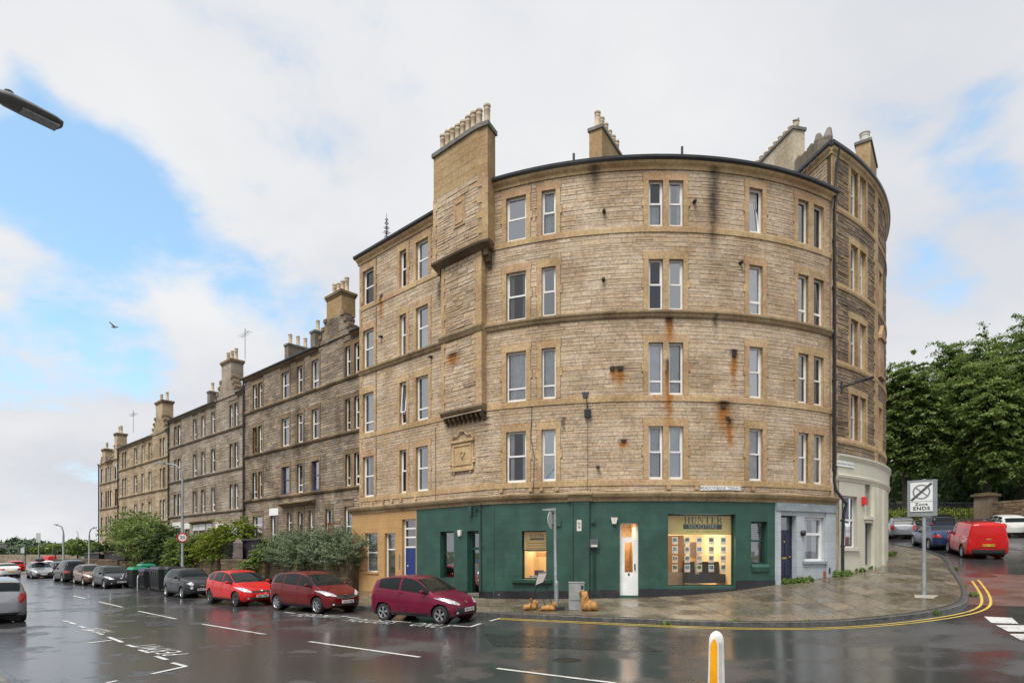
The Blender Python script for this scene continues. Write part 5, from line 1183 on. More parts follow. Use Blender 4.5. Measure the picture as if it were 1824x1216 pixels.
SPEC = {
 'mini': dict(L=3.62, W=1.66, wf=.165, wr=.80, r=.29, top=[(0,.48),(.02,.60),(.05,.70),(.10,.80),(.18,.90),(.245,.965),(.33,1.16),(.43,1.38),(.50,1.465),(.60,1.50),(.75,1.485),(.87,1.42),(.925,1.33),(.955,1.10),(.985,.86),(1,.62)], belt=[(0,.47),(.03,.58),(.10,.74),(.2,.84),(.28,.90),(.6,.98),(.85,1.06),(.93,1.04),(.97,.85),(1,.6)], ws=(.26,.45), rw=(.915,.962), side=[(.29,.60),(.625,.86)], doors=[.30,.615]),
 'hatch': dict(L=4.1, W=1.72, wf=.19, wr=.82, r=.31, top=[(0,.50),(.02,.62),(.05,.72),(.10,.81),(.17,.90),(.235,.965),(.33,1.18),(.42,1.38),(.50,1.47),(.60,1.505),(.75,1.48),(.88,1.40),(.93,1.30),(.965,1.05),(.985,.88),(1,.65)], belt=[(0,.48),(.03,.60),(.10,.74),(.2,.84),(.28,.90),(.6,.97),(.85,1.05),(.93,1.03),(.97,.88),(1,.62)], ws=(.25,.44), rw=(.915,.965), side=[(.28,.50),(.52,.72),(.74,.87)], doors=[.29,.51,.735]),
 'bubble': dict(L=3.57, W=1.62, wf=.19, wr=.82, r=.29, top=[(0,.55),(.02,.68),(.06,.80),(.12,.88),(.20,.95),(.27,1.0),(.34,1.22),(.42,1.40),(.50,1.47),(.60,1.49),(.74,1.46),(.86,1.36),(.93,1.15),(.97,.90),(1,.62)], belt=[(0,.5),(.03,.66),(.10,.80),(.2,.88),(.3,.92),(.6,.95),(.85,.98),(.93,.95),(.97,.82),(1,.6)], ws=(.285,.44), rw=(.87,.945), side=[(.31,.60),(.62,.83)], doors=[.31,.61]),
 'mpv': dict(L=4.1, W=1.70, wf=.19, wr=.82, r=.305, top=[(0,.52),(.02,.64),(.05,.74),(.10,.83),(.16,.92),(.215,1.0),(.30,1.20),(.39,1.40),(.47,1.49),(.58,1.53),(.74,1.52),(.87,1.46),(.925,1.36),(.96,1.12),(.985,.9),(1,.65)], belt=[(0,.5),(.03,.62),(.10,.78),(.2,.90),(.28,.94),(.6,1.0),(.85,1.07),(.93,1.05),(.97,.9),(1,.63)], ws=(.225,.41), rw=(.915,.962), side=[(.265,.47),(.49,.71),(.73,.87)], doors=[.275,.48,.72]),
 'saloon': dict(L=4.6, W=1.8, wf=.19, wr=.80, r=.33, top=[(0,.50),(.02,.62),(.05,.71),(.12,.82),(.2,.90),(.28,.955),(.36,1.18),(.44,1.36),(.52,1.42),(.62,1.43),(.72,1.37),(.81,1.18),(.88,1.05),(.95,1.02),(.985,.9),(1,.66)], belt=[(0,.48),(.03,.60),(.12,.76),(.25,.88),(.6,.95),(.8,.98),(.95,.97),(.98,.86),(1,.62)], ws=(.29,.46), rw=(.715,.82), side=[(.32,.51),(.53,.71)], doors=[.31,.52,.71]),
 'estate': dict(L=4.6, W=1.8, wf=.19, wr=.80, r=.34, top=[(0,.52),(.02,.66),(.05,.76),(.12,.88),(.2,.97),(.26,1.03),(.34,1.25),(.42,1.45),(.50,1.54),(.62,1.57),(.78,1.55),(.89,1.48),(.94,1.38),(.97,1.12),(.988,.95),(1,.68)], belt=[(0,.5),(.03,.64),(.12,.82),(.25,.96),(.6,1.02),(.85,1.07),(.94,1.05),(.98,.9),(1,.65)], ws=(.27,.44), rw=(.925,.968), side=[(.30,.49),(.51,.69),(.71,.87)], doors=[.29,.50,.695]),
 'taxi': dict(L=4.58, W=1.75, wf=.19, wr=.80, r=.33, top=[(0,.6),(.02,.78),(.05,.88),(.12,.96),(.2,1.01),(.27,1.06),(.33,1.28),(.39,1.58),(.46,1.74),(.6,1.80),(.80,1.78),(.90,1.70),(.945,1.5),(.97,1.15),(.99,.98),(1,.7)], belt=[(0,.55),(.03,.74),(.12,.9),(.25,1.0),(.6,1.05),(.85,1.08),(.94,1.05),(.98,.92),(1,.65)], ws=(.275,.42), rw=(.925,.965), side=[(.30,.47),(.49,.67),(.69,.86)], doors=[.30,.48,.68]),
 'van': dict(L=4.42, W=1.83, wf=.19, wr=.78, r=.33, n=60, tum=.13, top=[(0,.55),(.02,.72),(.05,.86),(.12,.98),(.18,1.08),(.22,1.18),(.29,1.45),(.36,1.72),(.42,1.81),(.55,1.84),(.95,1.84),(.985,1.78),(.992,1.3),(1,.6)], belt=[(0,.5),(.03,.68),(.12,.9),(.22,1.04),(.45,1.08),(.95,1.10),(.985,1.08),(1,.58)], ws=(.225,.375), rw=None, side=[(.255,.44)], doors=[.26,.455,.7]),
}
CAR_W = {}
def car(label, cat, kind, mat, pos, head, plate=None, rear_plate=None, rim=None, group=None, lod=1, extra=None, front=True, group_name=None, name='parked_car', grille='low'):
    S = SPEC[kind]; L, Wd, r = S['L'], S['W'], S['r']; hx, hy = math.cos(rad(head)), math.sin(rad(head)); rim = rim or M_rim
    zf_, zr_ = RZ(pos[0]+hx*L*.3, pos[1]+hy*L*.3), RZ(pos[0]-hx*L*.3, pos[1]-hy*L*.3); zl, zr2 = RZ(pos[0]-hy*.8, pos[1]+hx*.8), RZ(pos[0]+hy*.8, pos[1]-hx*.8)
    fw = Vector((hx, hy, (zf_-zr_)/(L*.6))).normalized(); lf = Vector((-hy, hx, (zl-zr2)/1.6)).normalized(); up = fw.cross(lf).normalized(); lf = up.cross(fw)
    R_ = Matrix((fw, lf, up)).transposed()
    root = thing(name, label, cat, (pos[0], pos[1], (zf_+zr_)/2), group=group); root.rotation_euler = R_.to_euler()
    MW = Matrix.Translation(root.location) @ R_.to_4x4()
    TX, BX = np.array(S['top']), np.array(S['belt']); fine = np.linspace(0, 1, 400)
    def sm(A):
        v = np.interp(fine, A[:,0], A[:,1]); k = np.hanning(17); k /= k.sum(); vp = np.pad(v, 8, mode='edge'); o = np.convolve(vp, k, 'valid'); return o
    tz, bz_ = sm(TX), sm(BX)
    def zt(u): return float(np.interp(u, fine, tz))
    def zb(u): return min(float(np.interp(u, fine, bz_)), zt(u)-.012)
    nf, nr = S.get('nf', 13), S.get('n', 20)
    def hw(u):
        a = abs(2*u-1); n = nf if u < .5 else nr; base = 1-.035*(max(0, .35-u)/.35)**1.5*2-.05*max(0, u-.75)/.25
        return Wd/2*base*max(0, 1-a**n)**(1/2.3)
    zlow = .20
    ksx = [0, .55, .86, .955, 1.0, 1.0, .985, .945]; 
    def ring(u):
        w = hw(u); b = zb(u); t = zt(u); h = t-b; end = min(u, 1-u); zl_ = zlow+.10*max(0, 1-end/.07)
        mid = zl_+(b-zl_)*.42
        P = [(0, zl_), (w*.80, zl_), (w*.93, zl_+.035), (w*.985, zl_+.12), (w, mid), (w*.992, zl_+(b-zl_)*.72), (w*.965, b-.03), (w*.935, b)]
        tb = max(0, h-.08); y1 = w*.935-S.get('tum', .30)*.33*tb-.02; y2 = w*.92-S.get('tum', .30)*tb-.05*min(1, h/.08); rr = min(1, h/.5)
        P += [(y1, b+h*.45), (y2, b+h*(.80+.08*rr)), (y2-.07*w, b+h*.945), (y2*.55, b+h*.99), (0, t)]
        return P
    # v parameter = index in P (0..12)
    def S_(u, v, off=0.0, sgn=1):
        P = ring(u); i = int(min(max(v, 0), 11.999)); f = v-i
        p0 = P[max(i-1, 0)] if i > 0 else (-P[1][0], P[1][1]); p1 = P[i]; p2 = P[i+1]; p3 = P[i+2] if i+2 < 13 else (-P[11][0], P[11][1])
        q = [.5*((2*p1[k])+(p2[k]-p0[k])*f+(2*p0[k]-5*p1[k]+4*p2[k]-p3[k])*f*f+(3*p1[k]-p0[k]-3*p2[k]+p3[k])*f**3) for k in (0, 1)]
        return Vector((L*(.5-u), sgn*q[0], q[1]))
    def SN(u, v, off, sgn=1):
        p = S_(u, v, 0, sgn); e = .004; a = S_(min(1, u+e), v, 0, sgn)-S_(max(0, u-e), v, 0, sgn); b = S_(u, min(12, v+.08), 0, sgn)-S_(u, max(0, v-.08), 0, sgn); n = a.cross(b)
        if n.length < 1e-9: return p
        n.normalize(); c = Vector((p.x*.6, 0, .7)); 
        if n.dot(p-c) < 0: n = -n
        return p+n*off
    us = [0, .002, .006, .012, .02, .03, .042]+list(np.linspace(.056, .944, 54 if lod else 26))+[.958, .97, .98, .988, .994, .998, 1]
    vs_ = ([0, 1, 1.5, 2, 2.5, 3, 3.4, 3.8, 4.2, 4.6, 5, 5.4, 5.8, 6.2, 6.6, 7, 7.5, 8, 8.5, 9, 9.4, 10, 10.5, 11, 11.5, 12] if lod else [0, 1, 2, 3, 4, 5, 6, 7, 8, 9, 10, 11, 12])
    full = [(v, 1) for v in vs_]+[(v, -1) for v in vs_[-2:0:-1]]
    wheels = [(L*(.5-S['wf'])), (L*(.5-S['wr']))]; Ra = r+.055
    mb = MB(); V = []
    for u in us:
        for v, sg in full: V.append(S_(u, v, 0, sg))
    nc = len(full); faces = []
    def ins(p, q=0.0): return any((p.x-wx)**2+(p.z-r)**2 < (Ra-q)**2 for wx in wheels) and abs(p.y) > Wd*.25
    for a in range(len(us)-1):
        for b in range(nc):
            b2 = (b+1) % nc; f = (a*nc+b, a*nc+b2, (a+1)*nc+b2, (a+1)*nc+b); vals = full[b][0], full[b2][0]
            if max(vals) <= 6.7 and min(vals) >= .9:
                c = sum((V[k] for k in f), Vector())/4
                if ins(c): continue
            faces.append(f)
    for f in faces:
        for k in f:
            p = V[k]
            if .9 < full[k % nc][0] < 6.7 and ins(p, .0):
                for wx in wheels:
                    d = math.hypot(p.x-wx, p.z-r)
                    if 1e-6 < d < Ra: V[k] = Vector((wx+(p.x-wx)/d*Ra, p.y, r+(p.z-r)/d*Ra))
    mb.v = [tuple(p) for p in V]; mb.f = faces; mb.uv = [None]*len(faces); mb.r = [(.5,.5,.5)]*len(faces); mb.m = [0]*len(faces)
    def B(m_, nm, mt, par=root, smooth=True, sharp=40):
        if not m_.f: return None
        me = m_.mesh(nm, mt, (0,0,0), smooth); o = bpy.data.objects.new(nm, me); C.objects.link(o); o.parent = par
        if sharp: me.set_sharp_from_angle(angle=rad(sharp))
        return o
    body = B(mb, 'body', mat, sharp=48)
    tree = BVHTree.FromPolygons([tuple(p) for p in V], faces)
    def patch(u0, u1, v0, v1, off, mt, nm, sides=(1, -1), nu=10, nv=6, par=root, taper=None):
        for sg in sides:
            m_ = MB(); rows = []
            for i in range(nu+1):
                u = u0+(u1-u0)*i/nu; row = []
                for j in range(nv+1):
                    v = v0+(v1-v0)*j/nv
                    uu = u if taper is None else taper(u, (v-v0)/(v1-v0))
                    row.append(SN(uu, v, off, sg))
                rows.append(row)
            m_.grid(rows); B(m_, nm, mt, par, sharp=0)
    def over(u0, u1, off, mt, nm, v0=9.35, par=root):
        m_ = MB(); rows = []
        for i in range(9):
            u = u0+(u1-u0)*i/8; rows.append([SN(u, v, off, 1) for v in np.linspace(v0, 12, 8)]+[SN(u, v, off, -1) for v in np.linspace(12, v0, 8)[1:]])
        m_.grid(rows); return B(m_, nm, mt, par, sharp=0)
    over(S['ws'][0], S['ws'][1], .006, M_cglass, 'windscreen')
    if S['rw']: over(S['rw'][0], S['rw'][1], .006, M_cglass, 'rear_window', 9.4)
    for (a, b) in S['side']: patch(a, b, 7.25, 8.95, .005, M_cglass, 'side_window')
    # black lower edge, seams, handles
    patch(S['wf']+.11, S['wr']-.11, 1.6, 3.0, .004, M_trim, 'sill', nu=6, nv=3)
    if lod:
        for d in S['doors']:
            for sg in (1, -1):
                m_ = MB(); m_.tube([SN(d, v, .001, sg) for v in np.linspace(3.1, 8.9 if d not in (S['doors'][0], S['doors'][-1]) else 7.1, 12)], .005, 4); B(m_, 'door_seam', M_trim, sharp=0)
        for sg in (1, -1):
            for d in S['doors'][1:(2 if len(S['doors']) == 2 else 3)]:
                m_ = MB(); m_.tube([SN(d-.045, 6.2, .012, sg), SN(d-.035, 6.2, .035, sg), SN(d-.01, 6.2, .035, sg), SN(d-.003, 6.2, .012, sg)], .014, 6); B(m_, 'door_handle', mat)
    for sg in (1, -1):
        p = SN(S['ws'][0]+.075, 7.4, .0, sg); m_ = MB(); q = p+Vector((.0, sg*.12, .06)); m_.tube([p, q], .02, 5)
        rows = []
        for k in range(7):
            t = -1+2*k/6; rr = math.sqrt(max(.02, 1-t*t)); rows.append([q+Vector((.055*t, sg*.0+math.cos(a)*.105*rr, math.sin(a)*.068*rr)) for a in np.linspace(0, 2*math.pi, 10, endpoint=False)])
        m_.grid(rows, close=True); m_.face(rows[0]); m_.face(rows[-1]); B(m_, 'wing_mirror', mat)
    # projected fittings: shape given in the plane across the direction of view
    def proj(poly, face, off, mt, nm, ny=8, par=root, yaw=0):
        """poly = (y, z) outline, convex, grid-filled; face = +1 front, -1 rear"""
        ys = [p[0] for p in poly]; y0, y1 = min(ys), max(ys); m_ = MB(); rows = []
        for i in range(ny+1):
            y = y0+(y1-y0)*i/ny; y = min(max(y, y0+1e-4), y1-1e-4); zs = []
            for k in range(len(poly)):
                (ya, za), (yb, zb_) = poly[k], poly[(k+1) % len(poly)]
                if (ya-y)*(yb-y) <= 0 and ya != yb: zs.append(za+(zb_-za)*(y-ya)/(yb-ya))
            if len(zs) < 2: continue
            row = []
            for j in range(5):
                z = min(zs)+(max(zs)-min(zs))*j/4; o_ = Vector((face*(L/2+1.0), y, z)); d_ = Vector((-face, 0, 0))
                if yaw: rot = Matrix.Rotation(rad(yaw), 3, 'Z'); o_ = rot @ o_; d_ = rot @ d_
                h, n, _, _ = tree.ray_cast(o_, d_, 3)
                if h is None: row = None; break
                if n.dot(d_) > 0: n = -n
                row.append(h+n*off)
            if row: rows.append(row)
        if len(rows) > 1: m_.grid(rows); return B(m_, nm, mt, par, sharp=0)
    zb0 = zb(.04); W2 = Wd/2; hl_ = S.get('hl', 0)
    if kind == 'bubble':
        for sg in (1, -1):
            for zc, rr in ((.72, .095), (.53, .065)): proj([(sg*W2*.62+rr*1.1*math.cos(t), zc+rr*math.sin(t)) for t in np.linspace(0, 6.28, 12, endpoint=False)], 1, .012, M_lamp, 'headlight')
            proj([(sg*(W2*.84)+dy, z) for dy, z in ((-.07,.72),(.07,.72),(.07,.95),(-.07,.95))], -1, .01, M_tail, 'tail_light')
        proj([(-.45,.25),(.45,.25),(.42,.40),(-.42,.40)], 1, .008, M_trim, 'grille'); proj([(-.10,.62),(.10,.62),(.10,.645),(-.10,.645)], 1, .02, M_chrome, 'badge')
    else:
        hs_ = 1.0 if kind not in ('taxi', 'van') else .9; zh = {'mini':.70,'hatch':.70,'mpv':.74,'saloon':.68,'estate':.76,'taxi':.82,'van':.86}[kind]
        for sg in (1, -1):
            proj([(sg*W2*.46, zh-.08), (sg*W2*.56, zh-.11), (sg*W2*.90, zh-.03), (sg*W2*.955, zh+.12), (sg*W2*.82, zh+.10), (sg*W2*.62, zh+.02)], 1, .008, M_lamp, 'headlight', ny=12)
            if kind in ('mini', 'hatch', 'mpv', 'estate'): 
                patch(.935, .985, 5.2, 7.0, .010, M_tail, 'tail_light', sides=(sg,), nu=6, nv=4)
                proj([(sg*W2*.62, .80), (sg*W2*.93, .78), (sg*W2*.93, .98), (sg*W2*.70, .96)], -1, .008, M_tail, 'tail_light')
            elif kind == 'van': proj([(sg*W2*.86, .80), (sg*W2*.985, .80), (sg*W2*.975, 1.15), (sg*W2*.86, 1.15)], -1, .01, M_tail, 'tail_light')
            else: proj([(sg*W2*.52, .78), (sg*W2*.95, .76), (sg*W2*.95, .92), (sg*W2*.56, .92)], -1, .008, M_tail, 'tail_light')
            if lod: proj([(sg*W2*.66+.07*math.cos(t), .36+.05*math.sin(t)) for t in np.linspace(0, 6.28, 10, endpoint=False)], 1, .010, M_trim, 'fog_lamp_bezel'); proj([(sg*W2*.66+.045*math.cos(t), .36+.035*math.sin(t)) for t in np.linspace(0, 6.28, 10, endpoint=False)], 1, .016, M_lamp, 'fog_lamp')
        if grille == 'low': proj([(-.52,.26),(.52,.26),(.62,.42),(.45,.52),(-.45,.52),(-.62,.42)], 1, .006, M_trim, 'grille', ny=14)
        elif grille == 'vee':
            proj([(-.44,.60),(0,.545),(.44,.60),(.40,.70),(0,.66),(-.40,.70)], 1, .008, M_trim, 'grille', ny=16); proj([(-.50,.30),(.50,.30),(.56,.36),(-.56,.36)], 1, .006, M_trim, 'lower_grille', ny=10)
            m_ = MB(); 
            for sg in (1, -1):
                pts = []
                for y, z in ((0, .548), (.22*sg, .575), (.46*sg, .612)):
                    h, n, _, _ = tree.ray_cast(Vector((L, y, z)), Vector((-1,0,0)), 6)
                    if h: pts.append(h+n*.012 if n.x > 0 else h-n*.012)
                if len(pts) > 1: m_.tube(pts, .014, 5)
            B(m_, 'chrome_strip', M_chrome)
        elif grille == 'nose': proj([(-.40,.575),(.40,.575),(.44,.63),(.36,.66),(-.36,.66),(-.44,.63)], 1, .008, M_trim, 'grille', ny=12); proj([(-.48,.28),(.48,.28),(.52,.40),(-.52,.40)], 1, .006, M_trim, 'lower_grille', ny=10)
        proj([(.07*math.cos(t), .66+.035*math.sin(t)) for t in np.linspace(0, 6.28, 10, endpoint=False)], 1, .018, M_chrome, 'badge')
        if kind != 'van': proj([(-W2*.72,.24),(W2*.72,.24),(W2*.75,.36),(-W2*.75,.36)], -1, .006, M_trim, 'rear_bumper_panel', ny=10)
    def plate_(face, txt, mt, zc):
        h, n, _, _ = tree.ray_cast(Vector((face*(L/2+1), 0, zc)), Vector((-face, 0, 0)), 4)
        if h is None: return
        x = h.x+face*.025; m_ = MB(); m_.hexa([(x-face*.02, -.26, zc-.056), (x-face*.02, .26, zc-.056), (x, .26, zc-.056), (x, -.26, zc-.056), (x-face*.02, -.26, zc+.056), (x-face*.02, .26, zc+.056), (x, .26, zc+.056), (x, -.26, zc+.056)])
        o = B(m_, 'number_plate', mt, smooth=False, sharp=0)
        if txt and lod: m_ = MB(); add_text(m_, txt, .11, lambda a, b: (x+face*.002, a*face, zc+b), .003, 1.0); B(m_, 'plate_lettering', M_ink, o, smooth=False, sharp=0)
    if kind != 'x': plate_(1, plate, M_plw, .44 if kind != 'mpv' else .44); plate_(-1, rear_plate, M_ply, .62 if kind != 'van' else .72)
    # wheels
    for wx in wheels:
        for sg in (1, -1):
            yw = sg*(W2-.115); m_ = MB(); wT = .19
            m_.lathe((wx, yw, r), [(r*.66,-wT/2),(r*.92,-wT/2),(r*.985,-wT/2+.02),(r,-wT/4),(r,wT/4),(r*.985,wT/2-.02),(r*.92,wT/2),(r*.66,wT/2)], 28 if lod else 16, axis='y')
            m_.f = m_.f[:-2]; m_.uv = m_.uv[:-2]; m_.r = m_.r[:-2]; m_.m = m_.m[:-2]
            wo = thing_child('wheel', root); ty = B(m_, 'tyre', M_tyre, wo)
            m_ = MB(); m_.lathe((wx, yw+sg*.02, r), [(.01,0),(r*.67,0),(r*.67,.005)], 20, axis='y'); B(m_, 'wheel_back', M_trim, wo, smooth=False)
            m_ = MB(); y_ = yw+sg*(wT/2-.015); n_ = 7 if kind == 'mpv' else 5
            rg = [(r*.60, -.02), (r*.68, -.02), (r*.69, .012), (r*.66, .016), (r*.62, .0)]; rows = []
            for j in range(25): a = 2*math.pi*j/24; rows.append([(wx+q*math.cos(a), y_+sg*z, r+q*math.sin(a)) for q, z in rg])
            m_.grid(rows, close=True)
            for k in range(n_):
                a = 2*math.pi*k/n_+.3
                for da in ((-.13, .13) if n_ == 5 else (0,)):
                    c0 = Vector((math.cos(a), 0, math.sin(a))); c1 = Vector((math.cos(a+da), 0, math.sin(a+da))); t_ = Vector((-c1.z, 0, c1.x)); wd = r*.05 if n_ == 5 else r*.075; ctr = Vector((wx, y_, r)); P = []
                    for dy in (-.02, .010):
                        for q, s2 in ((c0*r*.10, -1), (c1*r*.64, -1), (c1*r*.64, 1), (c0*r*.10, 1)): P.append(ctr+q+t_*wd*s2+Vector((0, sg*dy-(sg*.012 if q.length < r*.3 else 0)*0, 0)))
                    m_.hexa(P)
            m_.lathe((wx, y_-sg*.01, r), [(.01, sg*.02),(r*.17, sg*.02),(r*.18, -sg*.01)], 12, axis='y'); B(m_, 'rim', rim, wo, smooth=False)
            # wheel housing
            m_ = MB(); rows = []
            for j in range(15): a = math.pi*(-.08+1.16*j/14); rows.append([(wx+Ra*math.cos(a), sg*(W2-.005-d), r+Ra*math.sin(a)) for d in (.03, .36)])
            m_.grid(rows); m_.face([rw_[1] for rw_ in rows]); B(m_, 'wheel_housing', M_trim, smooth=False, sharp=0)
    if lod:   # wipers and aerial, rear-view tinted strip
        m_ = MB()
        for y0, y1 in ((-.15, .55), (-.6, .05)):
            pts = []
            for t in np.linspace(0, 1, 6):
                y = y0+(y1-y0)*t; u = S['ws'][0]+.012+.02*math.sin(t*3.14); h, n, _, _ = tree.ray_cast(Vector((L*(.5-u), y, 3)), Vector((0,0,-1)), 4)
                if h: pts.append(h+Vector((.0,0,.02)))
            if len(pts) > 2: m_.tube(pts, .008, 4)
        B(m_, 'wiper', M_trim, sharp=0)
    if extra: extra(root, B, S, S_, SN, proj, tree)
    CAR_W[label] = root; return root
def thing_child(nm, par):
    o = bpy.data.objects.new(nm, None); C.objects.link(o); o.parent = par; o.empty_display_size = .1; return o
GP = 'cars parked along the terrace kerb'
P_mag = carpaint('magenta_paint', (.135,.0015,.026)); P_dred = carpaint('dark_red_paint', (.125,.002,.004)); P_red = carpaint('bright_red_paint', (.55,.006,.006), .1); P_grey = carpaint('charcoal_paint', (.028,.029,.032)); P_blk = carpaint('black_paint', (.012,.012,.016), .2)
P_brz = carpaint('bronze_paint', (.16,.085,.055)); P_sil = carpaint('silver_paint', (.30,.31,.33), .5); P_wht = carpaint('white_paint', (.62,.62,.60), 0); P_blue = carpaint('navy_paint', (.015,.035,.10)); P_vred = carpaint('van_red_paint', (.50,.006,.006), 0, .4)
def ex_ka(root, B, S, S_, SN, proj, tree):
    m_ = MB(); m_.box((S['L']*.5-S['L']*.32-.1, .25, 1.02), (.10,.18,.22)); B(m_, 'windscreen_sticker', plain('yellow_sticker', (.65,.6,.08), .5))
    for o in list(root.children):
        if o.name.startswith('windscreen_sticker'): bpy.data.objects.remove(o)
    proj([(-.36,.84),(-.28,.84),(-.28,1.0),(-.36,1.0)], 1, .012, plain('yellow_sticker', (.65,.6,.08), .5), 'parking_permit') if False else None
car('magenta three-door hatchback with silver wheels nearest the corner pavement', 'car', 'mini', P_mag, (-2.95,20.75), -29, 'EW13 FGX', 'EW13 FGX', group=GP, extra=None, grille='low')
car('dark red five-door family hatchback with a chrome vee on its grille', 'car', 'mpv', P_dred, (-7.75,24.25), -37, 'LL16 GKJ', 'LL16 GKJ', group=GP, grille='vee')
car('bright red five-door hatchback with dark lower grille', 'car', 'hatch', P_red, (-12.15,27.7), -42, 'KJ66 YMX', 'KJ66 YMX', group=GP, rim=M_rimd, grille='nose')
car('small charcoal grey rounded car with round headlamps beside the bins', 'car', 'bubble', P_grey, (-16.9,32.4), -43, 'SN65 KVB', None, group=GP)
car('black five-door hatchback facing the hooped bike stands', 'car', 'hatch', P_blk, (-27.2,42.1), -43, 'SK13 VLH', None, group=GP)
car('bronze small hatchback between the black hatchback and the black cab', 'car', 'hatch', P_brz, (-31.5,46.3), -43, 'SL62 ZPR', None, group=GP, lod=0)
car('tall black taxi cab parked tail towards us', 'taxi', 'taxi', P_blk, (-36.6,51.2), 137, None, 'SN08 HXK', group=GP)
def ex_box(root, B, S, S_, SN, proj, tree):
    m_ = MB(); rows = []
    for k in range(9):
        t = -1+2*k/8; rr = (1-abs(t)**4)**.5+.02; rows.append([(-.1+t*.95, .38*rr*math.cos(a), 1.78+.18*rr*math.sin(a)) for a in np.linspace(0, 2*math.pi, 12, endpoint=False)])
    m_.grid(rows, close=True); m_.face(rows[0]); m_.face(rows[-1]); B(m_, 'roof_box', M_trim)
car('silver estate car with a black roof box coming towards us', 'car', 'estate', P_sil, (-46.0,60.2), -45, 'SF19 UDK', None, lod=0, extra=ex_box)
car('red car half hidden behind the silver estate with roof box', 'car', 'hatch', P_red, (-51.0,66.5), -45, None, None, lod=0)
car('dark grey estate car beyond the black cab', 'car', 'estate', P_grey, (-46.5,63.4), 137, None, None, lod=0)
car('pale white car far down the street beyond the black cab', 'car', 'hatch', P_wht, (-56,74), 137, None, None, lod=0)
car('cream white car driving away at the left picture edge', 'car', 'saloon', P_wht, (-51.8,63.2), 140, None, 'SR54 XHC', lod=0)
car('small red car driving away beyond the cream white car', 'car', 'hatch', P_red, (-65.3,81), 140, None, None, lod=0)
car('silver hatchback parked on the near kerb with its red tail lamps towards us', 'car', 'hatch', P_sil, (-18.1,21.3), 137, None, 'SW67 OPA')
def ex_van(root, B, S, S_, SN, proj, tree):
    L = S['L']
    proj([(-.78,1.12),(.78,1.12),(.72,1.66),(-.72,1.66)], -1, .004, P_vred, 'tailgate_panel'); proj([(-.85,.24),(.85,.24),(.86,.50),(-.86,.50)], -1, .02, M_trim, 'rear_bumper')
    m_ = MB(); 
    for y in (-.60, .60): m_.tube([(-L/2+.35, y, 1.90), (.5, y, 1.90)], .02, 5)
    for x in (-1.7, -.8, .1): m_.tube([(x, -.68, 1.93), (x, .68, 1.93)], .022, 5); [m_.tube([(x, y, 1.82), (x, y, 1.93)], .02, 5) for y in (-.6, .6)]
    B(m_, 'roof_rack', M_trim, sharp=0)
    m_ = MB(); m_.tube([(-L/2-.0, -.80, .58), (-L/2-.0, .80, .58)], .008, 4); B(m_, 'door_seam', M_trim, sharp=0); proj([(-.10,1.00),(.10,1.00),(.10,1.06),(-.10,1.06)], -1, .012, M_brass, 'badge')
car('red panel van with a roof rack parked at the start of the side street', 'van', 'van', P_vred, (24.85,33.2), 68, None, 'MA61 EWS', name='parked_van', extra=ex_van)
car('navy blue saloon parked beyond the red van', 'car', 'saloon', P_blue, (26.0,37.8), 73, None, 'SL10 FYC', group='cars parked up the side street')
car('silver hatchback seen from behind by the edge of the cream shop', 'car', 'hatch', P_sil, (28.5,45.4), 64, None, 'SK06 AVO', group='cars parked up the side street')
car('black estate car beyond the navy saloon', 'car', 'estate', P_blk, (31.6,46.2), 72, None, None, lod=0, group='cars parked up the side street')
car('white hatchback with yellow rear plate beyond the red van', 'car', 'hatch', P_wht, (35.0,44.0), 72, None, 'SB15 KWF', group='cars parked up the side street')
car('grey car cut by the right picture edge below the stone wall', 'car', 'saloon', P_sil, (36.6,42.2), 40, None, None, lod=0, group='cars parked up the side street')
# ================================================================ road markings and surfaces
def gp(px, py, lift=0.0, dz=ROAD_DROP):
    lo, hi = 3.0, 300.0; k = (px-CX)/F; e = (py-HY)/F
    for _ in range(50):
        m = (lo+hi)/2
        if EYE-(G(k*m, m)-dz)-e*m > 0: lo = m
        else: hi = m
    return Vector((k*lo, lo, G(k*lo, lo)-dz+lift))
def gz(p, lift): return Vector((p[0], p[1], RZ(p[0], p[1])+lift))
def worn_paint(name, col, wear=.5):
    g = NG(name); n = g.noise(14, 8, .75); n2 = g.noise(2.2, 4, .6)
    m = g.mr(g.M('ADD', g.M('MULTIPLY', n, .7), g.M('MULTIPLY', n2, .4)), .60-.12*wear, .72-.12*wear); g.col(g.mix(m, col, (.06,.058,.056))); g.rough(g.mr(n, .3, .7, .25, .5)); g.L(g.bump(g.noise(60, 3), .3, .004), g.p.inputs['Normal']); return g.m
M_wline = worn_paint('worn_white_line', (.62,.62,.60), .35); M_yline = worn_paint('yellow_line_paint', (.60,.44,.07), .15)
def strip(mb, a, b, w, lift=.008):
    a, b = Vector(a), Vector(b); d = (b-a); d.z = 0; L_ = d.length; d.normalize(); n = Vector((-d.y, d.x, 0))*w/2; k = max(1, int(L_/.5))
    for i in range(k):
        p, q = a+(b-a)*(i/k), a+(b-a)*((i+1)/k); mb.face([gz(p-n, lift), gz(q-n, lift), gz(q+n, lift), gz(p+n, lift)])
marks = bpy.data.objects.new('road_markings', None); C.objects.link(marks); tag(marks, kind='structure')
def dash(name, pts, w=.10):
    mb = MB()
    for a, b in zip(pts, pts[1:]): strip(mb, gp(*a), gp(*b), w)
    mb.build(name, M_wline, marks)
for q in (((885,1190),(1115,1218.5)), ((550,1142),(748,1170)), ((360,1111),(473,1129.5)), ((247,1088),(314,1102)), ((176,1071),(218,1081)), ((130,1060.5),(152,1065.5))): dash('centre_line_dash', q, .11)
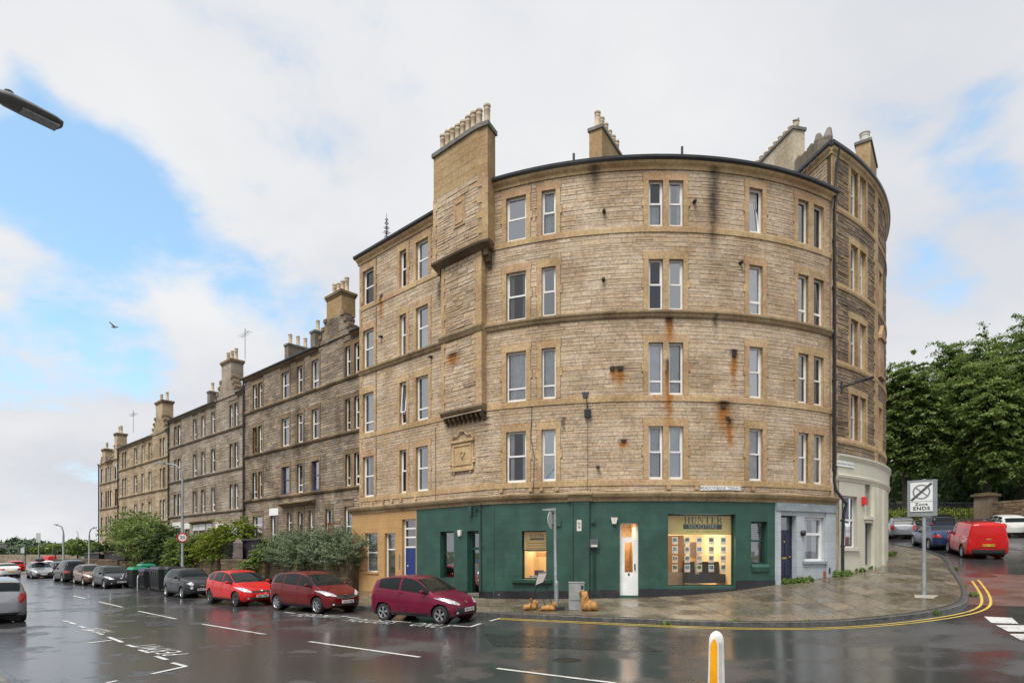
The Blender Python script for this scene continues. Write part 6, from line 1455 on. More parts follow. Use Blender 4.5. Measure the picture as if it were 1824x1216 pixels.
for q in (((619,1099),(641,1100.5)), ((703.6,1106),(731,1108)), ((808.5,1114),(838,1116),(856,1110)), ((872.6,1105.6),(892.5,1100)), ((507,1090),(525,1092)),
          ((111,1105),(123,1107)), ((123.5,1108),(135,1111.5)), ((141,1115),(152,1117.5)), ((155,1121),(166,1123.5)), ((172,1126),(183,1130)), ((192.7,1134),(218,1143.5)), ((226,1148),(241,1152)), ((248,1157),(266.5,1162.5)), ((277,1168),(296.7,1174.6)), ((307,1180),(331,1186.5),(271,1199.8)), ((156.6,1145),(198.8,1139.6)), ((190,1216),(208,1212))): dash('parking_bay_dash', q, .10)
def road_text(txt, pl, pr, hgt, flip=False):
    a, b = gp(*pl), gp(*pr); ex = (b-a); ex.z = 0; W_ = ex.length; ex.normalize(); ey = Vector((-ex.y, ex.x, 0))
    if ey.y < 0: ey = -ey
    c = (a+b)/2; v, fs = text_mb(txt, 1.0, 0, -.004, 1.2); xs = [p.x for p in v]; ys = [p.y for p in v]; sx = W_/(max(xs)-min(xs)); sy = hgt/(max(ys)-min(ys)); sg = -1 if flip else 1
    mb = MB(); mb.v = [tuple(gz(c+ex*p.x*sx*sg+ey*p.y*sy*sg, .009)) for p in v]
    for q in fs: mb.f.append(q); mb.uv.append(None); mb.r.append(mb.rv); mb.m.append(0)
    mb.build('road_lettering', M_wline, marks)
road_text('PERMIT', (528,1094.5), (606,1099.5), .75); road_text('HOLDERS', (619,1103.5), (703,1109), .75); road_text('ONLY', (735,1111.5), (800,1116), .75)
road_text('PERMIT', (256,1148), (318,1166), .5, True); road_text('HOLDERS', (160,1119), (190,1126), .5, True)
mb = MB()
u0 = KERB.at(897); u1 = KERB.at(1712) if False else None
_uu = [u for u in np.arange(u0, KERB.len, .4)]
def koff(u, n): x, y = KERB.xy(u); tx, ty = KERB.tan(u); return (x+ty*n, y-tx*n)
for nn in (.38, .62):
    mb = MB(); prev = None
    for u in _uu:
        x, y = koff(u, nn)
        if y > 25.5 and x > 15: break
        a, b = koff(u, nn-.04), koff(u, nn+.04); cur = (gz(a, .010), gz(b, .010))
        if prev: mb.face([prev[0], cur[0], cur[1], prev[1]])
        prev = cur
    mb.build('yellow_line', M_yline, marks)
for q in ([(1752.8,1097.8),(1802.6,1100),(1814.4,1111),(1766,1109)], [(1773.6,1113),(1845,1113.6),(1858,1125),(1796,1124.5)], [(1798,1128.8),(1870,1129),(1888,1142),(1818,1140)]):
    mb = MB(); P = [gp(*p) for p in q]; mb.face([gz(p, .010) for p in P]); mb.build('give_way_bar', M_wline, marks)
# setts at the mouth of the side street
def setts_mat():
    g = NG('red_setts'); mp = g.N('ShaderNodeMapping'); g.L(g.pos, mp.inputs[0]); mp.inputs['Rotation'].default_value = (0, 0, .6); br = g.N('ShaderNodeTexBrick'); g.L(mp.outputs[0], br.inputs[0]); br.inputs['Scale'].default_value = 1
    br.inputs['Brick Width'].default_value = .22; br.inputs['Row Height'].default_value = .11; br.inputs['Mortar Size'].default_value = .008; br.inputs['Color1'].default_value = (.13,.062,.050,1); br.inputs['Color2'].default_value = (.17,.085,.068,1); br.inputs['Mortar'].default_value = (.05,.035,.03,1)
    g.col(g.mix(1, br.outputs[0], g.mix(g.noise(.8, 6), (.7,.7,.7), (1.25,1.25,1.25)), 'MULTIPLY')); g.rough(g.mr(g.noise(.7, 5), .35, .65, .22, .5)); g.L(g.bump(br.outputs[1], -.5, .01), g.p.inputs['Normal']); return g.m
mb = MB(); rows = []
ua = next(u for u in _uu if KERB.xy(u)[0] > 15.0); ub = next(u for u in _uu if KERB.xy(u)[1] > 27.5)
for u in np.linspace(ua, ub, 14):
    a = Vector(koff(u, .0)); rows.append([gz(a+Vector((.88, -.48))*k, .004) for k in np.linspace(0.02, 13, 22)])
mb.grid(rows); tag(mb.build('red_setts_road', setts_mat()), kind='structure')
mb = MB()
for q in ([(860,1128),(1130,1140),(1180,1160),(880,1150)], [(255,1106),(300,1106),(310,1114),(262,1116)]): P = [gp(*p) for p in q]; m_ = MB(); n_ = 6; m_.grid([[gz(P[0]*(1-i/n_)*(1-j/n_)+P[1]*(i/n_)*(1-j/n_)+P[2]*(i/n_)*(j/n_)+P[3]*(1-i/n_)*(j/n_), .005) for j in range(n_+1)] for i in range(n_+1)]); tag(m_.build('asphalt_patch', plain('tar_patch', (.022,.022,.024), .3, var=.3)), kind='structure')
m_ = MB(); c = gp(1010, 1175); m_.lathe((c.x, c.y, c.z), [(.30,-.01),(.30,.006),(.27,.008)], 20); tag(m_.build('manhole_cover', plain('cast_iron', (.035,.033,.03), .35, metal=.6)), kind='structure')
# near pavement on the photographer's side
def npv(s, n, dz=0): x, y = Wp(s, n); return (x, y, RZ(x, y)+.12+dz)
mb = MB(); mb.grid([[npv(s, n) for n in np.linspace(16.62, 21, 5)] for s in np.linspace(-19, 70, 60)]); near_p = mb.build('near_pavement', M_slab, smooth=True); tag(near_p, kind='structure')
mb = MB(); s = -19
while s < 40:
    mb = MB(); mb.rv = rrv(); e = s+.92; rows = [[npv(q, 16.62, .004), npv(q, 16.5, .004), npv(q, 16.47, -.02), npv(q, 16.45, -.2), npv(q, 16.62, -.2)] for q in (s+.004, e-.004)]; mb.grid(rows, close=True); mb.face(rows[0]); mb.face(rows[1][::-1]); mb.build('kerb_stone', plain('kerb_whin', (.075,.072,.07), .3), near_p); s = e
mb = MB(); s = -17.5
while s < 0:
    for j in range(3):
        mb = MB(); mb.rv = rrv(); n0, n1 = 16.64+j*.9, 17.53+j*.9; mb.face([npv(s+.008, n0, .006), npv(s+.62, n0, .006), npv(s+.62, n1-.01, .006), npv(s+.008, n1-.01, .006)]); mb.build('paving_slab', M_slab, near_p)
    s += .63

# ================================================================ street furniture
M_galv = plain('galvanised_steel', (.36,.38,.39), .45, metal=.5, var=.15, scale=6); M_gryp = plain('grey_post_paint', (.26,.28,.29), .5, var=.15)
def gpp(px, py): return gp(px, py, 0, 0)
# zone sign
p = gpp(1646, 1060.6); D = p.y
T = thing('traffic_sign', 'tall grey post sign at the corner reading Zone ENDS with a barred circle', 'sign', tuple(p))
zy_ = lambda y: EYE+(HY-y)/F*D
mb = MB(); mb.tube([p, (p.x, p.y, zy_(853))], .058, 14); mb.tube([p, (p.x, p.y, p.z+.9)], .062, 14); mb.lathe((p.x, p.y, p.z), [(.16,0),(.14,.02),(.07,.03)], 14); mb.build('post', M_gryp, T, smooth=True, sharp=40)
e1 = Vector((p.y, -p.x, 0)).normalized(); e1 = (Matrix.Rotation(rad(-4), 3, 'Z') @ e1); nn = Vector((-e1.y, e1.x, 0)); nn = nn if nn.y < 0 else -nn; upz = Vector((0,0,1))
c = Vector((p.x, p.y, 0))-Vector((e1.x, e1.y, 0))*.07
def plate(mb, cx, z0, z1, w, n0, n1, sh=0): 
    for_ = [Vector((c.x, c.y, 0))+e1*(cx+s*w/2)+nn*n for n in (n0, n1) for s in (-1, 1)]
    a, b, c2, d = for_; mb.hexa([(*a[:2], z0), (*b[:2], z0), (*d[:2], z0), (*c2[:2], z0), (*a[:2], z1), (*b[:2], z1), (*d[:2], z1), (*c2[:2], z1)])
mb = MB(); plate(mb, .02, zy_(919), zy_(854.5), .88, .065, .085); mb.build('backing_board', plain('grey_board', (.20,.22,.24), .5), T)
mb = MB(); plate(mb, 0, zy_(892.5), zy_(859), .66, .095, .108); upP = mb.build('sign_plate', plain('sign_white', (.66,.67,.67), .35, var=.06), T)
mb = MB(); plate(mb, 0, zy_(910.5), zy_(893.3), .66, .095, .108); loP = mb.build('sign_plate', plain('sign_white', (.66,.67,.67), .35), T)
zc = (zy_(892.5)+zy_(859))/2; cc = Vector((c.x, c.y, 0)); PT = lambda x, y, k=.112: tuple(cc+e1*x+nn*k+upz*(zc+y))
mb = MB(); M_sgrey = plain('sign_grey', (.17,.18,.19), .4)
rows = [[PT(r_*math.cos(t), r_*math.sin(t)) for t in np.linspace(0, 2*math.pi, 40, endpoint=False)] for r_ in (.215, .262)]; mb.grid(rows, close=True); mb.build('ring', M_sgrey, upP)
mb = MB(); mb.face([PT(-.18,-.13,.111), PT(-.15,-.16,.111), PT(.18,.13,.111), PT(.15,.16,.111)]); mb.face([PT(-.18,.13,.1112), PT(-.15,.16,.1112), PT(.18,-.13,.1112), PT(.15,-.16,.1112)]); mb.build('cross', M_sgrey, upP)
mb = MB(); mb.face([PT(-.33,-.27,.114), PT(-.27,-.32,.114), PT(.33,.27,.114), PT(.27,.32,.114)]); mb.build('bar', plain('sign_bar', (.07,.07,.075), .4), upP)
for o in (-.045, .045): mb = MB(); mb.face([PT(-.32+o,-.33+.01,.1135), PT(-.305+o,-.33+.01,.1135), PT(.32+o if o < 0 else .33,.315,.1135), PT(.305+o if o < 0 else .315,.33,.1135)]) if False else None
mb = MB(); zt_ = (zy_(910.5)+zy_(893.3))/2; add_text(mb, 'Zone', .14, lambda x, y: tuple(cc+e1*x+nn*.112+upz*(zt_+.08+y)), .003, 1.15, 1.1); add_text(mb, 'ENDS', .165, lambda x, y: tuple(cc+e1*x+nn*.112+upz*(zt_-.07+y)), .005, 1.15, 1.12); mb.build('lettering', M_black, loP)
mb = MB(); mb.rv = (.9,.5,.5)
q = [gpp(*t) for t in ((1628,1059),(1672,1060),(1662,1066),(1630,1065))]; mb.face([(v.x, v.y, v.z+.012) for v in q]); mb.build('concrete_footing', plain('pale_concrete', (.32,.28,.23), .6), T)
# bollard on the traffic island
D = 9.0; x = (1276-CX)/F*D; zb_ = RZ(x, D)
T = thing('bollard', 'white rounded traffic bollard with an amber reflector in the foreground', 'bollard', (x, D, zb_))
mb = MB(); rows = []
for z, k in ((0,1.0),(.1,.97),(.6,.86),(.85,.82),(.95,.78),(1.01,.62),(1.045,.36),(1.06,.08)):
    rows.append([(x+.135*k*math.cos(t)*1.0, D+.075*k*math.sin(t), zb_+z) for t in np.linspace(0, 2*math.pi, 24, endpoint=False)])
mb.grid(rows, close=True); mb.face(rows[-1]); mb.build('body', plain('white_plastic', (.66,.65,.62), .4, var=.08, scale=8), T, smooth=True, sharp=60)
mb = MB(); pts = []
bk = lambda z: float(np.interp(z, (0,.1,.6,.85,.95,1.01), (1.0,.97,.86,.82,.78,.62)))
rows = []
for z in (.1,.3,.6,.82,.88,.92,.945):
    e = 1.0 if z <= .82 else math.sqrt(max(.0, 1-((z-.82)/.127)**2)); rows.append([(x+a*bk(z), D-.077*bk(z)*math.sqrt(1-(a/.136)**2)-.002, zb_+z) for a in np.linspace(-.065-.055*e, -.065+.055*e, 6)])
mb.grid(rows); mb.build('reflector', plain('amber_reflector', (.75,.33,.0), .3), T)
mb = MB(); 
for sg in (-1, 1): mb.tube([(x+sg*.012+.035, D-.082, zb_+.1), (x+sg*.012+.035, D-.066, zb_+.9)], .006, 5)
mb.build('moulded_rib', plain('grey_plastic', (.4,.4,.4), .5), T)
mb = MB(); mb.lathe((x, D+.02, zb_+.0), [(.55,-.1),(.55,.07),(.5,.1)], 24); tag(mb.build('traffic_island', plain('pale_concrete', (.32,.28,.23), .6)), kind='structure')
# post with the sign seen edge-on
p = gpp(991, 1081.5); D = p.y; zy_ = lambda y: EYE+(HY-y)/F*D; X_ = lambda a: (a-CX)/F*D
T = thing('traffic_sign', 'galvanised street post with a round sign seen nearly edge-on by the sandbags', 'sign', tuple(p))
mb = MB(); mb.tube([p, (p.x+.0, p.y, zy_(1037))], .078, 14); mb.tube([(p.x, p.y, zy_(1037)), (p.x-.03, p.y, zy_(1033)), (p.x-.06, p.y, zy_(905))], [.078,.05,.045], 14); mb.build('post', M_galv, T, smooth=True, sharp=40)
mb = MB(); rows = []; cx0, cz0 = X_(980.5), zy_(926.5)
for k in (0, .02): rows.append([(cx0+.13*math.cos(t)+k*.9, p.y-.10+.26*math.cos(t)*1.0-k*.3, cz0+.31*math.sin(t)) for t in np.linspace(0, 2*math.pi, 28, endpoint=False)])
mb.grid(rows, close=True); mb.face(rows[0]); mb.face(rows[1]); mb.build('sign_disc', plain('sign_back', (.42,.43,.43), .5), T)
mb = MB(); mb.hexa([(X_(966), p.y-.1, zy_(909)), (X_(989.5), p.y-.1, zy_(909.5)), (X_(989.5), p.y+.15, zy_(909.5)), (X_(966), p.y+.15, zy_(908)), (X_(966), p.y-.1, zy_(906.5)), (X_(989.5), p.y-.1, zy_(904.5)), (X_(989.5), p.y+.15, zy_(904.5)), (X_(966), p.y+.15, zy_(906))]); mb.build('lantern', M_galv, T)
mb = MB()
for y in (914, 935): mb.tube([(X_(981), p.y-.05, zy_(y)), (X_(989), p.y, zy_(y))], .018, 5)
mb.build('clip', M_black, T)
# folding sign on legs
T0 = gpp(962, 1086); D = T0.y; zy_ = lambda y: EYE+(HY-y)/F*D; X_ = lambda a: (a-CX)/F*D
T = thing('folding_sign', 'small black framed folding sign leaning on thin legs among sandbags', 'sign', tuple(T0))
def quadpx(mb, pts, y0, th): P = [(X_(a), y0+(yy-1020)*dy_, zy_(yy)) for a, yy in pts]; mb.hexa([(q[0], q[1]+th, q[2]) for q in P]+P)
dy_ = -.004
mb = MB(); quadpx(mb, [(954,1041),(967,1036),(975,1018),(958.5,1019.5)], D, .02); bd_ = mb.build('board', plain('board_back', (.33,.31,.29), .6), T)
mb = MB()
for a, b in (((953,1042),(958.5,1018.5)), ((958.5,1018.5),(976,1017)), ((976,1017),(967,1037)), ((967,1037),(953,1042))): mb.tube([(X_(a[0]), D-.02, zy_(a[1])), (X_(b[0]), D-.02, zy_(b[1]))], .014, 5)
mb.build('frame', M_black, T)
for a, b, dd in (((956,1034),(943,1083),-.15), ((960,1038),(973,1082),-.15), ((969,1032),(985,1060),.45), ((957,1040),(946,1066),.45)): mb = MB(); mb.tube([(X_(a[0]), D, zy_(a[1])), (X_(b[0])*(1+dd/D), D+dd, G(X_(b[0]), D+dd)+.02)], .013, 5); mb.build('leg', M_black, T)
M_sack = plain('orange_sack', (.38,.19,.055), .8, var=.25, bump=.6, bscale=18, scale=9)
def sandbag(px, py, w, h, lab, rz=0, neck=True, tall=False):
    p = gpp(px, py); mb = MB(); rows = []; n = 12
    for k in range(n+1):
        t = -1+2*k/n; r_ = math.sqrt(max(0, 1-t*t))**.7+.04; pl = 1+.10*math.sin(7*t+px)
        row = []
        for a in np.linspace(0, 2*math.pi, 14, endpoint=False):
            y = .5*w*.6*r_*math.cos(a)*pl; z = h*.5*(r_*math.sin(a)*pl*(1+.12*math.sin(3*a+px+4*t))+1.0*1.0); z = max(0.0, z-h*.5*(1-r_)*.6)
            row.append((p.x+t*w/2*math.cos(rz)-y*math.sin(rz), p.y+t*w/2*math.sin(rz)+y*math.cos(rz), p.z-.01+z))
        rows.append(row)
    mb.grid(rows, close=True); mb.face(rows[0]); mb.face(rows[-1])
    if neck: q = Vector((p.x-w*.30, p.y, p.z+h*.8)); mb.tube([q-Vector((-.08,0,.10)), q+Vector((-.01,-.02,.02)), q+Vector((-.05,-.03,.06)), q+Vector((-.10,-.03,.10))], [.12,.06,.035,.075], 8)
    o = mb.build('sandbag', M_sack, smooth=True); return tag(o, lab, 'sandbag', 'orange sandbags weighing down the street signs')
sandbag(944, 1086, .50, .24, 'orange sandbag farthest left, on the left foot of the folding sign', .2, False)
sandbag(953, 1083, .30, .30, 'upright orange sandbag leaning behind the leftmost sandbag', 1.0, True)
sandbag(976, 1087, .52, .20, 'flat orange sandbag between the folding sign and the round sign post', -.1, False)
sandbag(986, 1082, .30, .22, 'small orange sandbag touching the left of the round sign post', .5, False)
sandbag(1052, 1087, .52, .34, 'orange sandbag lying right of the grey cabinet', -.15, False); sandbag(1042, 1086, .30, .68, 'tall knotted orange sandbag standing against the grey cabinet', .1, True)
mb = MB(); p = gpp(995, 1085); mb.box((p.x, p.y-.1, p.z+.05), (.42,.22,.10)); tag(mb.build('rubber_foot_block', plain('black_rubber', (.02,.02,.02), .7)), 'black rubber foot block at the base of the round sign post', 'foot block')
# cabinet
p = gpp(1028, 1085.5); D = p.y; w = (1041.5-1014)/F*D; h = (1085-1037)/F*D
T = thing('utility_cabinet', 'grey steel utility cabinet standing on the pavement by the white door', 'cabinet', tuple(p))
mb = MB(); mb.box((p.x, p.y+.18, p.z+h/2), (w, .36, h), rz=-.12); mb.build('body', plain('cabinet_grey', (.27,.28,.28), .45, var=.15, scale=4), T)
mb = MB(); mb.box((p.x, p.y+.18, p.z+h+.012), (w+.03, .39, .03), rz=-.12); mb.build('lid', plain('cabinet_lid', (.30,.31,.31), .4), T)
mb = MB(); mb.box((p.x-.06, p.y+.003-.01, p.z+h*.66), (w*.68, .012, h*.60), rz=-.12); mb.build('door', plain('cabinet_grey', (.27,.28,.28), .45), T); mb = MB(); mb.box((p.x+w*.33, p.y-.03, p.z+h*.84), (.07,.02,.12), rz=-.12); mb.build('lock', M_black, T)
# fittings on the ground floor front
def onwall(px, py, w, h, d, mat, nm, lab, cat, n=N1, shape=None):
    s = srf(px); z = zf(px, py); mb = MB()
    if shape == 'alarm': mb.hexa([MAIN.pt(s+a, z+b, n+c) for c in (0, d) for a, b in ((-w*.28,-h/2),(w*.28,-h/2),(w/2,h/2),(-w/2,h/2))])
    else: pbox(mb, MAIN, s-w/2, s+w/2, z-h/2, z+h/2, n+.001, n+d)
    return tag(mb.build(nm, mat), lab, cat)
M_offw = plain('off_white_plastic', (.62,.60,.55), .45)
onwall(820.5, 949, .24, .26, .10, M_offw, 'alarm_box', 'white shield-shaped alarm box between the two left green openings', 'alarm box', shape='alarm')
onwall(1094, 927, .27, .25, .10, M_offw, 'alarm_box', 'white shield-shaped alarm box left of the white glazed door', 'alarm box', shape='alarm')
o = onwall(1032, 935.5, .18, .44, .10, M_offw, 'wall_notice', 'narrow white notice high on the green pilaster', 'notice', n=N1+.001)
mb = MB(); s = srf(1032); z = zf(1032, 935.5); add_text(mb, '10 12', .13, lambda x, y: MAIN.pt(s+y*.9, z+x*.9, N1+.105), .003); mb.build('lettering', M_ink, o)
T = onwall(1058.5, 967.5, .32, .33, .18, plain('meter_grey', (.10,.11,.12), .4), 'meter_box', 'dark grey meter box with two pipes on the green wall', 'meter box'); mb = MB(); s = srf(1058); z = zf(1058, 971); pbox(mb, MAIN, s-.10, s+.13, z-.05, z+.03, N1+.18, N1+.184); mb.build('label', M_offw, T)
mb = MB()
for a in (1057, 1060): mb.tube([MAIN.pt(srf(a), zf(a, 975), N1+.05), MAIN.pt(srf(a), zf(a, 1060), N1+.05)], .02, 6)
mb.build('cable_pipe', M_green, T)
onwall(1056.5, 928, .16, .16, .10, M_green, 'junction_box', 'small green painted box above the meter box', 'junction box'); onwall(995, 931, .20, .26, .06, M_green, 'junction_box', 'flat green painted box behind the round sign post', 'junction box')
onwall(841, 910, .16, .42, .14, M_green, 'cable_box', 'green cable box under the cornice above the dark green door', 'cable box')
mb = MB()
for a, b in (((848,905),(850,918)), ((846,903),(855,903))): mb.tube([MAIN.pt(srf(a[0]), zf(*a), N1+.08), MAIN.pt(srf(b[0]), zf(*b), N1+.1)], .03, 5)
mb.tube([MAIN.pt(srf(857), zf(857, 893), N1+.03), MAIN.pt(srf(857.5), zf(857, 960), N1+.03), MAIN.pt(srf(858), zf(857, 1052), N1+.03)], .022, 6); mb.tube([MAIN.pt(srf(859), zf(859, 968), N1+.05), MAIN.pt(srf(872), zf(872, 972), N1+.35), MAIN.pt(srf(861), zf(861, 980), N1+.1)], .012, 5)
tag(mb.build('cable_run', M_black), 'black cable running down the green wall beside the dark green door', 'cable')
mb = MB(); mb.tube([MAIN.pt(srf(1021.5), 3.72, N1+.1), MAIN.pt(srf(1021.5), .2, N1+.10)], .015, 5); mb.tube([MAIN.pt(srf(1052.5), 4.15, N1+.2), MAIN.pt(srf(1050.5), 3.7, N1+.03), MAIN.pt(srf(1050.5), .2, N1+.03)], .015, 5); tag(mb.build('cable_run', M_black), 'thin black cables down both sides of the green pilaster', 'cable')
o = pb(MAIN, MAIN.at(1246, .06), MAIN.at(1318.5, .06), MAIN.z(1282, 873.3, .06), MAIN.z(1282, 865.3, .06), .04, .075, M_white, 'street_name_sign', None) if False else None
mb = MB(); s0_, s1_ = pxs(1246), pxs(1318.5); z0_, z1_ = MAIN.z(1282, 873.3), MAIN.z(1282, 865.3); pbox(mb, MAIN, s0_, s1_, z0_, z1_, .05, .075); o = mb.build('street_name_sign', M_white); tag(o, 'long white street name plate reading MEADOWBANK TERRACE above the shop cornice', 'sign')
mb = MB(); add_text(mb, 'MEADOWBANK TERRACE', .165, lambda x, y: MAIN.pt((s0_+s1_)/2+x, (z0_+z1_)/2+y, .078), .001, 1.0, .92); mb.build('lettering', plain('grey_lettering', (.16,.17,.17), .5), o)
# floodlight and small wall items
s = pxs(1044); z = MAIN.z(1044, 708); T = thing('floodlight', 'small floodlight on a bracket over a black box on the stone wall', 'lamp', MAIN.pt(s, z, .1))
mb = MB(); mb.tube([MAIN.pt(s+.06, z-.45, .05), MAIN.pt(s+.05, z-.2, .25), MAIN.pt(s, z, .32)], .02, 6); mb.build('bracket', M_black, T); mb = MB(); mb.hexa([MAIN.pt(s+a, z+b, n) for n in (.25, .42) for a, b in ((-.09,-.10),(.09,-.10),(.14,.12),(-.14,.12))]); mb.build('lamp_head', plain('dark_lamp', (.05,.05,.05), .4), T); mb = MB(); pbox(mb, MAIN, s-.06, s+.20, z-.80, z-.50, .04, .16); mb.build('control_box', M_black, T)
mb = MB(); mb.tube([MAIN.pt(s+.06, z-.8, .06), MAIN.pt(s+.06, 4.1, .06)], .008, 4); mb.build('cable', M_black, T)
for px, py, l in ((1076,378,'upper left'), (1075,499,'second'), (1236,361,'a'), (1318,469,'b'), (1065,831,'low'), (769.5,636,'c'), (681,600,'d')):
    s = pxs(px); z = MAIN.z(px, py); mb = MB(); mb.tube([MAIN.pt(s, z, .0), MAIN.pt(s, z, .16), MAIN.pt(s-.03, z-.06, .20)], [.075,.06,.05], 9)
    lab = {'upper left':'round black vent spout high on the wall near the top floor','second':'round black vent spout on the wall one floor below the highest','a':'small dark vent spout right of the top floor paired window','b':'small black vent spout left of the narrow tilted window','low':'black vent spout low on the wall above the shop cornice','c':'black vent spout left of the projecting chimney bay','d':'black vent spout beside the leftmost window column'}[l]
    tag(mb.build('wall_vent', M_black), lab, 'vent')
for px, py in ((1307,632), (1104,656), (1090,657), (1288,725), (1111,785), (680,528), (1296,745)):
    s = pxs(px); z = MAIN.z(px, py); mb = MB(); pbox(mb, MAIN, s-.085, s+.085, z-.06, z+.06, .01, .045); mb.build('iron_air_brick', plain('rusty_iron', (.035,.022,.018), .8, var=.4), B_MAIN)
mb = MB(); mb.tube([MAIN.pt(s_, z_, .17) for s_, z_ in [(SBL+.3, 4.14)]+[(SBL+.3+(pxs(1480)-SBL)*t, 4.12+.03*math.sin(t*40)) for t in np.linspace(.02, .98, 60)]], .012, 4); tag(mb.build('cable_run', M_black), 'thin cable lying along the top of the shop cornice', 'cable')
mb = MB(); mb.tube([MAIN.pt(pxs(948), 7.65, .05), MAIN.pt(pxs(946), 6.4, .05), MAIN.pt(pxs(952), 5.6, .05), MAIN.pt(pxs(951), 4.1, .08)], .014, 4); tag(mb.build('cable_run', M_black), 'loose black cable hanging beside the wide first floor window', 'cable')
mb = MB(); mb.tube([MAIN.pt(pxs(671), z_, .045) for z_ in (16.7, 10, 4.2)], .012, 5); mb.tube([MAIN.pt(pxs(777), z_, .05) for z_ in (7.4, 5.8, 4.1)], .012, 4); tag(mb.build('cable_run', plain('brown_cable', (.08,.06,.045), .7)), 'thin brown cables down the left wall of the pale tenement', 'cable')
# street lamp heads
T = thing('street_lamp', 'grey LED street lamp reaching in at the upper left, nearest of all lamps', 'street lamp', npv(-16.0, 16.9))
pb0 = npv(-15.4, 16.9); D = 8.8; H = lambda px, py, d=8.8: Vector(((px-CX)/F*d, d, EYE+(HY-py)/F*d))
a, b = H(-14, 166, 8.7), H(110, 226, 9.4); ax = (b-a).normalized(); sd = Vector((-.4,1,0)); sd = (sd-ax*sd.dot(ax)).normalized(); up_ = ax.cross(sd); up_ = up_ if up_.z > 0 else -up_
mb = MB(); rows = []
L_ = (b-a).length
for t, w_, h_ in ((0,.10,.07),(.10,.13,.09),(.2,.17,.10),(.5,.19,.09),(.85,.18,.07),(.97,.14,.05),(1.0,.05,.03)): c_ = a+ax*L_*t; rows.append([c_+sd*w_*math.cos(q)+up_*(h_*math.sin(q)*(1 if math.sin(q) > 0 else .55)) for q in np.linspace(0, 2*math.pi, 16, endpoint=False)])
mb.grid(rows, close=True); mb.face(rows[0]); mb.face(rows[-1]); hd = mb.build('lamp_head', plain('lamp_grey', (.13,.135,.14), .5), T, smooth=True, sharp=50)
mb = MB(); c_ = a+ax*L_*.66-up_*.062; u2 = ax*L_*.27; mb.hexa([c_-u2-sd*.10, c_+u2-sd*.10, c_+u2+sd*.10, c_-u2+sd*.10]+[c_-u2-sd*.10+up_*.02, c_+u2-sd*.10+up_*.02, c_+u2+sd*.10+up_*.02, c_-u2+sd*.10+up_*.02]); mb.build('led_panel', plain('led_lens', (.35,.36,.38), .15, var=.3, scale=30), hd)
mb = MB(); c_ = a+ax*L_*.23+up_*.09; mb.lathe(tuple(c_), [(.055,0),(.055,.05),(.02,.07)], 12); mb.build('sensor', M_black, hd)
mb = MB(); top = a-ax*1.4-Vector((0,0,.35)); mb.tube([pb0, (pb0[0], pb0[1], top.z-1.5), tuple(top-Vector((0,0,.0))), tuple(a+ax*.05)], [.09,.07,.045,.04], 12); mb.build('post', M_gryp, T, smooth=True)
def lamp(px, n, ytop, armpx, lab, sign=False, r=.075, s_hint=None):
    pth = Path([Wp(160, n), Wp(-2, n)]) if s_hint is None else None; s = pth.at(px); x, y = pth.xy(s); z0 = G(x, y) if n > 3 else RZ(x, y); zt = EYE+(HY-ytop)/F*y
    T = thing('street_lamp', lab, 'street lamp', (x, y, z0)); mb = MB(); ax_ = (armpx-px)/F*y; pts = [(x, y, z0), (x, y, z0+1.4), (x, y, z0+1.5), (x, y, zt-.9)]+[(x+ax_*.45*(1-math.cos(t)), y, zt-.9+.8*math.sin(t)) for t in np.linspace(.2, 1.5, 6)]+[(x+ax_*.85, y, zt-.02)]
    mb.tube(pts, [r*1.3, r*1.3, r, r*.8]+[r*.6]*7, 10); mb.build('post', M_gryp, T, smooth=True, sharp=50); mb = MB(); mb.hexa([(x+ax_*k, y+d, zt+h_) for h_ in (-.04, .05) for k, d in ((.7,-.12),(1.1,-.08),(1.1,.08),(.7,.12))]); mb.build('lamp_head', M_gryp, T)
    if sign:
        zc = EYE+(HY-957)/F*y; nn = Vector((-x, -y, 0)).normalized(); e1 = Vector((-nn.y, nn.x, 0)); e1 = e1 if e1.x > 0 else -e1; c = Vector((x, y, zc))+nn*.09
        for r0, m_, k, nm in ((.30, plain('sign_red', (.5,.02,.03), .4), 0, 'sign_plate'), (.22, M_white, .012, 'sign_face')):
            mb = MB(); rows = [[c+nn*(k+d)+e1*r0*math.cos(t)+Vector((0,0,r0*math.sin(t))) for t in np.linspace(0, 6.283, 20, endpoint=False)] for d in (0, .01)]; mb.grid(rows, close=True); mb.face(rows[1]); o = mb.build(nm, m_, T)
        mb = MB(); add_text(mb, '20', .27, lambda a, b: tuple(c+nn*.026+e1*a+Vector((0,0,b))), .004); mb.build('lettering', M_ink, o)
    return T
lamp(325, 4.15, 824, 281, 'tall grey street lamp carrying a round 20 sign in front of the terrace', True)
lamp(113, 5.0, 934, 98, 'street lamp beyond the last tenement, curving left over the road', r=.1); lamp(159, 1.0, 939, 171, 'distant street lamp just left of the last tenement', r=.1)
lamp(139, -12, 946, 136, 'small far street lamp between the two distant curved lamps', r=.1)
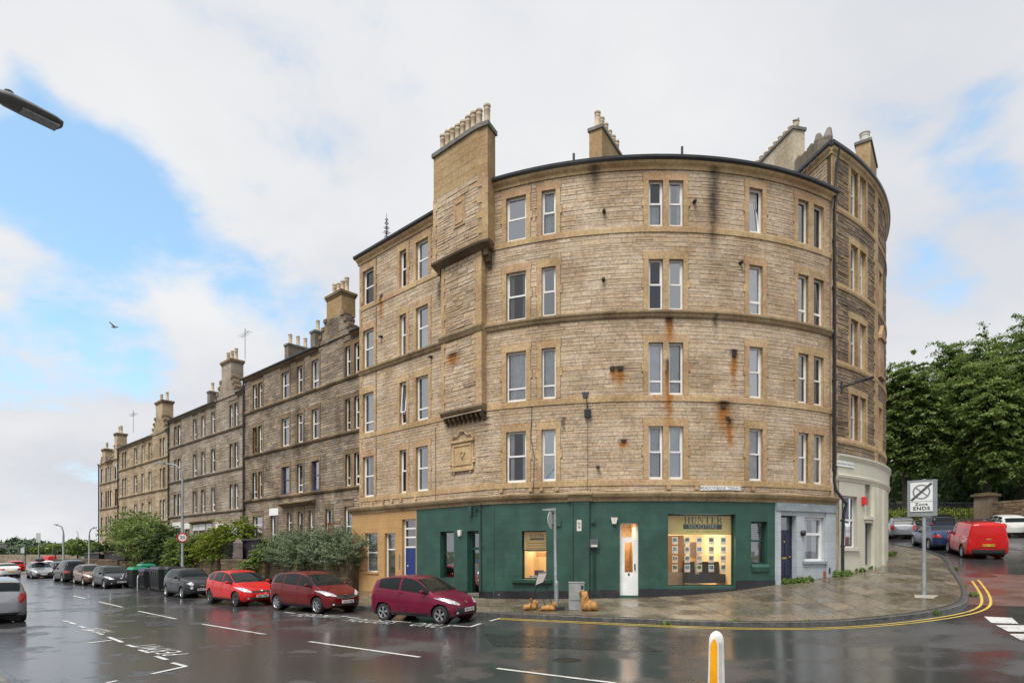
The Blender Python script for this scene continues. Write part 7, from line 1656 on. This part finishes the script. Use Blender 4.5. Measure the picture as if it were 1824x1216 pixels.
# bins and stands
def RW(px, n): pth = Path([Wp(90, n), Wp(-2, n)]); return 90-pth.at(px)/.9976
def bin_(px, n, w, d, h, col, lid, lab, tall=False):
    s = RW(px, n); x, y = Wp(s, n); z0 = RZ(x, y); T = thing('wheeled_bin', lab, 'bin', (x, y, z0), group='communal bins at the kerb'); ux, uy = -.73, .68; vx, vy = -.68, -.73
    def P(a, b, z): return (x+ux*a+vx*b, y+uy*a+vy*b, z0+z)
    mb = MB(); k = .86; mb.hexa([P(sa*w/2*k, sb*d/2*k, .14) for sa, sb in ((-1,-1),(1,-1),(1,1),(-1,1))]+[P(sa*w/2, sb*d/2, h) for sa, sb in ((-1,-1),(1,-1),(1,1),(-1,1))]); mb.build('body', col, T)
    mb = MB(); mb.hexa([P(sa*w/2*1.04, sb*d/2*1.06, h+.004) for sa, sb in ((-1,-1),(1,-1),(1,1),(-1,1))]+[P(sa*w/2*.9, sb*d/2*.8, h+.16) for sa, sb in ((-1,-1),(1,-1),(1,1),(-1,1))]); mb.build('lid', lid, T)
    for i in range(5): mb = MB(); a = -w/2*.8+w*.8*i/4; mb.hexa([P(a+q, d/2*k2+e, z_) for z_, k2 in ((.25, .90), (h-.12, .98)) for q, e in ((-.02,0),(.02,0),(.02,.03),(-.02,.03))]); mb.build('rib', col, T)
    for sa in (-1, 1):
        for sb in (-1, 1): mb = MB(); c = P(sa*w*.36, sb*d*.34, .08); mb.lathe((c[0], c[1]-.03, c[2]), [(.07,0),(.08,.02),(.07,.06)], 10, axis='y'); mb.build('wheel', M_trim, T)
M_binb = plain('bin_black', (.028,.03,.033), .45, var=.2); M_binp = plain('bin_dark_purple', (.06,.03,.09), .5); M_bing = plain('bin_green_lid', (.01,.22,.12), .45); M_binn = plain('bin_dark_green', (.02,.06,.04), .5)
bin_(246, 5.3, 1.25, 1.0, 1.22, M_binb, M_bing, 'black communal bin with a bright green lid, leftmost of the bins'); bin_(266, 5.35, 1.0, .95, 1.15, M_binb, M_binp, 'communal bin with a purple lid between green lid and large black bin'); bin_(291, 5.4, 1.7, 1.1, 1.3, M_binb, M_binb, 'largest black communal bin, right of the purple lidded bin'); bin_(260, 4.1, 1.1, .9, 1.4, M_binn, M_bing, 'green lidded bin standing behind the purple lidded bin'); bin_(309, 5.2, .8, .9, 1.3, M_binn, M_binb, 'dark green bin with black lid beside the small grey car')
for px0, px1, yb, lab in ((219, 235, 1047, 'left steel hoop stand in front of the black hatchback'), (245, 265, 1052, 'right steel hoop stand with a red sticker in front of the bins')):
    a, b = gp(px0, yb), gp(px1, yb-4); mb = MB(); h = .95; d = b-a; mb.tube([a, a+Vector((0,0,h-.2))]+[a+d*(.12*(1-math.cos(t)))+Vector((0,0,h-.2+.2*math.sin(t))) for t in (.5, 1.0, 1.57)]+[b-d*(.12*(1-math.cos(t)))+Vector((0,0,h-.2+.2*math.sin(t))) for t in (1.57, 1.0, .5)]+[b+Vector((0,0,h-.2)), b], .035, 8); o = mb.build('hoop_stand', M_galv, smooth=True); tag(o, lab, 'bike stand')
    if px0 > 240: mb = MB(); mb.lathe((b.x, b.y-.05, b.z+.42), [(.01,0),(.16,0),(.16,.02),(.01,.02)], 14, axis='y'); mb.build('sticker', plain('red_sticker', (.35,.03,.03), .4), o)
# ================================================================ vegetation
def leafmat(name, cols, trans=.4):
    m, nt, N, L, out = newmat(name); at = N('ShaderNodeAttribute'); at.attribute_name = 'rv'; q = N('ShaderNodeSeparateXYZ'); L(at.outputs['Vector'], q.inputs[0]); r = N('ShaderNodeValToRGB'); L(q.outputs[0], r.inputs[0]); e = r.color_ramp.elements
    while len(e) < len(cols): e.new(.5)
    for k, c in enumerate(cols): e[k].position = k/(len(cols)-1); e[k].color = (*c, 1)
    p = N('ShaderNodeBsdfPrincipled'); L(r.outputs[0], p.inputs['Base Color']); p.inputs['Roughness'].default_value = .5; p.inputs['Specular IOR Level'].default_value = .35
    t = N('ShaderNodeBsdfTranslucent'); L(r.outputs[0], t.inputs[0]); mx = N('ShaderNodeMixShader'); mx.inputs[0].default_value = trans; L(p.outputs[0], mx.inputs[1]); L(t.outputs[0], mx.inputs[2]); L(mx.outputs[0], out.inputs[0]); return m
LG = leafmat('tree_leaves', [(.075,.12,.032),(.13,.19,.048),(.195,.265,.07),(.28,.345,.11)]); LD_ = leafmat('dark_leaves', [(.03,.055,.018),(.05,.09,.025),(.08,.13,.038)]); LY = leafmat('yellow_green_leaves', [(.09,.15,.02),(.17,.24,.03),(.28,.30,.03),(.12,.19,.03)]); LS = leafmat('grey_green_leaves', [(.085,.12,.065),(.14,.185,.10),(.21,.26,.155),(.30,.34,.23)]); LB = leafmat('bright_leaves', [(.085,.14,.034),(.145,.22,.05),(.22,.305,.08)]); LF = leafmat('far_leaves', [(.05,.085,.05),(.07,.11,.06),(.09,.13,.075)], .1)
M_bark = plain('bark', (.035,.028,.02), .9, var=.3, bump=.8, bscale=12)
RNG = np.random.default_rng(5)
def leaves(name, blobs, n, size, mat, parent=None, droop=.3, kind=None, shell=.5, gap=.35, aspect=1.9, spray=0, sr=.9, sdroop=.35):
    """many small bent leaf sprays spread through the crown's volume"""
    vol = np.array([b[3]*b[4]*b[5] for b in blobs])**.72; idx = RNG.choice(len(blobs), n, p=vol/vol.sum()); Bl = np.array(blobs)[idx]
    d = RNG.normal(size=(n, 3)); d /= np.linalg.norm(d, axis=1)[:,None]; rr = (shell+(1-shell)*RNG.random(n))**.6*(1+.22*RNG.random(n)**3); P = Bl[:,:3]+d*Bl[:,3:6]*rr[:,None]*(1+.22*np.sin(d[:,0:1]*9+idx[:,None])*np.cos(d[:,2:3]*8+idx[:,None]*2))
    if spray:      # leaves gathered on flattened boughs that reach outwards and hang at the tip
        M_ = max(8, n//spray); Q = P[:M_]; dq = d[:M_]; k_ = RNG.integers(0, M_, n); o2 = dq.copy(); o2[:,2] *= .25; o2 /= np.linalg.norm(o2, axis=1)[:,None]+1e-6; sd_ = np.stack([-o2[:,1], o2[:,0], np.zeros(M_)], 1)
        a_ = RNG.random(n)*2-1; b_ = RNG.normal(size=n)*.38*(1-.55*np.abs(a_)); L3 = sr*(.55+.8*RNG.random(M_))[k_]; c_ = RNG.normal(size=n)*.07
        P = Q[k_]+o2[k_]*(a_*L3)[:,None]+sd_[k_]*(b_*L3)[:,None]; P[:,2] += c_*L3-sdroop*L3*np.maximum(0, a_+.2)**1.6-.12*np.abs(b_)*L3; d = o2[k_]*.5+np.array([0,0,.9])+RNG.normal(size=(n,3))*.25; tonek = RNG.normal(size=M_)[k_]*.17+.25*(c_/.07)*.5  # tone random per bough; upper leaves coloured lighter, light from above painted in
    sc = 1.0/np.mean([b[3] for b in blobs])*3.0; f = np.sin(P[:,0]*sc*1.7+1)*np.sin(P[:,1]*sc*1.9+2)*np.sin(P[:,2]*sc*2.3)+.5*np.sin(P[:,0]*sc*4.1)*np.sin(P[:,2]*sc*4.7+P[:,1]*sc*3)
    keep = f > -gap-.0*RNG.random(n); P = P[keep]; d = d[keep]; f = f[keep]; tk = tonek[keep] if spray else 0; n = len(P)
    if n == 0: return None
    nrm = d+RNG.normal(size=(n,3))*.55+np.array([0,0,.35]); nrm /= np.linalg.norm(nrm, axis=1)[:,None]; t = np.cross(nrm, RNG.normal(size=(n,3))); t /= np.linalg.norm(t, axis=1)[:,None]; b = np.cross(nrm, t); t[:,2] -= droop
    s = size*(.55+.9*RNG.random(n))[:,None]; A = P-t*s*aspect*.5; E = P+t*s*aspect*.5-nrm*s*.25; m1 = P+b*s*.42+nrm*s*.1; m2 = P-b*s*.42+nrm*s*.1
    V = np.stack([A, m1, E, m2], 1).reshape(-1, 3)
    if parent is not None: inv = np.array(WM(parent).inverted()); V = V @ inv[:3,:3].T+inv[:3,3]
    me = bpy.data.meshes.new(name); me.vertices.add(4*n); me.vertices.foreach_set('co', V.ravel()); me.loops.add(4*n); me.loops.foreach_set('vertex_index', np.arange(4*n)); me.polygons.add(n); me.polygons.foreach_set('loop_start', np.arange(0, 4*n, 4)); me.polygons.foreach_set('loop_total', np.full(n, 4))
    me.update(); a = me.attributes.new('rv', 'FLOAT_VECTOR', 'FACE'); tone = np.clip(.5+.24*f[:]+RNG.normal(size=n)*.16+tk, 0, 1); a.data.foreach_set('vector', np.stack([tone, RNG.random(n), RNG.random(n)], 1).ravel()); me.materials.append(mat); me.validate()
    o = bpy.data.objects.new(name, me); C.objects.link(o)
    if parent is not None: o.parent = parent
    if kind: o['kind'] = kind
    return o
def blobs_of(c, R3, k, sub=.42, seed=0, flat=0.0):
    rg = np.random.default_rng(seed); out = [(*c, R3[0]*.62, R3[1]*.62, R3[2]*.62)]
    for i in range(k):
        d = rg.normal(size=3); d /= np.linalg.norm(d); d[2] = d[2]*(1-flat)+.1; q = .55+.25*rg.random(); s = sub*(.7+.6*rg.random()); out.append((c[0]+d[0]*R3[0]*q, c[1]+d[1]*R3[1]*q, c[2]+d[2]*R3[2]*q, R3[0]*s, R3[1]*s, R3[2]*s*.85))
    return out
def tree(px0, px1, ytop, D, lab, mat, n=9000, size=.26, zbase=None, name='tree', trunk=.35, ylow=None, k=12, seed=1, group=None, cat='tree', crownlow=.25, spray=0):
    xc = ((px0+px1)/2-CX)/F*D; w = (px1-px0)/F*D/2; zt = EYE+(HY-ytop)/F*D; zb = G(xc, D) if zbase is None else zbase; zl = (EYE+(HY-ylow)/F*D) if ylow else zb+(zt-zb)*crownlow
    T = thing(name, lab, cat, (xc, D, zb), group=group); c = (xc, D, (zt+zl)/2); R3 = (w, w*.9, (zt-zl)/2); bl = blobs_of(c, R3, k, seed=seed)
    leaves('crown', bl, n, size, mat, T, spray=spray, sr=w*.26, gap=.5); mb = MB(); z2 = zl+(zt-zl)*.35; rg = random.Random(seed)
    mb.tube([(xc, D, zb-.3), (xc+rg.uniform(-.2,.2)*trunk, D, zb+(z2-zb)*.5), (xc, D, z2)], [trunk, trunk*.75, trunk*.5], 10)
    for b in bl[1:9]: q = Vector(b[:3]); a = Vector((xc, D, z2-(z2-zb)*rg.uniform(0, .35))); mb.tube([a, a.lerp(q, .5)+Vector((0,0,-.1*w)), q], [trunk*.4, trunk*.22, trunk*.08], 6)
    mb.build('trunk', M_bark, T, smooth=True); return T
# the wooded bank behind the side street
XR = lambda px, D: (px-CX)/F*D
mb = MB(); rows = []
for D, zz in ((50.5, 3.9), (54, 5.0), (60, 6.3), (70, 8.2), (90, 12), (130, 20), (170, 24)): rows.append([(XR(px, D), D, zz+.4*math.sin(px*.02+D)) for px in range(1540, 2700, 60)])
mb.grid(rows); tag(mb.build('wooded_bank', plain('bank_earth', (.045,.06,.022), .95, var=.5, bump=.8), smooth=True), kind='structure')
TG = 'big trees on the bank behind the railings'
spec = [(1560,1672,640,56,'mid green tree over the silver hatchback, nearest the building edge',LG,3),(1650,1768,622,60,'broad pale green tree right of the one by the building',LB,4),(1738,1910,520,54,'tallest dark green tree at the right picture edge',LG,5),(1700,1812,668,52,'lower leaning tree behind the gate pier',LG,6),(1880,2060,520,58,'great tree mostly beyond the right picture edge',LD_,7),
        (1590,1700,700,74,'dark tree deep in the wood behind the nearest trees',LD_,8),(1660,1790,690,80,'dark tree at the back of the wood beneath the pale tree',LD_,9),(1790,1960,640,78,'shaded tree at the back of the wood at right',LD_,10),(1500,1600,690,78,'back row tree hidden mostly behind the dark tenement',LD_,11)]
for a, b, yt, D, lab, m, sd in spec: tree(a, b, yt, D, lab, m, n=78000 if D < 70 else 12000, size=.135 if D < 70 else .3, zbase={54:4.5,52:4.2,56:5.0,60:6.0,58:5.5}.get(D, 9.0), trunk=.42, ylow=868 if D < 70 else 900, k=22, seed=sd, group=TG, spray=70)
bl = []
rg = np.random.default_rng(3)
for i in range(46): px = 1570+rg.random()*420; D = 55+rg.random()*22; bl.append((XR(px, D), D+1, 5.2+(D-55)*.25+rg.random()*2.0, 1.8, 1.6, 1.5))
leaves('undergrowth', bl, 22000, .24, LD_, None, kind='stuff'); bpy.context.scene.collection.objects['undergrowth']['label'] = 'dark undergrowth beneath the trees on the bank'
bl = [(XR(1565+i*9, 52.5), 52.2+rg.random(), 4.5+rg.random()*.5, 1.0, .8, .6) for i in range(22)]
o = leaves('bank_grass', bl, 14000, .10, LY, None, kind='stuff', droop=-.2)
# iron railings, gate pier and rubble wall
def zr(x, y): return max(G(x, y), 3.2)
T = thing('iron_railings', 'black iron railings along the foot of the wooded bank', 'fence', (XR(1650, 50), 50, 3.6)); zt0, zb0_ = EYE+(HY-897)/F*50, 3.4
mb = MB()
x0, x1 = XR(1560, 50), XR(1741, 50)
for z in (zb0_+.35, zt0-.22): mb = MB(); mb.box(((x0+x1)/2, 50, z), (x1-x0, .03, .05)); mb.build('rail', M_black, T)
n_ = 56
m0 = None
for i in range(n_):
    x = x0+(x1-x0)*i/(n_-1)
    if m0 is None: mb = MB(); mb.tube([(x, 50, zb0_), (x, 50, zt0)], [.022,.02], 5); mb.lathe((x, 50, zt0), [(.02,0),(.04,.05),(.005,.16)], 5); m0 = mb.build('railing_bar', M_black, T)
    else: o = m0.copy(); C.objects.link(o); o.parent = T; o.location = (x-x0, 0, 0)
mb = MB(); mb.box(((x0+x1)/2, 50, 2.9), (x1-x0, .4, 1.3)); tag(mb.build('low_kerb_wall', M_t1), 'low stone kerb wall under the iron railings', 'wall')
T = thing('gate_pier', 'square dark stone gate pier with a flat cap at the end of the railings', 'gate pier', (XR(1756, 48.5), 48.5, 3)); x = XR(1756, 48.5); zt = EYE+(HY-884)/F*48.5
mb = MB(); mb.rv = (.28,.1,.1); mb.box((x, 48.5, (zt+2)/2), (1.15, 1.1, zt-2), rz=.4); mb.build('shaft', M_dark, T); mb = MB(); mb.box((x, 48.5, zt+.09), (1.45,1.4,.18), rz=.4); mb.box((x, 48.5, zt+.22), (1.1,1.05,.10), rz=.4); mb.build('cap', M_sootst, T)
RWALL = Path([(XR(1768, 48), 48), (XR(1850, 45), 45), (XR(2050, 40), 40)]); o = thing('rubble_wall', 'high dark rubble wall running right from the gate pier', 'wall', (42, 46, 2)); mb = MB(); mb.rv = (.3,.3,.3); zt = EYE+(HY-897)/F*48
pbox(mb, RWALL, 0, RWALL.len, 1.0, zt, -.5, 0); mb.build('core', M_mortd, o); put_stones(RWALL, lay_stones(RWALL, 0, RWALL.len, 2.2, zt-.02, [], hmin=.14, hmax=.3), stone_mat('brown_rubble', [(.17,.13,.09),(.25,.19,.12),(.13,.105,.08),(.30,.23,.15)], dark=.4, dirt_amt=.8, bump=.8), o, prot=.04, limit=150); band('coping_stone', RWALL, 0, RWALL.len, [(-.55,zt),(.06,zt),(.04,zt+.16),(-.5,zt+.16)], M_sootst, o)

# ---- gardens in front of the terrace
GW = Path([Wp(72, .5), Wp(.35, .5)])
def gw(px, py=None, n=0.): s = GW.at(px, n); x, y, _ = GW.pt(s, 0, n); return (x, y, EYE+(HY-py)/F*y if py is not None else 0)
soil = MB(); sweep(soil, GW, 0, GW.len, [(-.3,.0),(-.3,.8),(-2.6,.95),(-2.6,.0)], 3); tag(soil.build('garden_soil', plain('dark_soil', (.04,.032,.022), .95, var=.4, bump=.6)), kind='structure')
M_gwall = stone_mat('mossy_garden_wall_stone', [(.10,.08,.055),(.17,.13,.09),(.13,.10,.07),(.21,.16,.10),(.08,.07,.055)], dark=.4, dirt_amt=.9, bump=.8)
def gwall(px0, px1, ytop, lab, lim=0, h=None):
    s0, s1 = GW.at(px0), GW.at(px1); x, y = GW.xy((s0+s1)/2); zt = (EYE+(HY-ytop)/F*y); B = thing('garden_wall', lab, 'wall', (x, y, -.4)); mb = MB(); mb.rv = (.3,.3,.3); pbox(mb, GW, s0, s1, -.9, zt-.1, -.35, .0, 2); mb.build('core', M_gwall, B)
    put_stones(GW, lay_stones(GW, s0, s1, -.6, zt-.1, [], hmin=.16, hmax=.28, lmin=.3, lmax=.8), M_gwall, B, prot=.035, limit=lim); band('coping_stone', GW, s0-.02, s1+.02, [(-.4,zt-.1),(.06,zt-.1),(.06,zt+.02),(-.02,zt+.06),(-.4,zt+.05)], M_gwall, B); return B
gwall(489, 628, 1004, 'mossy dark garden wall under the grey-green hedge beside the tan shopfront', 120)
gwall(446, 472, 1000, 'short garden wall left of the dark gateway', 30); gwall(394, 433, 997, 'low dark garden wall behind the red hatchback', 40); gwall(320, 386, 996, 'garden wall below the yellow bush', 40); gwall(214, 316, 1001, 'pale coped garden wall behind the bins', 60); gwall(120, 210, 996, 'farthest garden wall beside the last tenement', 0)
mb = MB(); s0, s1 = GW.at(473), GW.at(488.5); pbox(mb, GW, s0, s1, -.5, .95, -.9, -.75); tag(mb.build('garden_gate', M_black), 'dark closed gateway between the two pieces of garden wall', 'gate')
def grail(px0, px1, yt, yb, lab, step=.16):
    s0, s1 = GW.at(px0, -.15), GW.at(px1, -.15); x, y = GW.xy((s0+s1)/2); zt = EYE+(HY-yt)/F*y; zb = EYE+(HY-yb)/F*y; T = thing('garden_railings', lab, 'fence', (x, y, zb)); 
    for z in (zt-.02, zb+.15): mb = MB(); pbox(mb, GW, s0, s1, z-.02, z+.02, -.17, -.14); mb.build('rail', M_black, T)
    p0 = None; k = int((s1-s0)/step)
    for i in range(k+1):
        s = s0+(s1-s0)*i/k; q = Vector(GW.pt(s, zb-.2, -.155))
        if p0 is None: mb = MB(); mb.tube([q, (q.x, q.y, zt+.08)], .013, 5); p0 = mb.build('railing_bar', M_black, T); q0 = q
        else: o = p0.copy(); C.objects.link(o); o.parent = T; o.location = q-q0
grail(345, 392, 968, 996, 'thin black garden railings below the yellow bush'); grail(393, 432, 968, 997, 'thin black garden railings in front of the arched wooden gate'); grail(240, 300, 981, 1000, 'dark garden railings under the broad garden tree', .2); grail(447, 478, 985, 1000, 'short black railings left of the hedge')
def shed(px0, px1, yt, n, lab, w=1.6):
    s0, s1 = GW.at(px0, n), GW.at(px1, n); x, y, _ = GW.pt((s0+s1)/2, 0, n); zt = EYE+(HY-yt)/F*y; T = thing('garden_shed', lab, 'shed', (x, y, .9)); m_ = plain('dark_boards', (.022,.018,.026), .6, var=.3); s = s0; k = max(3, int((s1-s0)/.22))
    for i in range(k): mb = MB(); a = s0+(s1-s0)*i/k; pbox(mb, GW, a+.004, s0+(s1-s0)*(i+1)/k-.004, .7, zt-.1, n-.05, n); mb.build('board', m_, T)
    mb = MB(); pbox(mb, GW, s0+.01, s1-.01, .7, zt-.12, n-1.2, n-.06); mb.build('walls', m_, T); mb = MB(); sweep(mb, GW, s0-.12, s1+.12, [(n+.12,zt-.1),(n+.12,zt-.04),(n-1.3,zt+.12),(n-1.3,zt+.06)], 3); mb.build('roof', plain('felt_roof', (.05,.045,.045), .8), T)
shed(433, 462, 959, -.6, 'low dark boarded shed between the arched gate and the hedge'); shed(186, 222, 981, -.6, 'long dark boarded shed in front of the last tenements'); shed(150, 176, 984, -.6, 'farthest dark boarded bin store by the terrace end')
T = thing('arched_garden_gate', 'weathered arched wooden gate panel beside the dark shed', 'gate', gw(423, 997, -.3))
s0, s1 = GW.at(416, -.3), GW.at(431.5, -.3); k = 6
for i in range(k):
    a, b = s0+(s1-s0)*i/k, s0+(s1-s0)*(i+1)/k; m = ((i+.5)/k-.5)*2; mb = MB(); x, y = GW.xy(s0); zt = EYE+(HY-958)/F*y-.35*m*m; pbox(mb, GW, a+.005, b-.005, .8, zt, -.34, -.30); mb.build('plank', plain('grey_wood', (.26,.21,.18), .8, var=.25), T)
def bush(pts, lab, mat, n, size, name='shrub', cat='shrub', group=None, stems=True, gap=.45, spray=40, sr=.38, sdr=.3):
    bl = []
    for (px, py, nn, rx, rz_) in pts: x, y, z = gw(px, py, nn); bl.append((x, y, z, rx, rx*.8, rz_))
    b0 = bl[0]; T = thing(name, lab, cat, (b0[0], b0[1], .9)); leaves('foliage', bl, n, size, mat, T, gap=gap, spray=spray, sr=sr, sdroop=sdr)
    mb = MB()
    for b in bl[::2]: mb.tube([(b[0]*.3+b0[0]*.7 if name == 'tree' else b[0], b[1]*.3+b0[1]*.7 if name == 'tree' else b[1], .7), (b[0], b[1], b[2])], [.09 if name == 'tree' else .04, .03], 6)
    mb.build('stems', M_bark, T); return T
rg = random.Random(11)
def row(a, b, yt, yb, k, n=-.4, rx=.8, rz=.7):
    out = []
    for i in range(k):
        px = a+(b-a)*(i+.5)/k; out.append((px, yb-(yb-yt)*.28+rg.uniform(-3,3), n+rg.uniform(-.3,.5), rx*rg.uniform(.8,1.15), rz*rg.uniform(.8,1.1))); out.append((px+rg.uniform(-8,8), yt+(yb-yt)*.33+rg.uniform(-5,5), n+rg.uniform(-.5,.3), rx*rg.uniform(.7,1.1), rz*rg.uniform(.7,1.0)))
    return out
bush(row(492, 560, 945, 1006, 8, -.1, .8, .62), 'grey-green feathery hedge, left half, hanging over the garden wall', LS, 30000, .052, spray=55, sr=.42, sdr=-.35, gap=.6); bush(row(556, 634, 943, 1004, 9, .0, .72, .62), 'grey-green feathery hedge, right half, touching the tan shopfront', LS, 32000, .05, spray=55, sr=.40, sdr=-.35, gap=.6)
bush([(398,975,-.5,1.2,1.0),(410,955,-.8,1.5,1.0),(425,946,-1.0,1.2,.8),(386,962,-.6,1.2,.9),(372,978,-.4,1.2,.8),(360,985,-.2,1.2,.7)], 'yellow-green shrub behind the thin railings', LY, 18000, .085)
bush([(330,985,.2,1.3,.9),(340,972,-.2,1.3,.9),(352,968,-.4,1.3,.9),(322,1000,.4,1.1,.8),(312,1005,.5,.9,.6),(345,995,.0,1.2,.7)], 'bright green bush around the street lamp post', LB, 18000, .085)
bush([(468,990,.0,.6,.5),(458,996,.1,.6,.4),(478,980,-.3,.7,.6),(443,1008,.4,.5,.4)], 'low garden plants with a few yellow flowers left of the hedge', LB, 3500, .09, name='plant', cat='plant')
bush([(250,945,-.6,2.0,1.2),(225,940,-.6,1.6,1.0),(270,942,-.8,1.6,1.1),(240,925,-.8,1.5,1.0),(285,955,-.6,1.4,1.0),(212,950,-.4,1.3,.8),(258,965,-.4,1.6,1.1),(238,972,-.3,1.5,1.0),(250,990,-.3,1.4,.9),(226,958,-.3,1.3,.8)], 'broad spreading garden tree in front of the buff tenement', LG, 30000, .10, name='tree', cat='tree', spray=60, sr=.8, sdr=.1, gap=.3)
bush([(282,975,-.2,1.5,1.3),(298,968,-.4,1.4,1.4),(308,975,-.4,1.2,1.3),(290,990,.0,1.5,1.0),(278,955,-.5,1.2,1.2),(300,955,-.7,1.0,1.0)], 'dense dark evergreen right of the broad garden tree', LD_, 16000, .10, name='tree', cat='tree')
bush([(198,975,-1.0,1.4,.7),(190,980,-1.0,1.2,.6)], 'small dark shrub before the last tenements', LD_, 1500, .2)
bush([(438,940,-1.6,.28,1.0),(440,960,-1.5,.3,.9),(437,925,-1.6,.2,.6)], 'climbing plant on the downpipe between the first two tenements', LG, 900, .12, name='climber', cat='plant')
# weeds by the wall and the kerb
bl = []
for px, py in ((1540,1013),(1527,1018),(1512,1023),(1558,1005),(1570,998),(1580,990),(1440,1036),(1425,1037),(1410,1038),(1495,1026),(1330,1045),(1250,1052),(1166,1061),(1585,987),(1395,1040),(1310,1049)):
    p = gpp(px, py); q = .9 if px > 1400 else .45
    for j in range(3): bl.append((p.x+rvar(-.35,.35), p.y+rvar(-.1,.15), p.z+.04, .22*q, .14*q, .13*q*rvar(.6,1.4)))
leaves('weeds', bl, 6500, .055, LB, None, kind='stuff', droop=-.7, aspect=3.2)
bl = []
for px, py in ((918,1093),(1187,1113),(1435,1112),(1666,1094),(1716,1048),(1100,1106),(1264,1110),(1568,1106),(1310,1112),(1735,1062),(1700,1015)):
    p = gp(px, py); bl.append((p.x, p.y+.02, p.z+.05, .16, .08, .07*rvar(.6,1.3)))
leaves('kerb_weeds', bl, 1400, .04, LB, None, kind='stuff', droop=-.7, aspect=3.0)
# ---- the far end of the street
FT = 'trees and bushes beyond the street end'
for a, b, yt, D, lab, m in ((118,158,962,110,'dark round bush by the end of the terrace',LG),(146,182,967,118,'bushy tree just left of the last tenement',LG),(90,125,966,135,'green bushes behind the parked red van far off',LB),(60,96,970,150,'spreading bushes left of the far street lamp',LG),(20,64,974,175,'low far bushes over the parapet',LF),(-30,24,976,190,'low far bushes at the left picture edge',LF)):
    tree(a, b, yt, D, lab, m, n=2500, size=.42 if D < 130 else .6, zbase=-1.2, trunk=.2, ylow=992, k=8, seed=int(D), group=FT)
bl = []
rgn = np.random.default_rng(9)
for i in range(60): D = 480+rgn.random()*160; px = -80+rgn.random()*290; bl.append((XR(px, D), D, 1+rgn.random()*5+(4 if 20 < px < 80 else 0), 11, 9, 5))
leaves('far_woodland', bl, 14000, 2.6, LF, None, kind='stuff')
PARA = Path([(XR(-60, 150), 150), (XR(140, 128), 128)]); mb = MB(); mb.rv = (.3,.5,.5); pbox(mb, PARA, 0, PARA.len, -2, EYE-.25, -.4, 0, 5); tag(mb.build('parapet_wall', M_t1), 'long low stone parapet across the far end of the street', 'wall')
car('red van parked far away before the parapet', 'van', 'van', P_vred, (-92.5,123), 150, None, None, lod=0, name='parked_van'); car('dark car far off at the left end of the parapet', 'car', 'saloon', P_grey, (-101,118), 150, None, None, lod=0)
for px, w, h, D, c, lab in ((8,10,5,420,(.55,.5,.45),'tiny pale far house at the left picture edge'),(30,14,4,430,(.5,.48,.45),'tiny pale far house row left of the far lamps'),(52,9,4,410,(.45,.35,.3),'tiny reddish far house among the woods')):
    x = XR(px, D); T = thing('far_house', lab, 'house', (x, D, 0)); mb = MB(); mb.box((x, D, h/2+.5), (w*.55, 6, h)); mb.build('wall', plain('far_wall%d' % px, c, .8), T); mb = MB(); mb.hexa([(x-w*.3, D-3.2, h+.5), (x+w*.3, D-3.2, h+.5), (x+w*.3, D+3.2, h+.5), (x-w*.3, D+3.2, h+.5), (x-w*.28, D-.1, h+2.6), (x+w*.28, D-.1, h+2.6), (x+w*.28, D+.1, h+2.6), (x-w*.28, D+.1, h+2.6)]); mb.build('roof', M_slate, T)
    for i in (-1, 0, 1): mb = MB(); mb.box((x+i*w*.16, D-3.03, h*.55+.5), (w*.07, .06, h*.28)); mb.build('window', M_cglass, T)
for px, yt, D, lab, wid in ((69,951,105,'tall narrow far signpost with a blank panel',.9),(41,973,95,'small white far sign near the lamp',.7)):
    x = XR(px, D); zt = EYE+(HY-yt)/F*D; T = thing('traffic_sign', lab, 'sign', (x, D, RZ(x, D))); mb = MB(); mb.tube([(x, D, RZ(x, D)), (x, D, zt)], .07, 6); mb.build('post', M_gryp, T); mb = MB(); mb.box((x, D-.1, zt-.6), (wid*.8, .06, 1.6 if px == 69 else .8)); mb.build('panel', plain('sign_back', (.42,.43,.43), .5), T)
for px, D in ((99, 88), (45, 100), (70.5, 112)):
    x = XR(px, D); z0 = RZ(x, D); T = thing('traffic_light', {99:'dark traffic light post by the far lamp',45:'dark traffic light left of the tall far signpost',70.5:'farthest dark traffic light post'}[px], 'traffic light', (x, D, z0)); mb = MB(); mb.tube([(x, D, z0), (x, D, z0+3.0)], .06, 6); mb.build('post', M_black, T); mb = MB(); mb.box((x, D-.12, z0+2.6), (.34, .25, .95)); mb.build('lamp_housing', M_black, T)
# birds
for px, py, D, lab in ((204, 582, 60, 'tiny gull in flight against the clouds'), (1417, 214, 29.0, 'small dark bird perched on the tall pale chimney')):
    x = XR(px, D); z = EYE+(HY-py)/F*D; mb = MB(); s = .35 if D > 40 else .16
    rows = []
    for k in range(7): t = -1+k/3; r_ = (1-t*t)**.5*.3*s+.01; rows.append([(x+t*s, D+r_*math.cos(a), z+r_*math.sin(a)+(.12*s*t if D < 40 else 0)) for a in np.linspace(0, 6.28, 8, endpoint=False)])
    mb.grid(rows, close=True); mb.face(rows[0]); mb.face(rows[-1])
    if D > 40:
        for sg in (-1, 1): mb.hexa([(x+a, D+sg*b, z+c+h) for h in (0, .02) for a, b, c in ((-.1,.05,0),(.12,.05,0),(.02,.75,.22),(-.08,.72,.22))])
    else: mb.lathe((x+s*.8, D, z+.05), [(.03,-.03),(.06,.02),(.02,.08)], 8)
    tag(mb.build('bird', plain('bird_grey', (.10,.10,.10) if D < 40 else (.4,.4,.4), .7), smooth=True), lab, 'bird')
